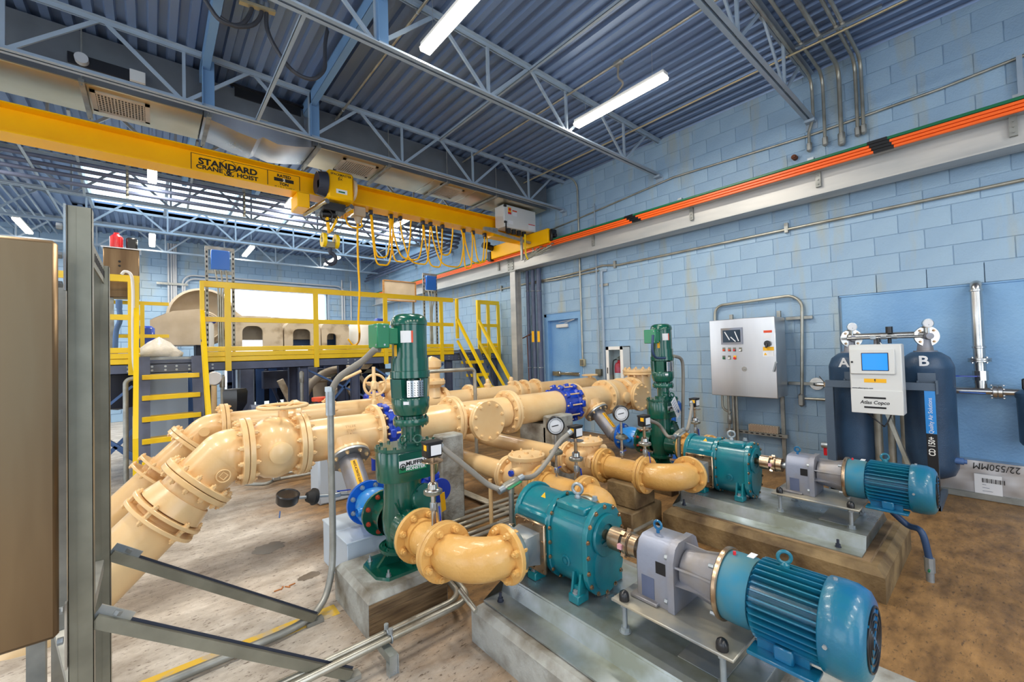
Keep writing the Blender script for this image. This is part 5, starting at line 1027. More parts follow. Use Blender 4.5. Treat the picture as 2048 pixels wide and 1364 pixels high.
# thin galvanised rail pipe in front of the rear header
q = [P(855, 893, Y=4.2), P(853, 750, Y=4.2), P(945, 738, Y=4.2), P(951, 744, Y=4.2), P(951, 815, Y=4.2)]; xa_, xb_ = q[1].x, q[4].x; zt_ = q[2].z
m = MB(); m.tube(fillet([(xa_, 4.2, 0), (xa_, 4.2, zt_), (xb_, 4.2, zt_), (xb_, 4.2, 0)], .05), .022, 12); solo('pipe_rail', m, 'conduit', 'goal shaped grey pipe standing between the headers right of the nearer motor', 'pipe')
c = P(716, 755, Y=4.45); m = MB(); m.tube(smooth([P(722, 742, Y=4.4), P(690, 757, Y=4.4), P(672, 762, Y=4.4)], 4), .016, 8); m.cyl((c.x+.15, 4.4, BZ), (c.x+.15, 4.4, 1.4), .018); m.box((c.x+.15, 4.4, 1.2), (.06, .06, .1), bev=.015); m.box((c.x+.15, 4.4, 1.0), (.05, .05, .12), bev=.015); solo('vent_pipe', m, 'cream', 'slender cream riser with valves and a sloping lever beside the spoked handwheel', 'pipe')
# ================================================================== INSTRUMENTS
def switch(x, y, zp_, zbox, label, hose_dir=(1, 0, 0), yaw=0):
    t = thing('pressure_switch', (x, y, zp_), label, 'pressure switch', 'black pressure switches'); h = zbox-zp_; z = zp_
    m = MB(); m.cyl((x, y, z-.01), (x, y, z+h*.45), .013, n=14); part('nipple', m, 'steel', t); m = MB(); m.box((x, y, z+h*.30), (.032, .03, .05), bev=.006); m.bar((x+.02, y-.01, z+h*.33), (x+.03, y-.015, z+h*.05), .012, .006); part('ball_valve', m, 'zinc', t); m = MB(); m.bar((x+.024, y-.018, z+h*.30), (x+.034, y-.022, z+h*.02), .014, .005); part('blue_lever', m, 'blue_dark', t)
    m = MB(); m.lathe([(.018, 0), (.045, .008), (.048, .012), (.048, .03), (.045, .034), (.03, .04), (.028, .065), (.015, .075)], (x, y, z+h*.45), (0, 0, 1), 24); se = part('diaphragm_seal', m, 'steel', t); m = MB(); m.lathe([(.0485, .012), (.052, .013), (.052, .029), (.0485, .03)], (x, y, z+h*.45), (0, 0, 1), 24); part('seal_rim', m, 'strut', se)
    m = MB(); m.lathe([(0, 0), (.058, 0), (.06, .003), (.058, .006), (0, .007)], (x, y, zbox-.035), (0, 0, 1), 28); m.cyl((x, y, z+h*.45+.07), (x, y, zbox), .012, n=12); part('round_plate', m, 'copperish', t)
    c = Vector((x, y, zbox+.035)); m = MB(); m.box(c, (.1, .065, .085), bev=.008); bb = part('switch_box', m, 'black', t); m = MB(); m.box(c+Vector((0, 0, .04)), (.104, .069, .012), bev=.003); part('box_lid', m, 'rubber', bb)
    m = MB(); m.b2(c+Vector((-.025, -.0335, -.03)), c+Vector((.04, -.0325, .025))); part('white_label', m, 'label_white', bb); m = MB(); m.b2(c+Vector((-.0515, -.03, .0)), c+Vector((-.0505, .0, .03))); part('yellow_label', m, 'label_yellow', bb)
    return c
def gauge(x, y, zp_, zc, label, yaw=-.62):
    t = thing('pressure_gauge', (x, y, zp_), label, 'gauge', 'round pressure gauges'); m = MB(); m.cyl((x, y, zp_), (x, y, zc-.05), .011, n=12); part('nipple', m, 'steel', t); h = zc-zp_
    m = MB(); m.box((x, y, zp_+.05), (.032, .03, .045), bev=.006); part('ball_valve', m, 'zinc', t); m = MB(); m.bar((x-.02, y, zp_+.06), (x+.03, y-.02, zp_+.075), .014, .005); part('blue_lever', m, 'blue_dark', t)
    m = MB(); m.lathe([(.018, 0), (.048, .01), (.052, .014), (.052, .03), (.045, .036), (.025, .05)], (x, y, zp_+h*.42), (0, 0, 1), 24); part('diaphragm_seal', m, 'strut', t)
    a = Vector((math.sin(yaw), -math.cos(yaw), 0)); c = Vector((x, y, zc)); m = MB(); m.lathe([(0, -.03), (.062, -.03), (.07, -.02), (.07, .016), (.066, .022), (.06, .022), (.06, .014)], c, a, 36); cs = part('case', m, 'black', t)
    m = MB(); m.lathe([(0, .0145), (.061, .0145)], c, a, 36); part('dial', m, 'label_white', cs); u = Vector((0, 0, 1)).cross(a); m = MB(); m.bar(c+a*.017-u*.03-Vector((0, 0, .004)), c+a*.017+u*.022+Vector((0, 0, .006)), .006, .002, ref=a); m.torus(c+a*.0155, a, .05, .0012, 32, 4, .6, 5.7)
    for i in range(21): q = -.7+i*.22; r0 = u*math.cos(q)+Vector((0, 0, 1))*math.sin(q); m.bar(c+a*.0158+r0*.042, c+a*.0158+r0*.05, .0015, .001, ref=a)
    part('needle_and_scale', m, 'ink', cs); return c
zpt = zp+.09
s1 = switch(xs1, 2.09, zpt, P(855, 905, Y=2.09).z-.02, 'black pressure switch with yellow label standing on the nearer suction spool')
s2 = switch(P(1153, 950, X=xd1).x, P(1153, 950, X=xd1).y, zpt, P(1155, 868, X=xd1).z-.02, 'black pressure switch on the nearer discharge spool')
g1 = gauge(xd1, P(1113, 935, X=xd1).y, zpt, P(1110, 851, X=xd1).z, 'round gauge on the nearer discharge spool, lower left of the two gauges')
s3 = switch(xd2, P(1290, 905, X=xd2).y, zpt, P(1290, 845, X=xd2).z-.02, 'black pressure switch on the farther discharge spool')
g2_ = gauge(xd2, P(1244, 900, X=xd2).y, zpt, P(1243, 827, X=xd2).z, 'round gauge on the farther discharge spool, upper right of the two gauges')
s4 = switch(xs2, 2.12, zpt, P(1397, 806, Y=2.12).z-.02, 'black pressure switch on the farther suction spool close to the wall')
# side gauge hanging off the nearer grey spool
c0 = Vector((xs1-.08, 3.1, zp+.06)); e = P(575, 997, Y=3.05); t = thing('side_gauge', e, 'black gauge seen edge on, projecting left from the nearer grey spool', 'gauge'); dd = (e-c0).normalized()
m = MB(); m.cyl(c0, e, .011, n=12); m.box(c0+dd*.12, (.05, .03, .035), bev=.006); part('nipple', m, 'zinc', t); m = MB(); m.bar(c0+dd*.12+Vector((0, 0, .025)), c0+dd*.02+Vector((0, 0, .03)), .014, .005); part('blue_lever', m, 'blue_dark', t)
m = MB(); k0 = c0+dd*((e-c0).length*.62); m.lathe([(.02, -.02), (.05, -.015), (.055, 0), (.055, .012), (.045, .018), (.03, .05), (.015, .055)], k0, dd, 24); part('diaphragm_seal', m, 'rubber', t)
a = Vector((.1, -.25, .96)).normalized(); m = MB(); m.lathe([(0, -.03), (.058, -.03), (.066, -.02), (.07, .03), (.064, .036), (.06, .03), (0, .028)], e, a, 32); part('case', m, 'black', t); m = MB(); m.bar(e+Vector((-.05, -.03, -.06)), e+Vector((-.055, -.03, -.1)), .02, .004); part('hanging_tag', m, 'slate_blue', t)
# conduit tees with flexible hoses
def tee(px_, py_, y, qs, lab, endl, endr):
    c = P(px_, py_, Y=y); t = thing('conduit_tee', (c.x, c.y, 0), lab, 'conduit', 'conduit posts with tee bodies'); m = MB(); m.cyl((c.x, c.y, 0), (c.x, c.y, c.z-.03), .0165, n=14); part('post', m, 'galv', t)
    ax = Vector((.78, .0, .18)).normalized(); m = MB(); m.bar(c-ax*.065, c+ax*.065, .05, .05, bev=.014); m.cyl(c-Vector((0, 0, .05)), c, .022, n=14); bd = part('tee_body', m, 'conduit', t); m = MB(); m.bar(c-ax*.055+Vector((.0, -.026, 0)), c+ax*.055+Vector((0, -.026, 0)), .006, .04, ref=(0, -1, 0), bev=.002); part('cover', m, 'box_green' if y < 2.2 and px_ < 1100 else 'zinc', bd)
    for s_, pts, en in ((-1, qs[0], endl), (1, qs[1], endr)):
        p = [c+ax*s_*.08]+[P(a, b, Y=yy) for a, b, yy in pts]+([en] if en else []); m = MB(); m.tube(smooth(p), .0165, 10); hs = part('flexible_hose', m, 'grey_hose', t); m = MB(); m.cyl(c+ax*s_*.06, c+ax*s_*.1, .021, n=10)
        part('hose_fitting', m, 'zinc', hs)
        if en: m = MB(); m.cyl(p[-1], p[-1]+(p[-1]-p[-2]).normalized()*.03, .021, n=10); part('hose_fitting', m, 'zinc', hs)
tee(1022, 968, 2.0, ([(975, 968, 2.05), (940, 940, 2.06), (905, 912, 2.07)], [(1070, 950, 2.05), (1100, 915, 2.1), (1118, 885, 2.1)]), 'grey conduit post behind the nearer pump with two flexible hoses', s1+Vector((.06, 0, 0)), s2-Vector((.07, .0, .005)))
tee(1357, 867, 2.0, ([(1335, 872, 2.1), (1318, 850, 2.15)], [(1375, 858, 2.05), (1383, 820, 2.1)]), 'grey conduit post behind the farther pump with two flexible hoses', s3+Vector((.06, 0, 0)), s4-Vector((.06, 0, .01)))
# conduit post feeding the nearer grinder motor
pb = Vector((.86, 2.8, 0)); ztop = P(669, 779, Y=2.8).z; fe_ = P(300, 1364, Z=.03); t = thing('motor_conduit', pb, 'tall grey conduit rising from the floor to the nearer grinder motor box', 'conduit')
jb = Vector((XM+.095-.215, YM-.03, tb.z-.08)); run = [P(260, 1376, Z=.03), P(420, 1322, Z=.03), P(560, 1274, Z=.03), Vector((pb.x-.06, pb.y-.02, .05)), Vector((pb.x, pb.y, .3)), Vector((pb.x, pb.y, ztop))]
q0 = P(500, 1296, Z=.03); run = fillet([Vector((-1.2, q0.y, .03)), Vector((pb.x, q0.y, .03)), Vector((pb.x, pb.y, .04)), Vector((pb.x, pb.y, ztop))], .16, 8)
run = smooth([Vector((-1.0, 2.60, .03)), Vector((.2, 2.60, .03)), Vector((.6, 2.62, .03)), Vector((.75, 2.68, .06)), Vector((.83, 2.76, .16)), Vector((pb.x, pb.y, .34)), Vector((pb.x, pb.y, .8)), Vector((pb.x, pb.y, ztop))], 6)
m = MB(); m.tube(run, .02, 14); part('rigid_conduit', m, 'galv', t)
m = MB(); m.tube(smooth([Vector((pb.x, pb.y, ztop-.02)), P(667, 715, Y=2.79), P(680, 690, Y=2.74), P(710, 660+5, Y=2.65), P(738, 690-32, Y=2.55)]), .021, 12) if False else m.tube(smooth([Vector((pb.x, pb.y, ztop-.02)), P(676, 758, Y=2.77), P(697, 741, Y=2.72), P(727, 721, Y=2.62), P(749, 700, Y=2.52), jb]), .021, 12); part('flexible_hose', m, 'grey_hose', t)
m = MB(); m.cyl((pb.x, pb.y, ztop-.16), (pb.x, pb.y, ztop+.01), .028, n=14); m.cyl((pb.x, pb.y, ztop-.01), (pb.x, pb.y, ztop+.02), .032, n=8); part('connector', m, 'zinc', t)
# farther motor's two hoses
mx, my = xs2, YM
for k, (qq, lab) in enumerate((([(1306, 670), (1305, 700), (1312, 715), (1330, 716)], 'short dark hose looping down the left of the farther grinder motor'), ([(1348, 712), (1362, 718), (1366, 740), (1366, 800), (1365, 860)], 'grey hose and conduit dropping on the right of the farther grinder'))):
    m = MB(); m.tube(smooth([P(a, b, Y=YM-.13+.0*k) for a, b in qq]), .018 if k else .014, 10); solo('motor_hose', m, 'grey_hose' if k else 'hose_blue', lab, 'hose')
# hanging instruction tag
c = P(1352, 815, Y=2.3); t = thing('instruction_tag', c, 'white instruction tag hanging askew on the farther grinder', 'sign'); m = MB(); uu = Vector((.55, 0, -.83)); vv = Vector((.83, 0, .55)); m.prism([(-.11, -.05), (.11, -.05), (.11, .05), (-.11, .05)], c, uu, vv, (0, -.002, 0)); part('plate', m, 'label_white', t)
m = MB(); [m.prism([(-.09+.03*i, -.04), (-.085+.03*i, -.04), (-.085+.03*i, .02), (-.09+.03*i, .02)], c+Vector((0, -.0025, 0)), uu, vv, (0, -.001, 0)) for i in range(5)]; m.cyl(c+uu*.06+vv*.01+Vector((0, -.003, 0)), c+uu*.06+vv*.01+Vector((0, -.004, 0)), .018); part('print', m, 'slate_blue', t)
# ================================================================== FLOOR CONDUITS
def floorline(pts, r, mt='conduit'): m = MB(); m.tube(pts, r, 12); return m
ya = P(800, 1250, Z=.12).y; t = thing('floor_conduit', (.9, 2.0, .1), 'pair of brassy conduits crossing low over the floor in the foreground', 'conduit')
for k, (a, b) in enumerate((((606, 1348), (969, 1171)), ((624, 1355), (989, 1178)))):
    y = P(800, 1253+14*k, Z=.12).y; m = MB(); m.tube(fillet([(-.6, y, .12), (1.35+.03*k, y, .12), (1.40+.03*k, y+.28, .12), (1.6, y+.5, .05)], .12), .017, 12); part('run', m, 'conduit', t)
    c = Vector((P(772, 1265, Z=.12).x, y, .12)); m = MB(); m.torus(c, (1, 0, 0), .022, .004, 14, 6); m.cyl(c+Vector((0, 0, .02)), c+Vector((0, 0, .045)), .012, n=8); part('clamp', m, 'zinc', t)
c = P(775, 1300, Z=.05); m = MB(); y = P(800, 1258, Z=.12).y; m.b2((c.x-.04, y-.12, .055), (c.x+.0, y+.06, .095), .0); m.b2((c.x-.045, y-.125, .0), (c.x-.04, y-.09, .06)); m.b2((c.x, y-.125, 0), (c.x+.005, y-.09, .09)); m.b2((c.x-.04, y-.12, 0), (c.x+.0, y-.1, .055)); solo('strut_stand', m, 'base_steel', 'small blue steel channel stand under the foreground conduits', 'strut')
m = MB(); m.tube([P(920, 1180, Z=.25), P(952, 1222, Z=.2)], .014, 10); solo('short_conduit', m, 'conduit', 'short grey conduit dropping beneath the nearer elbow onto the plinth', 'conduit')
for k in range(6):
    y = P(1040, 990+9*k, Z=.05).y; z = .05 if k < 4 else .03; m = MB(); m.tube(fillet([(1.2, y, z), (3.05, y, z), (3.05, y+.6+.1*k, z)], .1), .018, 10); solo('floor_conduit', m, 'conduit', f'galvanised conduit on the floor behind the nearer pump, {("first", "second", "third", "fourth", "fifth", "nearest")[k]} from the header side', 'conduit', 'bundle of floor conduits')
for k in range(4):
    x_ = P(905, 970+8*k, Z=.05).x+.02; m = MB(); m.tube(fillet([(x_+.05*k, 4.2, .03), (x_+.05*k, 2.95-.05*k, .03), (x_-.25, 2.95-.05*k, .03)], .1), .014, 10); solo('floor_conduit', m, 'conduit', f'thin floor conduit bending behind the nearer grinder, {("first", "second", "third", "fourth")[k]} from the left', 'conduit', 'bent floor conduits behind the grinder')
m = MB(); y = P(1290, 1050, Z=.06).y; m.cyl((2.2, y, .06), (3.2, y, .06), .02, n=12); solo('floor_conduit', m, 'conduit', 'single conduit running along the floor between the two plinths', 'conduit')
m = MB(); y = 4.0; m.tube(smooth([P(490, 968, Z=.06), P(530, 968, Z=.05), P(560, 958, Z=.05), P(650, 942, Z=.05)]), .02, 10); m.tube(smooth([P(545, 955, Z=.1), P(560, 948, Z=.05), P(650, 935, Z=.05)]), .015, 10); m.box(P(553, 957, Z=.08), (.08, .04, .05), bev=.01); solo('floor_conduit', m, 'galv', 'grey floor conduit with a small fitting beneath the left plug valve', 'conduit')
# marks on the floor
def blotch(c, rx, ry, mt, lab, name='floor_stain', cat='stain', n=26, z=.0012):
    m = MB(); m.add([Vector((c.x+rx*math.cos(2*PI*i/n)*(1+random.uniform(-.2, .2)), c.y+ry*math.sin(2*PI*i/n)*(1+random.uniform(-.2, .2)), z)) for i in range(n)], [tuple(range(n))]); return solo(name, m, mt, lab, cat)
mk('stain', '5B4A36', .3, col2='4A3A28', vs=9); mk('worn_yellow', 'D9B23C', .6, col2='B9A98C', vs=9, thr=(.42, .52))
blotch(P(537, 1096, Z=0), .12, .1, 'stain', 'dark damp patch on the floor below the left plug valve')
blotch(P(618, 1152, Z=0), .07, .05, 'stain', 'small faint stain left of the pale floor boxes')
m = MB(); m.b2((-.4, 2.62, 0), (.84, 2.74, .0015)); solo('yellow_line', m, 'worn_yellow', 'worn yellow line painted on the floor left of the grinder plinth', 'floor marking')
m = MB(); c = P(1725, 1290, Z=0); m.box(c+Vector((.0, -.0, .004)), (.05, .03, .008), rz=.4, bev=.003); m.box(c+Vector((.03, .02, .008)), (.03, .02, .006), rz=1.2, bev=.002); solo('paper_scrap', m, 'offwhite', 'tiny scrap of pale litter on the floor beside the nearer motor', 'litter')
for p in ((563, 1178), (571, 1175), (577, 1182)): pass
m = MB(); c = P(565, 1178, Z=0); [m.box(c+Vector((.03*i-.03, .01*(i % 2), .003)), (.04, .008, .006), rz=i*1.1, bev=.001) for i in range(4)]; solo('leaf_litter', m, 'dry_leaf', 'little dry orange leaf litter on the pale floor', 'litter')
# ================================================================== RIGHT WALL EQUIPMENT
# ---- stainless control panel
cx = 5.60; cy0, cy1 = P(1553, 720, X=cx).y, P(1421, 720, X=cx).y; cz0, cz1 = (P(1553, 802, X=cx).z+P(1424, 778, X=cx).z)/2-.02, (P(1553, 635, X=cx).z+P(1421, 640, X=cx).z)/2
t = thing('control_cabinet', (5.85, 2.16, cz0), 'large brushed stainless control panel on the blue wall left of the tanks', 'control panel')
m = MB(); m.b2((cx+.03, cy0+.01, cz0), (5.98, cy1-.01, cz1), .006); part('enclosure', m, 'brushed', t)
m = MB(); m.b2((cx, cy0, cz0-.005), (cx+.028, cy1, cz1+.005), .006); dr = part('door', m, 'brushed', t)
def on(px_, py_, X_=cx-.002): return P(px_, py_, X=X_)
def wl(o_, nm, par, p, q, mt, d=.003, X_=None):
    X_ = cx if X_ is None else X_; a, b = P(*p, X=X_), P(*q, X=X_); m = MB(); m.b2((X_-d, min(a.y, b.y), min(a.z, b.z)), (X_-.0002, max(a.y, b.y), max(a.z, b.z))); return part(nm, m, mt, par)
s_ = wl(0, 'screen_bezel', t, (1442, 657), (1486, 688), 'gear_grey', .012); q = MB(); a, b = P(1446, 661, X=cx), P(1482, 684, X=cx); q.b2((cx-.0135, b.y, b.z), (cx-.012, a.y, a.z)); part('touch_screen', q, 'screen_dark', s_)
for i, (p1_, p2_) in enumerate((((1450, 664), (1460, 680)), ((1470, 663), (1478, 682)), ((1462, 674), (1472, 683)))): a, b = P(*p1_, X=cx), P(*p2_, X=cx); q = MB(); q.bar((cx-.0145, a.y, a.z), (cx-.0145, b.y, b.z), .012, .0006, ref=(1, 0, 0)); part('screen_graphic', q, 'label_white', s_)
for row, (yy, xs_, cs) in enumerate(((699, (1448, 1459, 1469, 1481), ('redorange', 'redorange', 'red', 'white')), (715, (1448, 1459, 1470), ('dgreen', 'white', 'red')))):
    for xx, cc in zip(xs_, cs):
        c = P(xx, yy, X=cx); m = MB(); m.box((cx-.003, c.y, c.z), (.006, .034, .05), bev=.002); b_ = part('button_plate', m, 'label_yellow' if cc == 'red' and row else 'strut', t); m = MB(); m.cyl((cx-.006, c.y, c.z-.008), (cx-.02, c.y, c.z-.008), .012 if not (cc == 'red' and row) else .016, n=16); part('push_button', m, cc, b_)
wl(0, 'warning_label', t, (1527, 661), (1544, 665), 'redorange'); wl(0, 'instruction_label', t, (1528, 668), (1542, 676), 'label_white', .001); wl(0, 'yellow_label', t, (1526, 694), (1548, 701), 'label_yellow'); wl(0, 'hazard_label', t, (1526, 703), (1548, 713), 'label_white')
a = P(1531, 708, X=cx); m = MB(); m.prism([(-.018, -.013), (.018, -.013), (0, .018)], (cx-.0035, a.y, a.z), (0, -1, 0), (0, 0, 1), (-.0006, 0, 0)); part('hazard_triangle', m, 'label_yellow', t)
a = P(1536, 687, X=cx); m = MB(); m.cyl((cx, a.y, a.z), (cx-.03, a.y, a.z), .036, n=24); m.bar((cx-.03, a.y, a.z), (cx-.04, a.y+.012, a.z-.05), .022, .02, bev=.005); part('disconnect_handle', m, 'black', t)
a = P(1489, 738, X=cx); m = MB(); m.cyl((cx, a.y, a.z), (cx-.006, a.y, a.z), .03, n=24); m.cyl((cx-.006, a.y, a.z), (cx-.012, a.y, a.z), .014, n=16); part('door_lock', m, 'steel', t)
a, b = P(1555, 724, X=cx), P(1552, 740, X=cx); m = MB(); m.bar((cx-.02, a.y+.01, a.z), (cx-.02, b.y+.02, b.z-.02), .02, .014, bev=.004); m.box((cx-.01, a.y+.01, a.z-.01), (.02, .03, .03), bev=.006); part('door_handle', m, 'zinc', t)
text('lettering', 'Siemens', P(1463, 653, X=cx-.003), (0, -1, 0), U, .02, 'ink', t) if False else None
for yy in (cy0+.08, cy1-.12): m = MB(); m.b2((5.99, yy-.02, .05), (6.03, yy+.02, cz1+.09)); part('back_strut', m, 'galv', t)
for y_, z_ in ((cy1+.02, cz1-.06), (cy1+.02, cz0+.12)): m = MB(); m.b2((5.97, y_-.03, z_), (5.975, y_+.03, z_+.03)); part('mounting_lug', m, 'brushed', t)
for z_ in (cz1-.03, cz0+.13): m = MB(); m.b2((6.05, 1.5, z_), (6.09, cy0+.02, z_+.035)); part('side_strut', m, 'galv', t)
t = thing('shelf_rail', (6.0, 2.15, .55), 'slotted galvanised rail fixed below the control panel', 'rail'); m = MB(); za = P(1520, 870, X=5.95).z; m.b2((5.93, cy0+.02, za), (5.97, cy1-.02, za+.04)); part('strut', m, 'galv', t)
for k in range(10): m = MB(); m.b2((5.928, 1.84+.065*k, za+.013), (5.9305, 1.875+.065*k, za+.027)); part('slot', m, 'ink', t)
m = MB(); m.b2((5.92, 1.88, za+.041), (6.0, 2.22, za+.13), .004); t = solo('perforated_box', m, 'beige', 'brown perforated metal box lying on the rail below the control panel', 'box'); ORG[t.name] = Vector(t.location)
m = MB()
for i in range(22):
    for j in range(5): m.box((5.919, 1.895+.0148*i, za+.052+.0165*j+(.008 if i % 2 else 0)), (.002, .008, .009))
part('perforations', m, 'rust', t, kind='stuff')
# conduit loop
def wp(px_, py_, X_=6.05): return P(px_, py_, X=X_)
pts = fillet([wp(1430, 645), wp(1430, 612), wp(1604, 588), wp(1604, 788)], .16, 8); t = thing('conduit_loop', wp(1604, 790), 'galvanised conduit arching over the control panel and down its right side', 'conduit'); m = MB(); m.tube(pts, .018, 12); part('run', m, 'conduit', t); c = wp(1603, 800); m = MB(); m.box(c, (.06, .06, .16), bev=.02); m.box(c-Vector((.03, 0, 0)), (.006, .045, .12), bev=.002); part('elbow_fitting', m, 'galv', t)
a, b = wp(1610, 797), wp(1660, 803); m = MB(); m.cyl((6.05, a.y, a.z), (6.05, 1.15, a.z), .016, n=12); part('branch', m, 'conduit', t)
t = thing('panel_conduits', wp(1470, 850), 'three grey conduits entering the control panel from below', 'conduit'); 
for px_ in (1459, 1468, 1475): q = wp(px_, 850, 5.9); m = MB(); m.cyl((5.9, q.y, .03), (5.9, q.y, cz0), .016, n=12); part('run', m, 'conduit', t)
q = wp(1459, 838, 5.88); m = MB(); m.box(q, (.05, .05, .14), bev=.018); part('elbow_fitting', m, 'galv', t)
m = MB(); m.tube(fillet([Vector((5.9, 2.53, cz0)), Vector((5.9, 2.53, .66)), Vector((5.9, 2.42, .62))], .1), .015, 10); part('short_loop', m, 'conduit', t)
# ---- twin dryer tanks
R_T = .192
def tank(px_, yc, xc, label, letter, zt, lx):
    t = thing('air_tank', (xc, yc, .12), label, 'tank', 'dark dryer tanks'); m = MB(); z0 = .22; sh = zt-.145
    m.lathe([(0, z0), (R_T*.5, z0+.01), (R_T*.85, z0+.05), (R_T*.99, z0+.12), (R_T, z0+.16), (R_T, sh), (R_T*1.006, sh+.003), (R_T*.985, sh+.03), (R_T*.86, sh+.10), (R_T*.55, sh+.15), (.07, sh+.162), (.07, zt+.02), (0, zt+.02)], (xc, yc, 0), (0, 0, 1), 48); part('vessel', m, 'tank', t)
    m = MB(); m.lathe([(.085, zt+.0), (.085, zt+.022), (.06, zt+.024), (.05, zt+.10), (.05, zt+.15)], (xc, yc, 0), (0, 0, 1), 28); nk = part('neck_flange', m, 'gear_grey', t)
    fz = zt+.16; u = Vector((-.85, -.5, 0)).normalized(); c = Vector((xc, yc, fz)); flange(t, c+u*.03, u, .098, .02, 4, 'steel', .01, bmt='copperish', PCD=.074)
    m = MB(); m.cyl(c-u*.06, c+u*.03, .05, n=20); m.cyl(c+u*.03, c+u*.09, .035, .03, n=20); part('side_port', m, 'gear_grey', t)
    g = c+Vector((-.06, -.03, .12)); m = MB(); m.cyl(g-Vector((0, 0, .09)), g, .01, n=8); m.lathe([(0, -.015), (.04, -.015), (.043, .0), (.043, .015), (.038, .016)], g, u, 24); gg = part('gauge_case', m, 'steel', t); m = MB(); m.lathe([(0, .0165), (.037, .0165)], g, u, 24); part('gauge_face', m, 'label_white', gg); m = MB(); m.bar(g+u*.018-Vector((0, 0, .018)), g+u*.018+Vector((.01, 0, .018)), .003, .001); part('gauge_needle', m, 'ink', gg)
    if letter:
        d = P(lx[0], lx[1], X=xc-.2)-Vector((xc, yc, 0)); a_ = math.atan2(d.y, d.x); nrm = Vector((math.cos(a_), math.sin(a_), 0)); zl = P(lx[0], lx[1], X=xc-R_T).z
        text('lettering', letter, Vector((xc, yc, zl))+nrm*(R_T+.002), Vector((0, 0, 1)).cross(nrm), U, .13, 'label_white', t, bold=.003); text('lettering', letter, Vector((xc, yc, zl))+nrm*(R_T+.003), Vector((0, 0, 1)).cross(nrm), U, .13, 'tank', t, bold=-.004) if False else None
    a_ = math.atan2(-yc, -xc); nn = Vector((math.cos(a_), math.sin(a_), 0)); hk = Vector((xc, yc, 1.17))+nn*(R_T+.01); m = MB(); sdv = Vector((0, 0, 1)).cross(nn); m.box(hk, (.01, .12, .1), R=Matrix((nn, sdv, Vector((0, 0, 1)))).transposed()); [m.box(hk+sdv*s*.06-Vector((0, 0, .05))+nn*.03, (.06, .015, .06), R=Matrix((nn, sdv, Vector((0, 0, 1)))).transposed()) for s in (-1, 1)]; part('support_bracket', m, 'frame_grey', t)
    return t
ta = tank(1712, 1.066, 5.62, 'dark blue dryer tank marked A, left of the pair', 'A', 1.40, (1687, 726)); tb_ = tank(1850, .50, 5.62, 'dark blue dryer tank marked B, right of the pair', 'B', 1.40, (1847, 723))
t = thing('tank_rack', (5.35, .76, 0), 'grey steel frame with blue stripe holding the two dryer tanks', 'frame'); fx = 5.31; zr = 1.10; ZB = P(1868, 868, X=5.31).z; YR = P(1865, 900, X=5.31).y; YL = P(1663, 900, X=5.31).y
m = MB(); m.b2((fx, YR-.04, zr-.035), (fx+.05, YL+.03, zr+.035), .003); part('front_rail', m, 'frame_grey', t)
for yy in (YR, YL): m = MB(); m.b2((fx, yy-.035, .0), (fx+.05, yy+.035, zr-.035)); part('front_post', m, 'frame_grey', t)
yb = P(1873, 800, X=fx).y
m = MB(); m.b2((fx-.004, YR-.035, ZB), (fx-.0005, YR+.035, zr-.036)); part('blue_stripe', m, 'screen' if False else 'blue_light', t); m = MB(); m.b2((fx-.004, YR-.035, .1), (fx-.0005, YR+.035, ZB)); part('black_stripe', m, 'ink', t)
text('lettering', 'Quality Air Solutions', (fx-.005, YR, P(1868, 832, X=5.31).z), (0, 0, 1), (0, 1, 0), .042, 'label_white', t, squash=.9); text('lettering', 'CD 150+', (fx-.005, YR, P(1868, 893, X=5.31).z), (0, 0, 1), (0, 1, 0), .06, 'white', t, bold=.0012, squash=.75)
for yy in (YR-.01, YL+.01): m = MB(); m.b2((fx, yy-.03, 0), (5.95, yy+.01, .05)); part('base_rail', m, 'frame_grey', t)
m = MB(); m.b2((fx-.01, YR-.055, zr-.06), (fx+.03, YR-.042, zr+.06)); part('rail_end', m, 'frame_grey', t)
m = MB()
for yy in (.66, .76, .86): m.cyl((5.55, yy, .05), (5.55, yy, 1.0), .035 if yy != .76 else .03, n=14)
m.bar((5.4, .8, .95), (5.35, .62, .35), .03, .05); part('centre_pipes', m, 'conduit', t)
m = MB(); m.cyl((5.55, .28, .42), (5.55, .34, .42), .03, n=16); m.cyl((5.55, .26, .42), (5.55, .29, .42), .02, n=12); part('hose_coupling', m, 'slate_blue', t)
# crossover pipework on top of the tanks
t = thing('crossover_pipe', (5.55, .76, 1.6), 'steel crossover pipes joining the tops of the two dryer tanks', 'pipe'); c1_, c2_ = Vector((5.50, 1.066, 1.56)), Vector((5.50, .50, 1.56))
m = MB(); m.tube([c1_, c2_], .014, 12); m.tube([c1_+Vector((.08, .0, .02)), c2_+Vector((.08, 0, .02))], .03, 14); part('run', m, 'steel', t)
m = MB(); m.hexn((5.5, .80, 1.56), (5.5, .76, 1.56), .022); m.hexn((5.5, .72, 1.56), (5.5, .68, 1.56), .022); m.box((5.5, .86, 1.56), (.03, .05, .04), bev=.006); part('union', m, 'zinc', t)
m = MB(); m.cyl((5.53, .74, 1.6), (5.53, .74, 1.665), .028, n=14); m.cyl((5.53, .74, 1.5), (5.53, .74, 1.56), .015, n=10); part('black_knob', m, 'black', t); m = MB(); m.cyl((5.58, .84, 1.1), (5.58, .84, 1.56), .03, n=14); part('down_pipe', m, 'gear_grey', t)
m = MB(); m.tube(smooth([(5.5, .84, 1.56), (5.46, .78, 1.48), (5.46, .66, 1.36)]), .004, 6); part('white_tube', m, 'white', t)
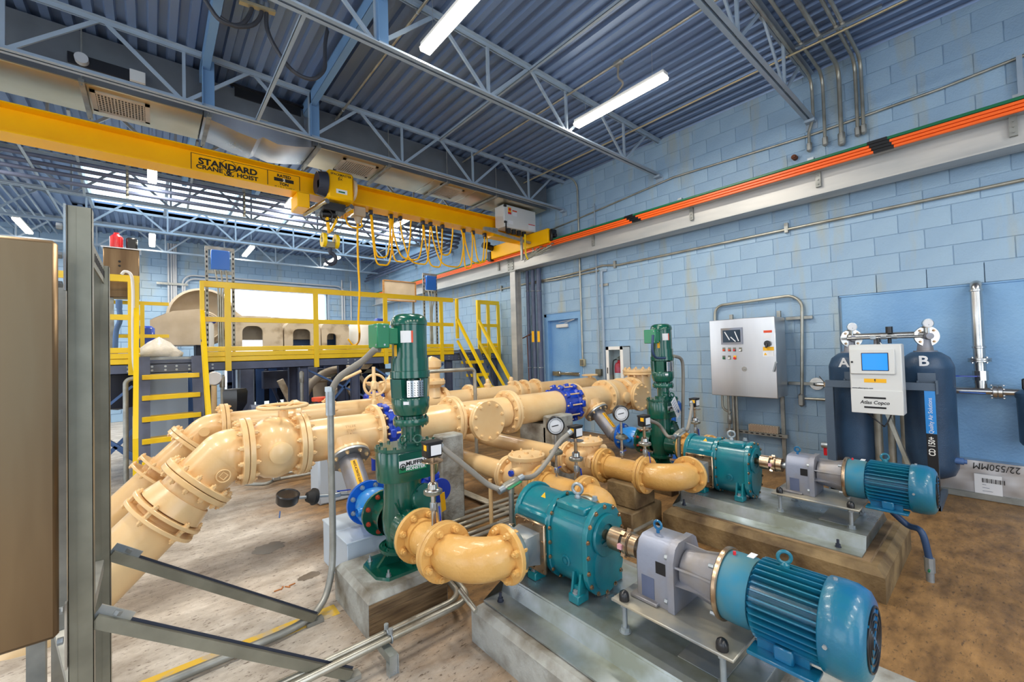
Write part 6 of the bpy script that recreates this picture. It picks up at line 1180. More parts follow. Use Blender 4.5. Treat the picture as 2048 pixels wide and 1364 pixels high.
# controller
X5 = 5.12
t = thing('dryer_controller', (5.2, .8, .84), 'light grey controller box with a blue screen in front of the tanks', 'controller')
cA, cB = P(1697, 690, X=X5), P(1809, 832, X=X5); m = MB(); m.b2((X5, cB.y, cB.z), (X5+.16, cA.y, cA.z), .008); part('case', m, 'offwhite', t)
zs_ = P(1750, 780, X=X5).z; m = MB(); m.b2((X5-.006, cB.y+.002, cB.z+.002), (X5-.0005, cA.y-.002, zs_-.002), .002); part('lower_cover', m, 'offwhite', t)
m = MB(); a, b = P(1699, 699, X=X5), P(1792, 749, X=X5); m.b2((X5-.02, b.y, b.z), (X5-.0005, a.y, a.z), .006); sp_ = part('display_panel', m, 'offwhite', t)
a, b = P(1722, 706, X=X5-.02), P(1778, 742, X=X5-.02); m = MB(); m.b2((X5-.0225, b.y, b.z), (X5-.0205, a.y, a.z), .001); part('screen_surround', m, 'ink', sp_); m = MB(); m.b2((X5-.0245, b.y+.006, b.z+.006), (X5-.0228, a.y-.006, a.z-.006)); part('blue_screen', m, 'screen', sp_)
a = P(1704, 724, X=X5-.02); m = MB(); m.cyl((X5-.025, a.y, a.z), (X5-.02, a.y, a.z), .009, n=14); part('key_lock', m, 'ink', sp_)
a, b = P(1728, 757, X=X5), P(1773, 766, X=X5); m = MB(); m.b2((X5-.002, b.y, b.z), (X5-.0003, a.y, a.z)); part('yellow_label', m, 'label_yellow', t); m = MB(); yc_, zc_ = (a.y+b.y)/2, (a.z+b.z)/2; m.prism([(-.004, .016), (.006, .016), (.001, .003), (.007, .003), (-.004, -.016), (0, -.001), (-.006, -.001)], (X5-.0025, yc_, zc_), (0, -1, 0), U, (-.0004, 0, 0)); part('lightning_mark', m, 'ink', t)
a = P(1725, 776, X=X5); text('lettering', 'www.atlascopco.com', (X5-.001, a.y, a.z), (0, -1, 0), U, .018, 'ink', t, bold=.0004)
a, b = P(1728, 796, X=X5), P(1773, 815, X=X5); yc_, zc_ = (a.y+b.y)/2, (a.z+b.z)/2; wd_ = abs(a.y-b.y)
for zz_ in (.045, -.045): m = MB(); m.b2((X5-.0085, yc_-wd_/2, zc_+zz_-.008), (X5-.0065, yc_+wd_/2, zc_+zz_+.008)); part('logo_bar', m, 'ink', t)
tl = text('lettering', 'Atlas Copco', (X5-.0068, yc_, zc_), (0, -1, 0), (0, -.18, 1), .046, 'ink', t, bold=.0008, squash=.9)
m = MB(); m.tube(smooth([(X5+.06, cA.y-.1, cB.z), (X5+.08, cA.y-.2, cB.z-.1), (X5+.12, cB.y+.15, cB.z-.12), (X5+.14, cB.y+.1, cB.z)]), .006, 8); part('hanging_cable', m, 'black', t)
a = P(1750, 683, X=X5+.08); m = MB(); m.cyl((X5+.08, (cA.y+cB.y)/2-.02, cA.z), (X5+.08, (cA.y+cB.y)/2-.02, cA.z+.06), .012, n=10); part('top_valve', m, 'black', t)
m = MB(); m.b2((X5+.16, .7, .95), (fx, .86, 1.2)); part('rear_bracket', m, 'frame_grey', t)
# small pipe between panel and tank A
c = P(1632, 768, X=6.05); t = thing('wall_flange_pipe', c, 'stainless wall flange with a short pipe left of tank A', 'pipe'); flange(t, (6.085, c.y, c.z), (1, 0, 0), .075, .014, 4, 'steel', .006); m = MB(); m.tube(fillet([(6.09, c.y, c.z), (5.98, c.y, c.z), (5.98, c.y-.3, c.z)], .04), .022, 12); part('bent_pipe', m, 'steel', t)
m = MB(); m.box((5.98, c.y-.12, c.z), (.05, .06, .06), bev=.01); m.bar((5.97, c.y-.1, c.z+.03), (5.95, c.y-.06, c.z+.1), .012, .006); part('valve', m, 'copperish', t)
c = P(1648, 890, X=5.5); t = thing('drain_valve', c, 'small drain valve with red lever at the foot of tank A', 'valve'); m = MB(); m.cyl(c+Vector((0, .02, 0)), c-Vector((0, .08, 0)), .03, n=14); part('valve_body', m, 'zinc', t); m = MB(); m.box(c-Vector((.0, .01, .07)), (.012, .03, .08), bev=.003); part('red_lever', m, 'red', t)
# ---- standing stainless pipe and manifold at the right edge
XP = 5.98
c = P(1955, 640, X=XP); yv = c.y; ztp = P(1955, 568, X=XP).z; zmn = P(1955, 782, X=XP).z
t = thing('stainless_riser', (XP, yv, zmn), 'polished stainless pipe rising beside tank B and turning into the wall', 'pipe'); m = MB(); m.tube(fillet([(6.12, yv, ztp), (XP, yv, ztp), (XP, yv, zmn+.03)], .055), .041, 24); part('riser', m, 'steel', t)
for py_ in (583, 697): z = P(1955, py_, X=XP).z; m = MB(); m.lathe([(.042, 0), (.047, .004), (.047, .02), (.042, .024)], (XP, yv, z), (0, 0, 1), 24); part('press_ring', m, 'steel', t)
z = P(1955, 720, X=XP).z; flange(t, (XP, yv, z), (0, 0, 1), .078, .016, 4, 'steel', .008, pair=True)
z = P(1955, 752, X=XP).z; m = MB(); m.cyl((XP, yv, z-.04), (XP, yv, z+.05), .052, n=8); m.cyl((XP, yv, z-.07), (XP, yv, z-.04), .045, n=20); part('ball_valve', m, 'steel', t)
a = P(1905, 754, X=XP-.05); m = MB(); m.bar((XP-.06, yv+.02, z), (XP-.06, a.y+.05, z), .028, .01); part('blue_handle', m, 'blue_dark', t)
t = thing('stainless_manifold', (XP, yv-.2, zmn), 'horizontal stainless manifold with blue lever at the right edge', 'pipe'); m = MB(); m.tube([(XP, yv+.28, zmn), (XP, yv-.7, zmn)], .036, 20); part('run', m, 'steel', t); yy = P(1996, 786, X=XP).y
flange(t, (XP, yy, zmn), (0, 1, 0), .07, .03, 6, 'steel', .008, pair=True)
a, b = P(1918, 786, X=XP-.06), P(1972, 790, X=XP-.06); m = MB(); m.bar((XP-.06, a.y, zmn-.01), (XP-.06, b.y, zmn-.015), .035, .01, bev=.003); part('blue_lever', m, 'blue_valve', t)
m = MB(); m.box((XP, yv+.24, zmn+.02), (.07, .05, .22), bev=.006); part('end_valve', m, 'copperish', t)
c = P(2045, 800, X=5.93); t = thing('filter_bowl', (5.93, c.y-.02, .75), 'dark blue filter bowl cut by the right edge of the picture', 'filter'); m = MB(); zt_ = P(2035, 790, X=5.93).z; zb_ = P(2035, 890, X=5.93).z; m.lathe([(0, zb_), (.07, zb_+.005), (.085, zb_+.03), (.092, zt_-.03), (.1, zt_-.02), (.1, zt_+.02), (.06, zt_+.05), (0, zt_+.06)], (5.93, c.y-.055, 0), (0, 0, 1), 28); part('bowl', m, 'tank', t); m = MB(); m.box((5.93, c.y-.04, zt_+.1), (.08, .08, .1), bev=.01); part('green_gauge_block', m, 'black', t)
# foil wrapped panel with handwriting
a = P(1893, 905, X=6.04); zt_ = P(1960, 920, X=6.03).z
t = thing('foil_panel', (6.0, 0, 0), 'silver foil wrapped panel leaning on the wall with a shipping label', 'panel'); y1_ = P(1888, 985, Z=.0).y; m = MB(); nn_ = 14; vs = []
for j in range(8):
    for i in range(nn_+1): vs.append(Vector((5.97+.008*math.sin(i*2.1+j*1.3)+.06*j/7*0, y1_+.02-(y1_+1.2)*i/nn_, .06+(zt_-.06)*j/7)))
m.add(vs, [(j*(nn_+1)+i, j*(nn_+1)+i+1, (j+1)*(nn_+1)+i+1, (j+1)*(nn_+1)+i) for j in range(7) for i in range(nn_)]); m.b2((5.985, -1.2, .06), (6.09, y1_+.02, zt_)); part('foil_face', m, 'brushed', t)
m = MB(); m.b2((5.95, -1.2, 0), (6.09, y1_+.04, .06), .004); part('bottom_channel', m, 'galv', t)
a, b = P(1948, 946, X=5.96), P(2006, 994, X=5.96); m = MB(); m.b2((5.955, b.y, b.z), (5.957, a.y, a.z)); lb = part('shipping_label', m, 'label_white', t)
m = MB(); yy = a.y-.05; [m.b2((5.953, yy-.009*k-(.003 if k % 3 else .006), a.z-.075), (5.9545, yy-.009*k, a.z-.035)) for k in range(16)]; part('barcode', m, 'ink', lb)
m = MB(); [m.b2((5.953, b.y+.06+.02*k, b.z+.03+.03*k), (5.9545, a.y-.05, b.z+.033+.03*k)) for k in range(4)]; part('label_print', m, 'slate', lb)
c = P(1992, 936, X=5.95); text('handwriting', '22/550MM', c, (0, 1, 0), (0, .1, -1), .085, 'ink', t, squash=.8)
# ---- extinguisher cabinet
fy0, fy1, fz0, fz1 = 4.09, 4.43, .80, 1.555
t = thing('extinguisher_cabinet', (6.0, 4.26, fz0), 'white wall cabinet with a window beside the blue door', 'cabinet')
m = MB(); th = .012
for p, q in (((5.9, fy0, fz0), (6.1, fy0+th, fz1)), ((5.9, fy1-th, fz0), (6.1, fy1, fz1)), ((5.9, fy0, fz1-th), (6.1, fy1, fz1)), ((5.9, fy0, fz0), (6.1, fy1, fz0+th)), ((6.085, fy0, fz0), (6.099, fy1, fz1))): m.b2(p, q)
part('case', m, 'offwhite', t); m = MB(); f_ = .055
for p, q in (((fy0, fz0), (fy0+f_, fz1)), ((fy1-f_, fz0), (fy1, fz1)), ((fy0, fz1-f_), (fy1, fz1)), ((fy0, fz0), (fy1, fz0+f_))): m.b2((5.885, p[0], p[1]), (5.899, q[0], q[1]))
part('door_frame', m, 'white', t); m = MB(); m.b2((5.89, fy0+f_, fz0+f_), (5.893, fy1-f_, fz1-f_)); part('window_pane', m, 'glass', t); m = MB(); m.b2((5.878, fy1-.035, 1.1), (5.884, fy1-.02, 1.2)); part('latch', m, 'ink', t)
t = thing('fire_extinguisher', (6.0, 4.25, fz0+.013), 'red fire extinguisher with white label inside the wall cabinet', 'extinguisher'); m = MB(); m.lathe([(0, .02), (.07, .02), (.078, .03), (.078, .42), (.06, .47), (.025, .49), (.025, .52)], (6.0, 4.25, fz0), (0, 0, 1), 32); part('cylinder', m, 'red', t)
m = MB(); m.lathe([(.0787, .2), (.0787, .3)], (6.0, 4.25, fz0), (0, 0, 1), 16, PI*.0, PI*1.0); m2 = MB(); vs = [Vector((6.0+.0792*math.cos(a), 4.25+.0792*math.sin(a), z)) for z in (fz0+.2, fz0+.31) for a in [PI*.7+PI*.85*i/10 for i in range(11)]]; m2.add(vs, [(i, i+1, 12+i, 11+i) for i in range(10)]); part('white_label', m2, 'label_white', t)
m = MB(); m.box((5.99, 4.25, fz0+.545), (.05, .035, .05), bev=.006); m.bar((5.96, 4.23, fz0+.57), (5.95, 4.16, fz0+.61), .02, .01); part('valve_head', m, 'steel', t); m = MB(); m.tube(smooth([(5.98, 4.28, fz0+.54), (5.95, 4.33, fz0+.5), (5.95, 4.34, fz0+.3), (5.96, 4.335, fz0+.12)]), .011, 8); part('hose', m, 'rubber', t)
# ---- wall conduits
def wallrun(pts, r, label, X_=6.075, mt='conduit', fl=.08, grp=None, nm='wall_conduit', cat='conduit', straps=()):
    q = [P(a, b, X=X_) for a, b in pts]; t = thing(nm, (X_, q[0].y, min(p.z for p in q)), label, cat, grp); m = MB(); m.tube(fillet(q, fl), r, 10); part('run', m, mt, t)
    for a, b in straps: c = P(a, b, X=X_); m = MB(); m.b2((X_-r-.004, c.y-.02, c.z-.06), (6.1, c.y+.02, c.z+.06)); part('wall_strut', m, 'galv', t)
    return t
wallrun([(2055, 358), (1236, 530), (1205, 531), (1190, 536), (1130, 551), (1040, 570), (900, 600)], .018, 'long galvanised conduit running level along the wall below the runway beam', straps=((1573, 456), (1230, 529), (1003, 577)))
wallrun([(1198, 541), (1110, 560), (1062, 567)], .016, 'short second conduit just below the long level one, left of the pair of drops')
wallrun([(2060, 106), (1880, 178), (1622, 270), (1348, 354), (1150, 440), (1000, 500)], .014, 'thin dark conduit high on the wall above the runway beam', fl=.01)
t = wallrun([(1062, 285+3), (1158, 351), (1162, 365), (1163, 716)], .017, 'galvanised conduit dropping beside the door to a socket box', X_=6.07) if False else thing('wall_conduit', (6.07, P(1163, 700, X=6.07).y, 1.1), 'galvanised conduit dropping beside the door to a socket box', 'conduit')
yd = P(1163, 640, X=6.07).y; c = P(1162, 722, X=6.06); m = MB(); m.tube(fillet([(4.3, yd-.0, 4.68), (6.07, yd, 4.68), (6.07, yd, c.z)], .18), .017, 12); part('run', m, 'conduit', t)
m = MB(); m.box((6.07, yd, c.z-.03), (.06, .11, .13), bev=.006); part('socket_box', m, 'gold', t); m = MB(); m.b2((6.036, yd-.04, c.z-.08), (6.0395, yd+.04, c.z+.02)); m.cyl((6.034, yd-.018, c.z-.01), (6.036, yd-.018, c.z-.01), .012); m.cyl((6.034, yd-.018, c.z-.045), (6.036, yd-.018, c.z-.045), .012); part('socket_face', m, 'strut', t)
yd2 = P(1196, 640, X=6.07).y; t = thing('wall_conduit', (6.07, yd2, .9), 'painted conduit falling to a grey box right of the door', 'conduit'); zb_ = P(1196, 738, X=6.07).z; m = MB(); m.cyl((6.07, yd2, zb_), (6.07, yd2, P(1196, 405, X=6.07).z), .013, n=10); part('run', m, 'joist', t); m = MB(); m.b2((6.03, yd2-.05, zb_-.12), (6.095, yd2+.07, zb_), .006); part('grey_box', m, 'strut', t)
yd3 = P(1206, 640, X=6.06).y; t = thing('wall_conduit', (6.06, yd3, .03), 'larger galvanised conduit beside the white cabinet reaching the floor', 'conduit'); zt_ = P(1206, 541, X=6.06).z; m = MB(); m.tube(fillet([(6.09, yd3-.1, zt_), (6.06, yd3, zt_), (6.06, yd3, .02)], .04), .024, 12); part('run', m, 'joist', t); m = MB(); z = P(1206, 570, X=6.06).z; m.b2((6.07, yd3-.12, z-.02), (6.098, yd3+.06, z+.02)); part('wall_strut', m, 'galv', t)
for k, (px_, r) in enumerate(((1057, .035), (1068, .04), (1080, .05))):
    y = P(px_, 640, X=6.0).y; t = thing('wall_pipe', (6.0, y, 0), f'thick slate coloured riser left of the door, {("leftmost and thinnest", "middle", "rightmost and thickest")[k]} of three', 'pipe', 'three thick risers by the door'); m = MB(); m.cyl((6.0, y, .01), (6.0, y, 3.19), r, n=18); part('run', m, 'slate', t)
    if k: z0_, z1_ = P(px_, 684, X=5.95).z, P(px_, 662, X=5.95).z; m = MB(); m.b2((6.0-r-.004, y-.035, z0_), (6.0-r-.001, y+.035, z1_)); part('yellow_tag', m, 'label_yellow', t)
    for py_ in (582, 735): z = P(px_, py_, X=6.0).z; m = MB(); m.torus((6.0, y, z), (0, 0, 1), r+.004, .008, 16, 6); part('pipe_clamp', m, 'zinc', t)
t = thing('tee_wrench', (5.98, 6.35, .02), 'rusty T handled valve key leaning by the three risers', 'tool'); a, b = P(1044, 677, X=5.97), P(1062, 668, X=5.97); m = MB(); mid = (a+b)/2+Vector((0, -.02, 0)); m.cyl(a, b, .012, n=10); m.cyl(mid, (5.97, mid.y-.05, .02), .012, n=10); part('shaft', m, 'rust', t)
cdx = [(1616, 302, 0), (1648, 290, 0), (1681, 285, 1), (1714, 270, 0), (1726, 265, 0)]
for k, (px_, py_, big) in enumerate(cdx):
    y = P(px_, 230, X=6.05).y; zb_ = P(px_, py_-12, X=6.05).z; r = .022 if big else .017
    t = thing('wall_conduit', (6.05, y, zb_), f'dark conduit drop with oval end fitting at upper right, {("first", "second", "third and thickest", "fourth", "fifth")[k]} from the left', 'conduit', 'five ceiling conduit drops'); m = MB(); off = .05 if k == 0 else 0
    m.tube(fillet([(-1.5, y-off, 4.70), (6.05, y-off, 4.70), (6.05, y-off, zb_+.3), (6.05, y, zb_+.15), (6.05, y, zb_)], .16), r, 10); part('run', m, 'conduit', t)
    m = MB(); m.box((6.05, y, zb_-.03), (.05, .055 if not big else .07, .13 if not big else .17), bev=.022); m.box((6.023, y, zb_-.03), (.006, .035, .09), bev=.012); part('oval_fitting', m, 'galv', t)
m = MB(); a, b = P(1668, 50, Z=4.66), P(1722, 15, Z=4.66); m.b2((5.2, a.y-.35, 4.655), (5.24, a.y+.35, 4.68)); solo('trapeze_strut', m, 'steel', 'short bright strut holding up the ceiling conduits at the top right', 'strut')
c = P(1589, 315, X=6.06); m = MB(); m.cyl((6.03, c.y, c.z), (6.1, c.y, c.z), .03, n=14); m.cyl((6.01, c.y, c.z), (6.03, c.y, c.z), .02, n=10); solo('pipe_stub', m, 'rust', 'small rusty pipe stub sticking from the wall above the runway beam', 'pipe stub')
y = P(2040, 150, X=6.04).y; m = MB(); m.b2((6.03, y-.018, 3.62), (6.07, y+.018, P(2035, 112, X=6.04).z)); m.b2((6.0, y-.05, 3.60), (6.08, y+.05, 3.62)); solo('cable_trunking', m, 'joist', 'dark rectangular trunking above the orange bars at the right edge', 'trunking')
# ================================================================== LEFT FOREGROUND CABINET AND FRAME
t = thing('stainless_cabinet', (-.7, 2.2, .65), 'big brownish stainless cabinet filling the left edge of the foreground', 'cabinet'); m = MB(); m.b2((-1.35, 2.03, .67), (-.27, 2.3, 1.915), .006); part('body', m, 'brushed_dark', t); m = MB(); m.b2((-1.36, 1.99, .655), (-.232, 2.02, 1.93), .012); part('door', m, 'brushed_dark', t)
def strut_post(x0_, y0_, x1_, y1_, z0_, z1_, mt='strut'):
    m = MB(); m.b2((x0_, y0_, z0_), (x1_, y0_+.002, z1_)); m.b2((x0_, y0_, z0_), (x0_+.002, y1_, z1_)); m.b2((x1_-.002, y0_, z0_), (x1_, y1_, z1_)); m.b2((x0_, y1_-.002, z0_), (x0_+.012, y1_, z1_)); m.b2((x1_-.012, y1_-.002, z0_), (x1_, y1_, z1_)); m.b2((x0_+.02, y0_-.0015, z0_), (x0_+.0225, y0_, z1_)); return m
t = thing('brace_rack', (-.2, 2.4, 0), 'slotted steel strut frame braced to the floor right of the cabinet', 'frame')
part('near_post', strut_post(-.222, 2.1, -.16, 2.16, 0, 2.08), 'strut', t); part('far_post', strut_post(-.195, 2.6, -.145, 2.66, 0, 1.96), 'strut', t)
m = MB(); m.b2((-.20, 2.16, 1.955), (-.165, 2.66, 1.96)); m.b2((-.165, 2.16, 1.88), (-.16, 2.66, 1.96)); part('top_rail', m, 'strut', t)
for z_ in (.62,): m = MB(); m.b2((-.2, 2.16, z_), (-.165, 2.6, z_+.045)); part('lower_rail', m, 'galv', t)
for k in range(9): m = MB(); m.b2((-.1605, 2.19+.048*k, 1.905), (-.1585, 2.215+.048*k, 1.935)); part('rail_slot', m, 'ink', t)
for (p, q) in (((-.16, 2.13, .62), (.70, 2.06, .03)), ((-.145, 2.63, .67), (.70, 2.63, .03))):
    d = (Vector(q)-Vector(p)).normalized(); m = MB(); m.bar(p, q, .041, .003, ref=(0, 1, 0)); n_ = d.cross(Vector((0, 1, 0))).normalized(); o_ = n_*.02
    m = MB(); P0, Q0 = Vector(p), Vector(q); m.bar(P0+Vector((0, -.02, 0)), Q0+Vector((0, -.02, 0)), .003, .05, ref=(0, 1, 0)) if False else None
    m.bar(P0, Q0, .041, .041, ref=(0, 1, 0)); part('floor_brace', m, 'strut', t); m = MB(); m.bar(P0-n_*.021+d*.02, Q0-n_*.021, .02, .003, ref=(0, 1, 0)) if n_.z < 0 else m.bar(P0+n_*.021+d*.02, Q0+n_*.021, .02, .003, ref=(0, 1, 0)); part('brace_slot', m, 'dark', t)
    m = MB(); up_ = -n_ if n_.z < 0 else n_; m.bar(P0+up_*.026-d*.01, P0+up_*.026+d*.1, .045, .006, ref=(0, 1, 0)); m.hexn(P0+up_*.028+d*.05, P0+up_*.042+d*.05, .013); part('brace_bracket', m, 'plate_tan', t)
    m = MB(); m.box((q[0]+.0, q[1], .012), (.09, .05, .02)); part('brace_foot', m, 'galv', t)
for (x_, y_) in ((-.345, 2.45), (-.33, 2.85)): m = MB(); m.b2((x_-.025, y_, 0), (x_+.025, y_+.04, 1.9 if y_ > 2.8 else .66)); part('rear_post', m, 'galv', t)
m = MB(); m.bar((-.33, 2.85, .3), (-.22, 2.5, .02), .03, .03); part('rear_brace', m, 'galv', t)
for z_ in (1.80, 1.90, 2.0, .60, .7): m = MB(); m.hexn((-.232, 2.09, z_), (-.246, 2.09, z_), .012); part('clamp_bolt', m, 'zinc', t)
m = MB(); m.b2((-.229, 2.085, 1.78), (-.223, 2.11, 2.08)); m.b2((-.229, 2.085, .5), (-.223, 2.11, .72)); part('clamp_plate', m, 'steel', t)
# ================================================================== PLATFORM
PY, PZ = 7.5, 1.58
pl = thing('platform', (2, 9, 0), 'steel walkway platform with slate blue beams and columns behind the pipes', 'platform')
m = MB(); m.b2((-2.6, PY+.05, PZ-.04), (6.05, 8.3, PZ-.005)); part('deck', m, 'galv', pl)
def pxX(p, y=PY): return P(p, 700, Y=y).x
for a, b in ((-2.6, -.12), (-.12, .52), (.55, 4.8), (4.8, 5.45), (5.45, 6.05)):
    m = MB(); m.b2((a+.005, PY+.0, PZ-.22), (b-.005, PY+.012, PZ-.09)); m.b2((a+.005, PY, PZ-.22), (b-.005, PY+.09, PZ-.21)); m.b2((a+.005, PY, PZ-.1), (b-.005, PY+.09, PZ-.05)); bmx = part('edge_beam', m, 'slate', pl)
    if b-a > .5:
        for xx in [a+.12, (a+b)/2-.06, (a+b)/2+.06, b-.12]:
            for z in (PZ-.18, PZ-.13): m = MB(); m.cyl((xx, PY-.008, z), (xx, PY, z), .014, n=12); part('rivet', m, 'zinc', bmx)
for xx in (-2.4, .62, 1.9, 2.75, 4.7, 5.9):
    for yy in (7.56, 8.24):
        m = MB(); m.b2((xx-.07, yy-.006, 0), (xx+.07, yy+.006, PZ-.05)); m.b2((xx-.07, yy-.05, 0), (xx-.06, yy+.05, PZ-.05)); m.b2((xx+.06, yy-.05, 0), (xx+.07, yy+.05, PZ-.05)); part('column', m, 'slate', pl)
for (xa_, xb_, za_, zb_) in ((1.9, 3.7, 1.35, .35), (2.9, 1.9, 1.35, .2), (3.1, 4.6, 1.3, .3), (4.6, 3.2, 1.3, .3), (-1.2, -.1, 1.2, .2), (-.2, -1.2, 1.2, .2), (4.9, 5.8, .3, 1.2)): m = MB(); m.bar((xa_, 7.62, za_), (xb_, 7.62, zb_), .06, .03); part('diagonal_brace', m, 'slate_blue', pl)
# railings
TZ, MZ = 2.655, 2.12
def rail(label, posts, x0_, x1_, y=PY):
    t = thing('guard_rail', ((x0_+x1_)/2, y, PZ), label, 'railing', 'yellow guard rails'); w_ = .055
    m = MB(); m.b2((x0_, y-.03, TZ-.075), (x1_, y+.03, TZ+.01)); part('top_rail', m, 'yellow', t); m = MB(); m.b2((x0_, y-.025, MZ-.045), (x1_, y+.025, MZ+.025)); part('mid_rail', m, 'yellow', t)
    for xx in posts: m = MB(); m.b2((xx-.038, y-.035, PZ-.23), (xx+.038, y-.005, TZ-.07)); ps_ = part('post', m, 'yellow', t); m = MB(); m.cyl((xx, y-.034, PZ-.16), (xx, y-.03, PZ-.16), .012, n=10); m.cyl((xx, y-.034, PZ-.09), (xx, y-.03, PZ-.09), .012, n=10); part('post_bolt', m, 'strut', ps_)
    for k in range(3): m = MB(); m.b2((x0_, y-.016+.003*k, PZ-.09+.075*k), (x1_, y-.004+.003*k, PZ-.02+.075*k), .006); part('toe_board', m, 'yellow', t)
    return t
rail('long yellow guard rail along the platform front behind the grinder', [pxX(456), pxX(632), pxX(771), pxX(883)], .55, 4.8)
rail('short yellow guard rail left of the steep ladder stair', [-.75, -.2], -2.5, -.12)
rail('small yellow guard rail panel in the corner by the steel column', [pxX(957)+.02, pxX(977), 6.0], 5.47, 6.03)
t = thing('rear_guard_rail', (-1, 8.25, PZ), 'farther yellow rail seen through the left end of the platform', 'railing'); m = MB()
for z in (TZ-.3, MZ-.25): m.b2((-2.5, 8.2, z), (.2, 8.24, z+.05))
part('rails', m, 'yellow', t)
for xx in (-.75, -.5, -.1): m = MB(); m.b2((xx-.03, 8.19, PZ), (xx+.02, 8.23, TZ-.25)); part('post', m, 'yellow', t)
# ladder stair on the left, and the stair by the wall
def stair(label, xl_, xr_, yt, yb_, n, z0_=.0):
    t = thing('steep_stair', ((xl_+xr_)/2, (yt+yb_)/2, 0), label, 'stair', 'steep yellow stairs'); d = Vector((0, yb_-yt, -PZ)).normalized()
    for s_, xx in ((-1, xl_), (1, xr_)):
        m = MB(); m.bar((xx+s_*-.02, yt-.05, PZ), (xx+s_*-.02, yb_-.02, .02), .03, .12, ref=(1, 0, 0)); part('stringer', m, 'slate', t)
        m = MB(); m.bar((xx+s_*.05, yt-.03, TZ), (xx+s_*.05, yt-.03, MZ-.3), .06, .05); m.bar((xx+s_*.05, yt-.05, MZ+.1), (xx+s_*.05, yb_-.3, .62), .05, .05, ref=(1, 0, 0)); m.bar((xx+s_*.05, yb_-.3, .64), (xx+s_*.05, yb_-.3, .02), .05, .05); part('hand_rail', m, 'yellow', t)
        m = MB(); m.bar((xx+s_*.05, yt-.03, MZ-.35), (xx+s_*.05, yb_-.28, .34), .04, .04, ref=(1, 0, 0)); part('lower_rail', m, 'yellow', t)
    for k in range(n):
        f = (k+1)/(n+1); z = PZ*(1-f)-.0; y = yt+(yb_-yt)*f; m = MB(); m.b2((xl_, y-.1, z-.032), (xr_, y+.1, z+.03), .003); part('tread', m, 'yellow', t)
stair('steep ladder stair with yellow treads at the left of the platform', -.1, .50, 7.48, 6.85, 5)
stair('steep yellow railed stair coming down beside the steel column', 4.92, 5.36, 7.48, 6.45, 5)
# ================================================================== THINGS ON THE PLATFORM
def slotted(label, px_, y, zt_, zb_, wd=.34):
    c = P(px_, 600, Y=y).x; t = thing('screen_post', (c, y, zb_), label, 'instrument post', 'slotted posts with blue screens')
    for s_ in (-1, 1):
        m = MB(); m.b2((c+s_*wd/2-.02, y, zb_), (c+s_*wd/2+.02, y+.03, zt_)); u_ = part('upright', m, 'galv', t); m = MB(); z = zb_+.08
        while z < zt_-.04: m.b2((c+s_*wd/2-.009, y-.002, z), (c+s_*wd/2+.009, y+.001, z+.035)); z += .075
        part('slots', m, 'ink', u_, kind='stuff')
    for z in (zt_-.05, zt_-.42): m = MB(); m.b2((c-wd/2, y-.01, z), (c+wd/2, y+.02, z+.05)); part('cross_strut', m, 'galv', t)
    m = MB(); m.b2((c-.12, y-.06, zt_-.36), (c+.12, y-.005, zt_-.06), .006); part('display', m, 'blue_valve', t)
    for dx in (-.07, 0, .07): m = MB(); m.tube(smooth([(c+dx, y-.03, zt_-.36), (c+dx*.9+.02, y-.03, zt_-.55), (c+dx*.4, y-.02, zt_-.8), (c+dx*.4, y-.01, zb_)]), .013, 8); part('cable_drop', m, 'conduit', t)
slotted('tall slotted post with a blue screen above the left guard rail', 441, 7.9, 3.27, PZ)
slotted('tall slotted post with a blue screen above the right guard rail', 861, 8.0, 3.24, PZ, .3)
# rotary drum thickener: box, disc guard, arched covers
Y8 = 8.95
def T(px_, py_): return P(px_, py_, Y=Y8)
t = thing('screw_press', (1.5, Y8, PZ+.05), 'dusty beige sludge machine with a disc guard and arched covers on the platform', 'machine')
a, b = T(303, 640), T(402, 688); m = MB(); zt_, zb_ = T(400, 622).z, T(350, 690).z
m.prism([(a.x-.02, zb_), (b.x, zb_), (b.x, T(405, 618).z), (T(345, 622).x, T(345, 622).z), (a.x-.02, T(305, 640).z)], (0, Y8, 0), (1, 0, 0), U, (0, 1.0, 0)); part('feed_box', m, 'beige', t)
m = MB(); q = T(345, 622); m.prism([(T(305, 634).x, T(305, 634).z), (T(350, 616).x, T(350, 616).z), (T(352, 624).x, T(352, 624).z), (T(305, 640).x, T(305, 640).z)], (0, Y8+.3, 0), (1, 0, 0), U, (0, .5, 0)); part('lid_edge', m, 'gear_grey', t)
m = MB(); c = T(407, 640); m.lathe([(0, 0), (.42, 0), (.47, .02), (.5, .06), (.5, .16), (.46, .2)], (c.x, Y8+.25, c.z+.06), (0, -1, 0), 48); part('disc_guard', m, 'beige', t, sharp=60)
m = MB(); m.lathe([(.0, .22), (.2, .22), (.25, .2), (.27, .16)], (c.x+.02, Y8+.3, c.z-.1), (0, -1, 0), 40); m.torus((c.x+.02, Y8+.06, c.z-.1), (0, 1, 0), .24, .014, 36, 6); part('drive_hub', m, 'dirty_beige', t)
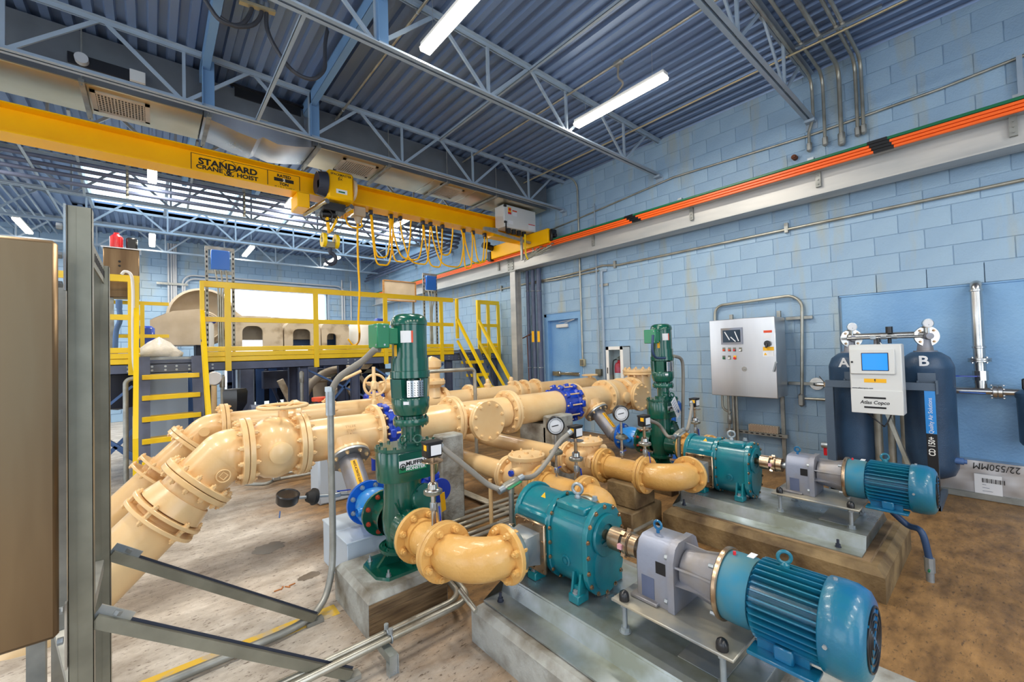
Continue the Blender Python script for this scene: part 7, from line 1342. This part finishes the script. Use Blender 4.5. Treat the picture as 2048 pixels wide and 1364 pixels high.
def arch(x0_, x1_, zt_, hole, lab):
    n = 14; R_s = []; r = (x1_-x0_)*.3; 
    prof = [(x0_, PZ+.06)]+[(x0_+r-r*math.cos(PI/2*i/6), zt_-r+r*math.sin(PI/2*i/6)) for i in range(7)]+[(x1_-r+r*math.sin(PI/2*i/6), zt_-r+r*math.cos(PI/2*i/6)) for i in range(7)]+[(x1_, PZ+.06)]
    hx0_, hx1_, hz0_, hz1_ = hole; k = len(prof); ring2 = [(hx0_, hz0_)]+[(hx0_+.35*(hx1_-hx0_)*(1-math.cos(PI/2*i/6)), hz1_-.3*(hz1_-hz0_)*(1-math.sin(PI/2*i/6))) for i in range(7)]+[(hx1_-.35*(hx1_-hx0_)*(1-math.sin(PI/2*i/6)), hz1_-.3*(hz1_-hz0_)*(1-math.cos(PI/2*i/6))) for i in range(7)]+[(hx1_, hz0_)]
    m = MB()
    for y in (Y8-.02, Y8+.03): pass
    vs = [Vector((a, y, z)) for y in (Y8-.03, Y8+.02) for a, z in prof]+[Vector((a, y, z)) for y in (Y8-.03, Y8+.02) for a, z in ring2]
    fs = []
    for i in range(k-1): fs += [(i, i+1, 2*k+i+1, 2*k+i), (i+1, i, k+i, k+i+1), (2*k+i, 2*k+i+1, 3*k+i+1, 3*k+i)]
    m.add(vs, fs); m.add([Vector((a, y, z)) for y in (Y8+.02, Y8+.9) for a, z in prof], [(i, i+1, k+i+1, k+i) for i in range(k-1)]); part('arched_cover', m, 'dirty_beige', t, sharp=50)
a1, a2, a3, a4 = T(452, 650).x, T(565, 650).x, T(640, 650).x, T(697, 650).x; zt_ = T(560, 640).z
arch(a1, a2-.0, T(500, 632).z, (T(484, 660).x, T(525, 660).x, T(500, 694).z, T(500, 652).z), '')
arch(a2+.02, a3, zt_-.02, (T(585, 660).x, T(620, 660).x, T(600, 690).z, T(600, 658).z), '')
arch(a3+.02, a4, zt_, (T(653, 675).x, T(672, 675).x, T(660, 693).z, T(660, 667).z), '')
m = MB(); m.b2((a2-.1, Y8+.5, PZ+.1), (a4, Y8+.8, zt_-.2)); part('inner_drum', m, 'slate_blue', t); m = MB(); m.prism([(a1, T(455, 600).z), (T(490, 630).x, T(490, 628).z), (a4-.2, T(600, 636).z), (a4-.2, PZ+.3), (a1, PZ+.3)], (0, Y8+.35, 0), (1, 0, 0), U, (0, .4, 0)); part('rear_hood', m, 'dirty_beige', t)
for px_ in (310, 400): m = MB(); q = T(px_, 690); m.b2((q.x-.05, Y8+.1, PZ-.005), (q.x+.05, Y8+.6, zb_)); part('foot_block', m, 'dark', t)
m = MB(); m.b2((-.3, Y8-.05, .01), (3.3, Y8-.0, .1)); m.b2((-.3, Y8-.05, PZ-.15), (3.3, Y8+.05, PZ-.0)); m.b2((-.3, Y8+.9, PZ-.15), (3.3, Y8+1.0, PZ-.0))
for xx in (-.2, 1.3, 2.4, 3.2): m.b2((xx-.1, Y8-.05, .01), (xx+.1, Y8+.02, PZ-.1)); m.b2((xx-.1, Y8+.9, .01), (xx+.1, Y8+.96, PZ-.1))
part('support_legs', m, 'slate', t)
m = MB(); q = T(418, 612); m.cyl((q.x, Y8-.2, PZ), (q.x, Y8-.2, q.z-.2), .05, n=16); part('sight_tube', m, 'offwhite', t); m = MB(); m.box((q.x, Y8-.2, T(418, 645).z), (.16, .1, .06), bev=.02); part('tube_valve', m, 'blue_dark', t)
# tanks, cartons, bag, cabinet, red can, panel
def Q(px_, py_, y=8.0): return P(px_, py_, Y=y)
t = thing('white_tank', (Q(725, 690, 9.3).x, 9.3, PZ), 'white plastic tank with a blue lid behind the guard rail', 'tank'); c = Q(725, 690, 9.3).x; zt_ = Q(725, 645, 9.3).z; m = MB(); m.lathe([(0, 0), (.26, 0), (.28, .02), (.28, zt_-PZ-.08), (.25, zt_-PZ-.02), (.12, zt_-PZ), (0, zt_-PZ)], (c, 9.3, PZ), (0, 0, 1), 32); part('vessel', m, 'white', t); m = MB(); m.box((c+.32, 9.1, zt_+.02), (.2, .2, .12), bev=.02); part('blue_fitting', m, 'blue_dark', t)
m = MB(); m.b2((-.6, 9.0, PZ-.02), (6.0, 10.4, PZ-.001)) if False else m.b2((3.35, 8.3, PZ-.04), (6.0, 10.4, PZ-.006)); o_ = part('rear_deck', m, 'galv', pl)
for k, (px_, py0, py1, mt, lab) in enumerate(((752, 688, 665, 'carton', 'brown carton on the platform behind the green motor, lower one'), (754, 664, 648, 'white', 'pale carton stacked on the brown one behind the green motor'))): a, b = Q(px_-12, py0, 8.25), Q(px_+14, py1, 8.25); m = MB(); m.b2((a.x, 8.1, PZ-.003 if mt == 'carton' else a.z+.01), (b.x, 8.28, b.z), .004); solo('carton', m, mt, lab, 'carton')
t = thing('machine_cabinet', (Q(250, 600, 7.9).x, 7.95, PZ), 'tall stainless cabinet on legs on the left of the platform', 'cabinet'); a, b = Q(222, 500, 7.9), Q(279, 596, 7.9); m = MB(); m.b2((a.x-.08, 7.9, b.z), (b.x, 8.2, a.z+.03), .008); part('enclosure', m, 'brushed_dark', t); m = MB(); m.b2((a.x-.1, 7.88, a.z+.031), (b.x+.02, 8.22, a.z+.045)); part('drip_lid', m, 'brushed', t)
for xx in (a.x, b.x-.03): m = MB(); m.b2((xx-.02, 8.0, PZ), (xx+.02, 8.04, b.z)); part('leg', m, 'galv', t)
m = MB(); q = Q(239, 523, 7.9); m.cyl((q.x, 7.89, q.z), (q.x, 7.9, q.z), .014); m.cyl((q.x, 7.89, q.z-.06), (q.x, 7.9, q.z-.06), .014); part('lamp', m, 'ink', t)
zz0 = a.z+.046; q = Q(233, 497, 8.0); m = MB(); m.cyl((q.x, 8.0, zz0), (q.x, 8.0, zz0+.16), .07, n=16); m.lathe([(.07, .16), (.03, .2), (.03, .22), (0, .22)], (q.x, 8.0, zz0), (0, 0, 1), 16); t = thing('red_can', (q.x, 8.0, zz0), 'red and black can standing on the stainless cabinet', 'can'); part('can', m, 'red', t); m = MB(); m.b2((q.x+.1, 7.95, zz0), (q.x+.22, 8.08, zz0+.17), .02); part('black_bottle', m, 'black', t)
m = MB(); m.tube(smooth([Q(243, 549, 7.42), Q(250, 543, 7.42), Q(262, 550, 7.42), Q(266, 580, 7.42), Q(266, 650, 7.42), Q(267, 720, 7.42), Q(272, 760, 7.42), Q(272, 850, 7.42)]), .018, 8); solo('white_hose', m, 'white', 'white hose draped over the left yellow guard rail', 'hose')
m = MB(); m.tube(smooth([Q(238, 612, 7.8), Q(240, 640, 7.8), Q(232, 665, 7.8), Vector((Q(230, 690, 7.8).x, 7.8, PZ))]), .03, 10); m.cyl(Q(238, 600, 7.8), Q(238, 616, 7.8), .035); solo('grey_hose', m, 'slate_blue', 'thick blue grey hose curving behind the left guard rail', 'hose')
m = MB(); a, b = Q(262, 668, 8.4), Q(310, 692, 8.4); m.b2((a.x, 8.3, PZ), (b.x, 8.5, a.z+.12), .04); solo('blue_pump', m, 'blue_dark', 'blue covered pump on the platform behind the white hose', 'pump')
a = Q(320, 700, 7.75); m = MB(); n = 20; rings = []
for j, (rr, h) in enumerate(((1, 0), (1.05, .05), (.85, .12), (.55, .19), (.25, .24), (.03, .27))): rings.append([Vector((a.x+.24*rr*math.cos(2*PI*i/n)*(1+random.uniform(-.12, .12)), 7.8+.17*rr*math.sin(2*PI*i/n)*(1+random.uniform(-.12, .12)), PZ+h+random.uniform(-.01, .02)*(j > 0))) for i in range(n)])
m.loft(rings); solo('plastic_bag', m, 'plastic_bag', 'crumpled white plastic bag at the head of the ladder stair', 'bag', sharp=80)
t = thing('back_panel', (Q(800, 600, 8.6).x, 8.6, PZ), 'tan flat panel on a slotted post seen from behind', 'panel'); a, b = Q(768, 560, 8.6), Q(830, 603, 8.6); m = MB(); m.b2((a.x, 8.6, b.z), (b.x, 8.63, a.z-.01)); part('sheet', m, 'beige', t); m = MB(); m.b2((a.x-.02, 8.585, b.z-.02), (b.x+.02, 8.6, b.z)); m.b2((a.x-.02, 8.585, a.z-.01), (b.x+.02, 8.6, a.z+.01)); m.b2((a.x-.03, 8.585, b.z), (a.x, 8.63, a.z)); m.b2((b.x, 8.585, b.z), (b.x+.03, 8.63, a.z)); part('border', m, 'wood', t); m = MB(); m.b2((b.x-.05, 8.63, PZ), (b.x, 8.66, a.z)); part('post', m, 'galv', t)
m = MB(); m.b2((Q(815, 690, 8.7).x, 8.7, PZ), (Q(847, 690, 8.7).x, 8.95, Q(830, 640, 8.7).z), .02); solo('blue_drum', m, 'blue_dark', 'blue drum mostly hidden behind the green grinder motor', 'drum')
# ================================================================== BELOW THE PLATFORM
def G(px_, py_, y): return P(px_, py_, Y=y)
t = thing('black_vessel', (G(235, 770, 8.4).x, 8.4, .5), 'dark round vessel on crossed legs under the left of the platform', 'tank'); c = G(235, 765, 8.4); m = MB(); m.lathe([(0, -.4), (.2, -.36), (.33, -.15), (.34, .2), (.34, .35), (0, .36)], (c.x, 8.4, c.z), (0, 0, 1), 28); part('vessel', m, 'dark', t)
for s_ in (-1, 1): m = MB(); m.bar((c.x-s_*.3, 8.0, 0.02), (c.x+s_*.3, 8.0, .7), .05, .05); m.b2((c.x+s_*.3-.03, 8.0, 0), (c.x+s_*.3+.03, 8.05, c.z), 0); part('leg', m, 'slate_blue', t)
m = MB(); m.tube(fillet([Vector((G(252, 900, 7.2).x, 7.2, 0)), Vector((G(252, 900, 7.2).x, 7.2, 1.3)), Vector((G(275, 750, 7.2).x, 7.2, 1.32))], .1), .028, 10); solo('standing_conduit', m, 'galv', 'hooked grey conduit standing left of the ladder stair', 'conduit')
m = MB(); x_ = G(272, 880, 7.2).x; m.cyl((x_, 7.25, 0), (x_, 7.25, .9), .022, n=10); m.box((x_, 7.25, .7), (.07, .07, .3), bev=.02); solo('hose_reel_post', m, 'galv', 'short post with a grey fitting beside the left stair rail', 'post')
for k, (px_, py_, y_, wd, mt, lab) in enumerate(((333, 900, 8.6, .55, 'box_grey', 'pale blue steel column cabinet seen between the ladder treads'), (395, 880, 8.9, .3, 'slate_blue', 'blue steel locker seen right of the ladder treads'), (493, 850, 9.6, .28, 'box_grey', 'pale grey steel column below the machine'))):
    c = G(px_, py_, y_); m = MB(); m.b2((c.x-wd/2, y_, 0), (c.x+wd/2, y_+.25, PZ-.2), .004); solo('steel_column_box', m, mt, lab, 'column')
t = thing('dial_gauge', G(428, 757, 7.3), 'round dial gauge on a cream stem under the platform edge', 'gauge'); c = G(428, 757, 7.3); m = MB(); m.lathe([(0, -.03), (.09, -.03), (.1, 0), (.1, .02), (.08, .025)], c, (-.1, -1, 0), 28); part('case', m, 'steel', t); m = MB(); m.lathe([(0, .026), (.085, .026)], c, (-.1, -1, 0), 28); part('dial', m, 'label_white', t); m = MB(); m.cyl((c.x, 7.32, c.z-.1), (c.x, 7.32, .02), .035, n=12); part('stem', m, 'cream', t)
m = MB(); c = G(471, 808, 6.6); m.lathe([(.03, -.2), (.05, -.14), (.13, 0), (.14, .16), (.12, .2), (0, .2)], c, (0, 0, 1), 4); m.cyl(c-Vector((0, 0, c.z-.01)), c-Vector((0, 0, .2)), .04); solo('black_hopper', m, 'black', 'small black hopper shaped actuator above the rear elbow', 'actuator')
m = MB(); a, b = G(430, 840, 6.6), G(520, 832, 6.6); m.cyl(a, b, .07, n=16); m.cyl(G(498, 832, 6.55), G(540, 832, 6.55), .15, n=20); m.cyl((b.x-.1, 6.6, 0), (b.x-.1, 6.6, b.z), .04); solo('rear_process_pipe', m, 'slate', 'dark flanged process pipe behind the horizontal handwheel', 'pipe')
for k, (px_, y_, hh, mt, lab) in enumerate(((445, 7.35, 1.3, 'conduit', 'grey conduit rising to the platform right of the dial gauge'), (604, 7.3, 1.3, 'galv', 'pale conduit rising to an oval fitting under the platform'), )):
    c = G(px_, 800, y_); m = MB(); m.cyl((c.x, y_, 0), (c.x, y_, hh), .025, n=10); m.box((c.x, y_, hh-.1), (.07, .06, .2), bev=.025); solo('standing_conduit', m, mt, lab, 'conduit')
t = thing('conveyor_truss', (3.0, 8.8, .2), 'tangle of dusty brown inclined conveyor parts under the platform', 'machine')
for p, q, w_, mt in (((575, 810), (700, 722), .1, 'strut'), ((600, 850), (740, 725), .12, 'dirty_beige'), ((675, 735), (740, 850), .1, 'dirty_beige'), ((580, 850), (660, 780), .08, 'strut'), ((560, 760), (600, 840), .1, 'dirty_beige'), ((640, 745), (800, 740), .08, 'strut'), ((690, 720), (760, 800), .08, 'beige')): a, b = G(*p, 8.8), G(*q, 8.8); m = MB(); m.bar(a, b, w_, .1, ref=(0, 1, 0)); part('truss_member', m, mt, t)
m = MB(); m.tube(smooth([G(610, 790, 8.4), G(625, 765, 8.4), G(660, 742, 8.4), G(720, 735, 8.4)]), .07, 12); part('fat_hose', m, 'dirty_beige', t)
m = MB(); c = G(640, 775, 8.6); m.lathe([(0, -.25), (.12, -.2), (.13, .1), (.2, .14), (.2, .18), (0, .18)], c, (0, 0, 1), 20); part('drain_pot', m, 'beige', t); m = MB(); m.b2((1.7, 9.7, .9), (3.3, 9.9, 1.25)); part('back_trough', m, 'slate', t)
t = thing('blue_gearbox', G(650, 812, 6.3), 'small grey blue valve body with an orange handwheel behind the header', 'valve'); c = G(648, 815, 6.3); m = MB(); m.box(c, (.28, .2, .16), bev=.04); m.cyl((c.x, 6.3, 0), (c.x, 6.3, c.z), .05); part('valve_body', m, 'slate_blue', t); m = MB(); m.cyl(c+Vector((-.05, 0, .1)), c+Vector((-.05, 0, .15)), .11, n=10); m.cyl(c+Vector((-.05, 0, .05)), c+Vector((-.05, 0, .1)), .03); part('orange_wheel', m, 'redorange', t)
m = MB(); c = G(748, 800, 5.5); m.box(c, (.24, .2, .22), bev=.04); m.cyl((c.x, 5.5, 0), (c.x, 5.5, c.z-.05), .05); solo('blue_actuator', m, 'blue_dark', 'bright blue actuator below the upright spoked handwheel', 'actuator')
m = MB(); c = P(1376, 812+8, X=xs2+.03); c = Vector((xs2-.12, YM+.5, .95)); c = P(1345, 815, Y=3.0); m.box(c, (.2, .18, .18), bev=.03); m.cyl((c.x, 3.0, 0), (c.x, 3.0, c.z), .04); solo('blue_actuator', m, 'blue_valve', 'bright blue actuator half hidden behind the farther grinder', 'actuator')
# far wall services
for k, px_ in enumerate((337, 343, 348, 352)): x_ = P(px_, 560, Y=14.62).x; m = MB(); m.cyl((x_, 14.62, 0), (x_, 14.62, 4.7), .024, n=8); solo('far_conduit', m, 'lightgrey', f'pale vertical conduit on the far wall, {("first", "second", "third", "fourth")[k]} from the left', 'conduit', 'pale far wall conduits')
a, b = P(313, 566, Y=14.6), P(376, 570, Y=14.6); m = MB(); m.b2((a.x, 14.56, a.z-.03), (b.x, 14.59, a.z+.03)); solo('far_strut', m, 'galv', 'slotted strut crossing the pale conduits on the far wall', 'strut')
for k, (dy, dx) in enumerate(((0, 0), (6, 4))): q = [P(366+dx, 640, Y=14.6), P(366+dx, 548+dy, Y=14.6), P(690-dx, 575+dy, Y=14.6), P(690-dx, 660, Y=14.6)]; z = (q[1].z+q[2].z)/2; m = MB(); m.tube(fillet([q[0], Vector((q[0].x, 14.6, z)), Vector((q[3].x, 14.6, z)), q[3]], .25), .022, 8); solo('far_conduit', m, 'lightgrey', f'{("outer", "inner")[k]} pale conduit looping over the far doorway', 'conduit')
for px_ in (702, 684): x_ = P(px_, 600, Y=14.62).x; m = MB(); m.cyl((x_, 14.62, 0), (x_, 14.62, 4.1), .024, n=8); solo('far_conduit', m, 'lightgrey', f'{"right" if px_ > 690 else "left"} vertical conduit right of the far doorway', 'conduit')

t = thing('blue_plug_valve', (1.62, 3.0, .3), 'deep blue valve with a yellow hanging tag right of the nearer grinder', 'valve'); c = P(868, 975, Y=2.95); m = MB(); m.cyl(c-Vector((0, .08, 0)), c+Vector((0, .08, 0)), .075, n=10); m.cyl(c-Vector((0, .1, 0)), c-Vector((0, .08, 0)), .09, n=24); m.cyl(c+Vector((0, .08, 0)), c+Vector((0, .1, 0)), .09, n=24); m.box(c+Vector((-.02, 0, .1)), (.1, .12, .08), bev=.02); part('valve_body', m, 'blue_dark', t)
m = MB(); m.cyl((c.x, c.y, 0), (c.x, c.y, c.z-.08), .03, n=12); m.cyl((c.x, c.y, 0), (c.x, c.y, .015), .08, n=16); part('stand_post', m, 'galv', t)
m = MB(); a = P(884, 985, Y=2.7); m.prism([(-.02, 0), (.02, 0), (.03, -.13), (-.005, -.14)], a, (1, 0, 0), (0, 0, 1), (0, -.003, 0)); m.cyl(a, c, .004, n=6); part('yellow_tag', m, 'label_yellow', t)

t = thing('dark_backdrop', (3.0, 10.3, 0), 'dark steel skid with beams and posts added to darken the space far under the platform', 'backdrop')  # dark beams and posts added to dim the bright gap under the platform
for p, q, d_, mt in (((455, 765), (612, 795), .1, 'dark'), ((455, 735), (760, 752), .1, 'slate'), ((455, 822), (760, 838), .1, 'strut'), ((600, 752), (770, 822), .06, 'dark'), ((640, 800), (760, 850), .1, 'beige')):
    a, b = P(*p, Y=10.3), P(*q, Y=10.3); m = MB(); m.b2((a.x, 10.3, b.z), (b.x, 10.3+d_, a.z)); part('backdrop_beam', m, mt, t)
for px_ in (482, 520, 546, 575, 590, 625, 655, 690, 730, 765): a = P(px_, 730, Y=10.2); m = MB(); m.b2((a.x-.07, 10.2, 0), (a.x+.07, 10.28, 1.5)); part('backdrop_post', m, 'slate' if px_ % 2 else 'slate_blue', t)
for p, q in (((530, 740), (570, 830)), ((600, 740), (560, 830)), ((620, 740), (700, 850)), ((720, 740), (640, 850))): m = MB(); m.bar(P(*p, Y=10.1), P(*q, Y=10.1), .07, .05); part('backdrop_brace', m, 'slate', t)
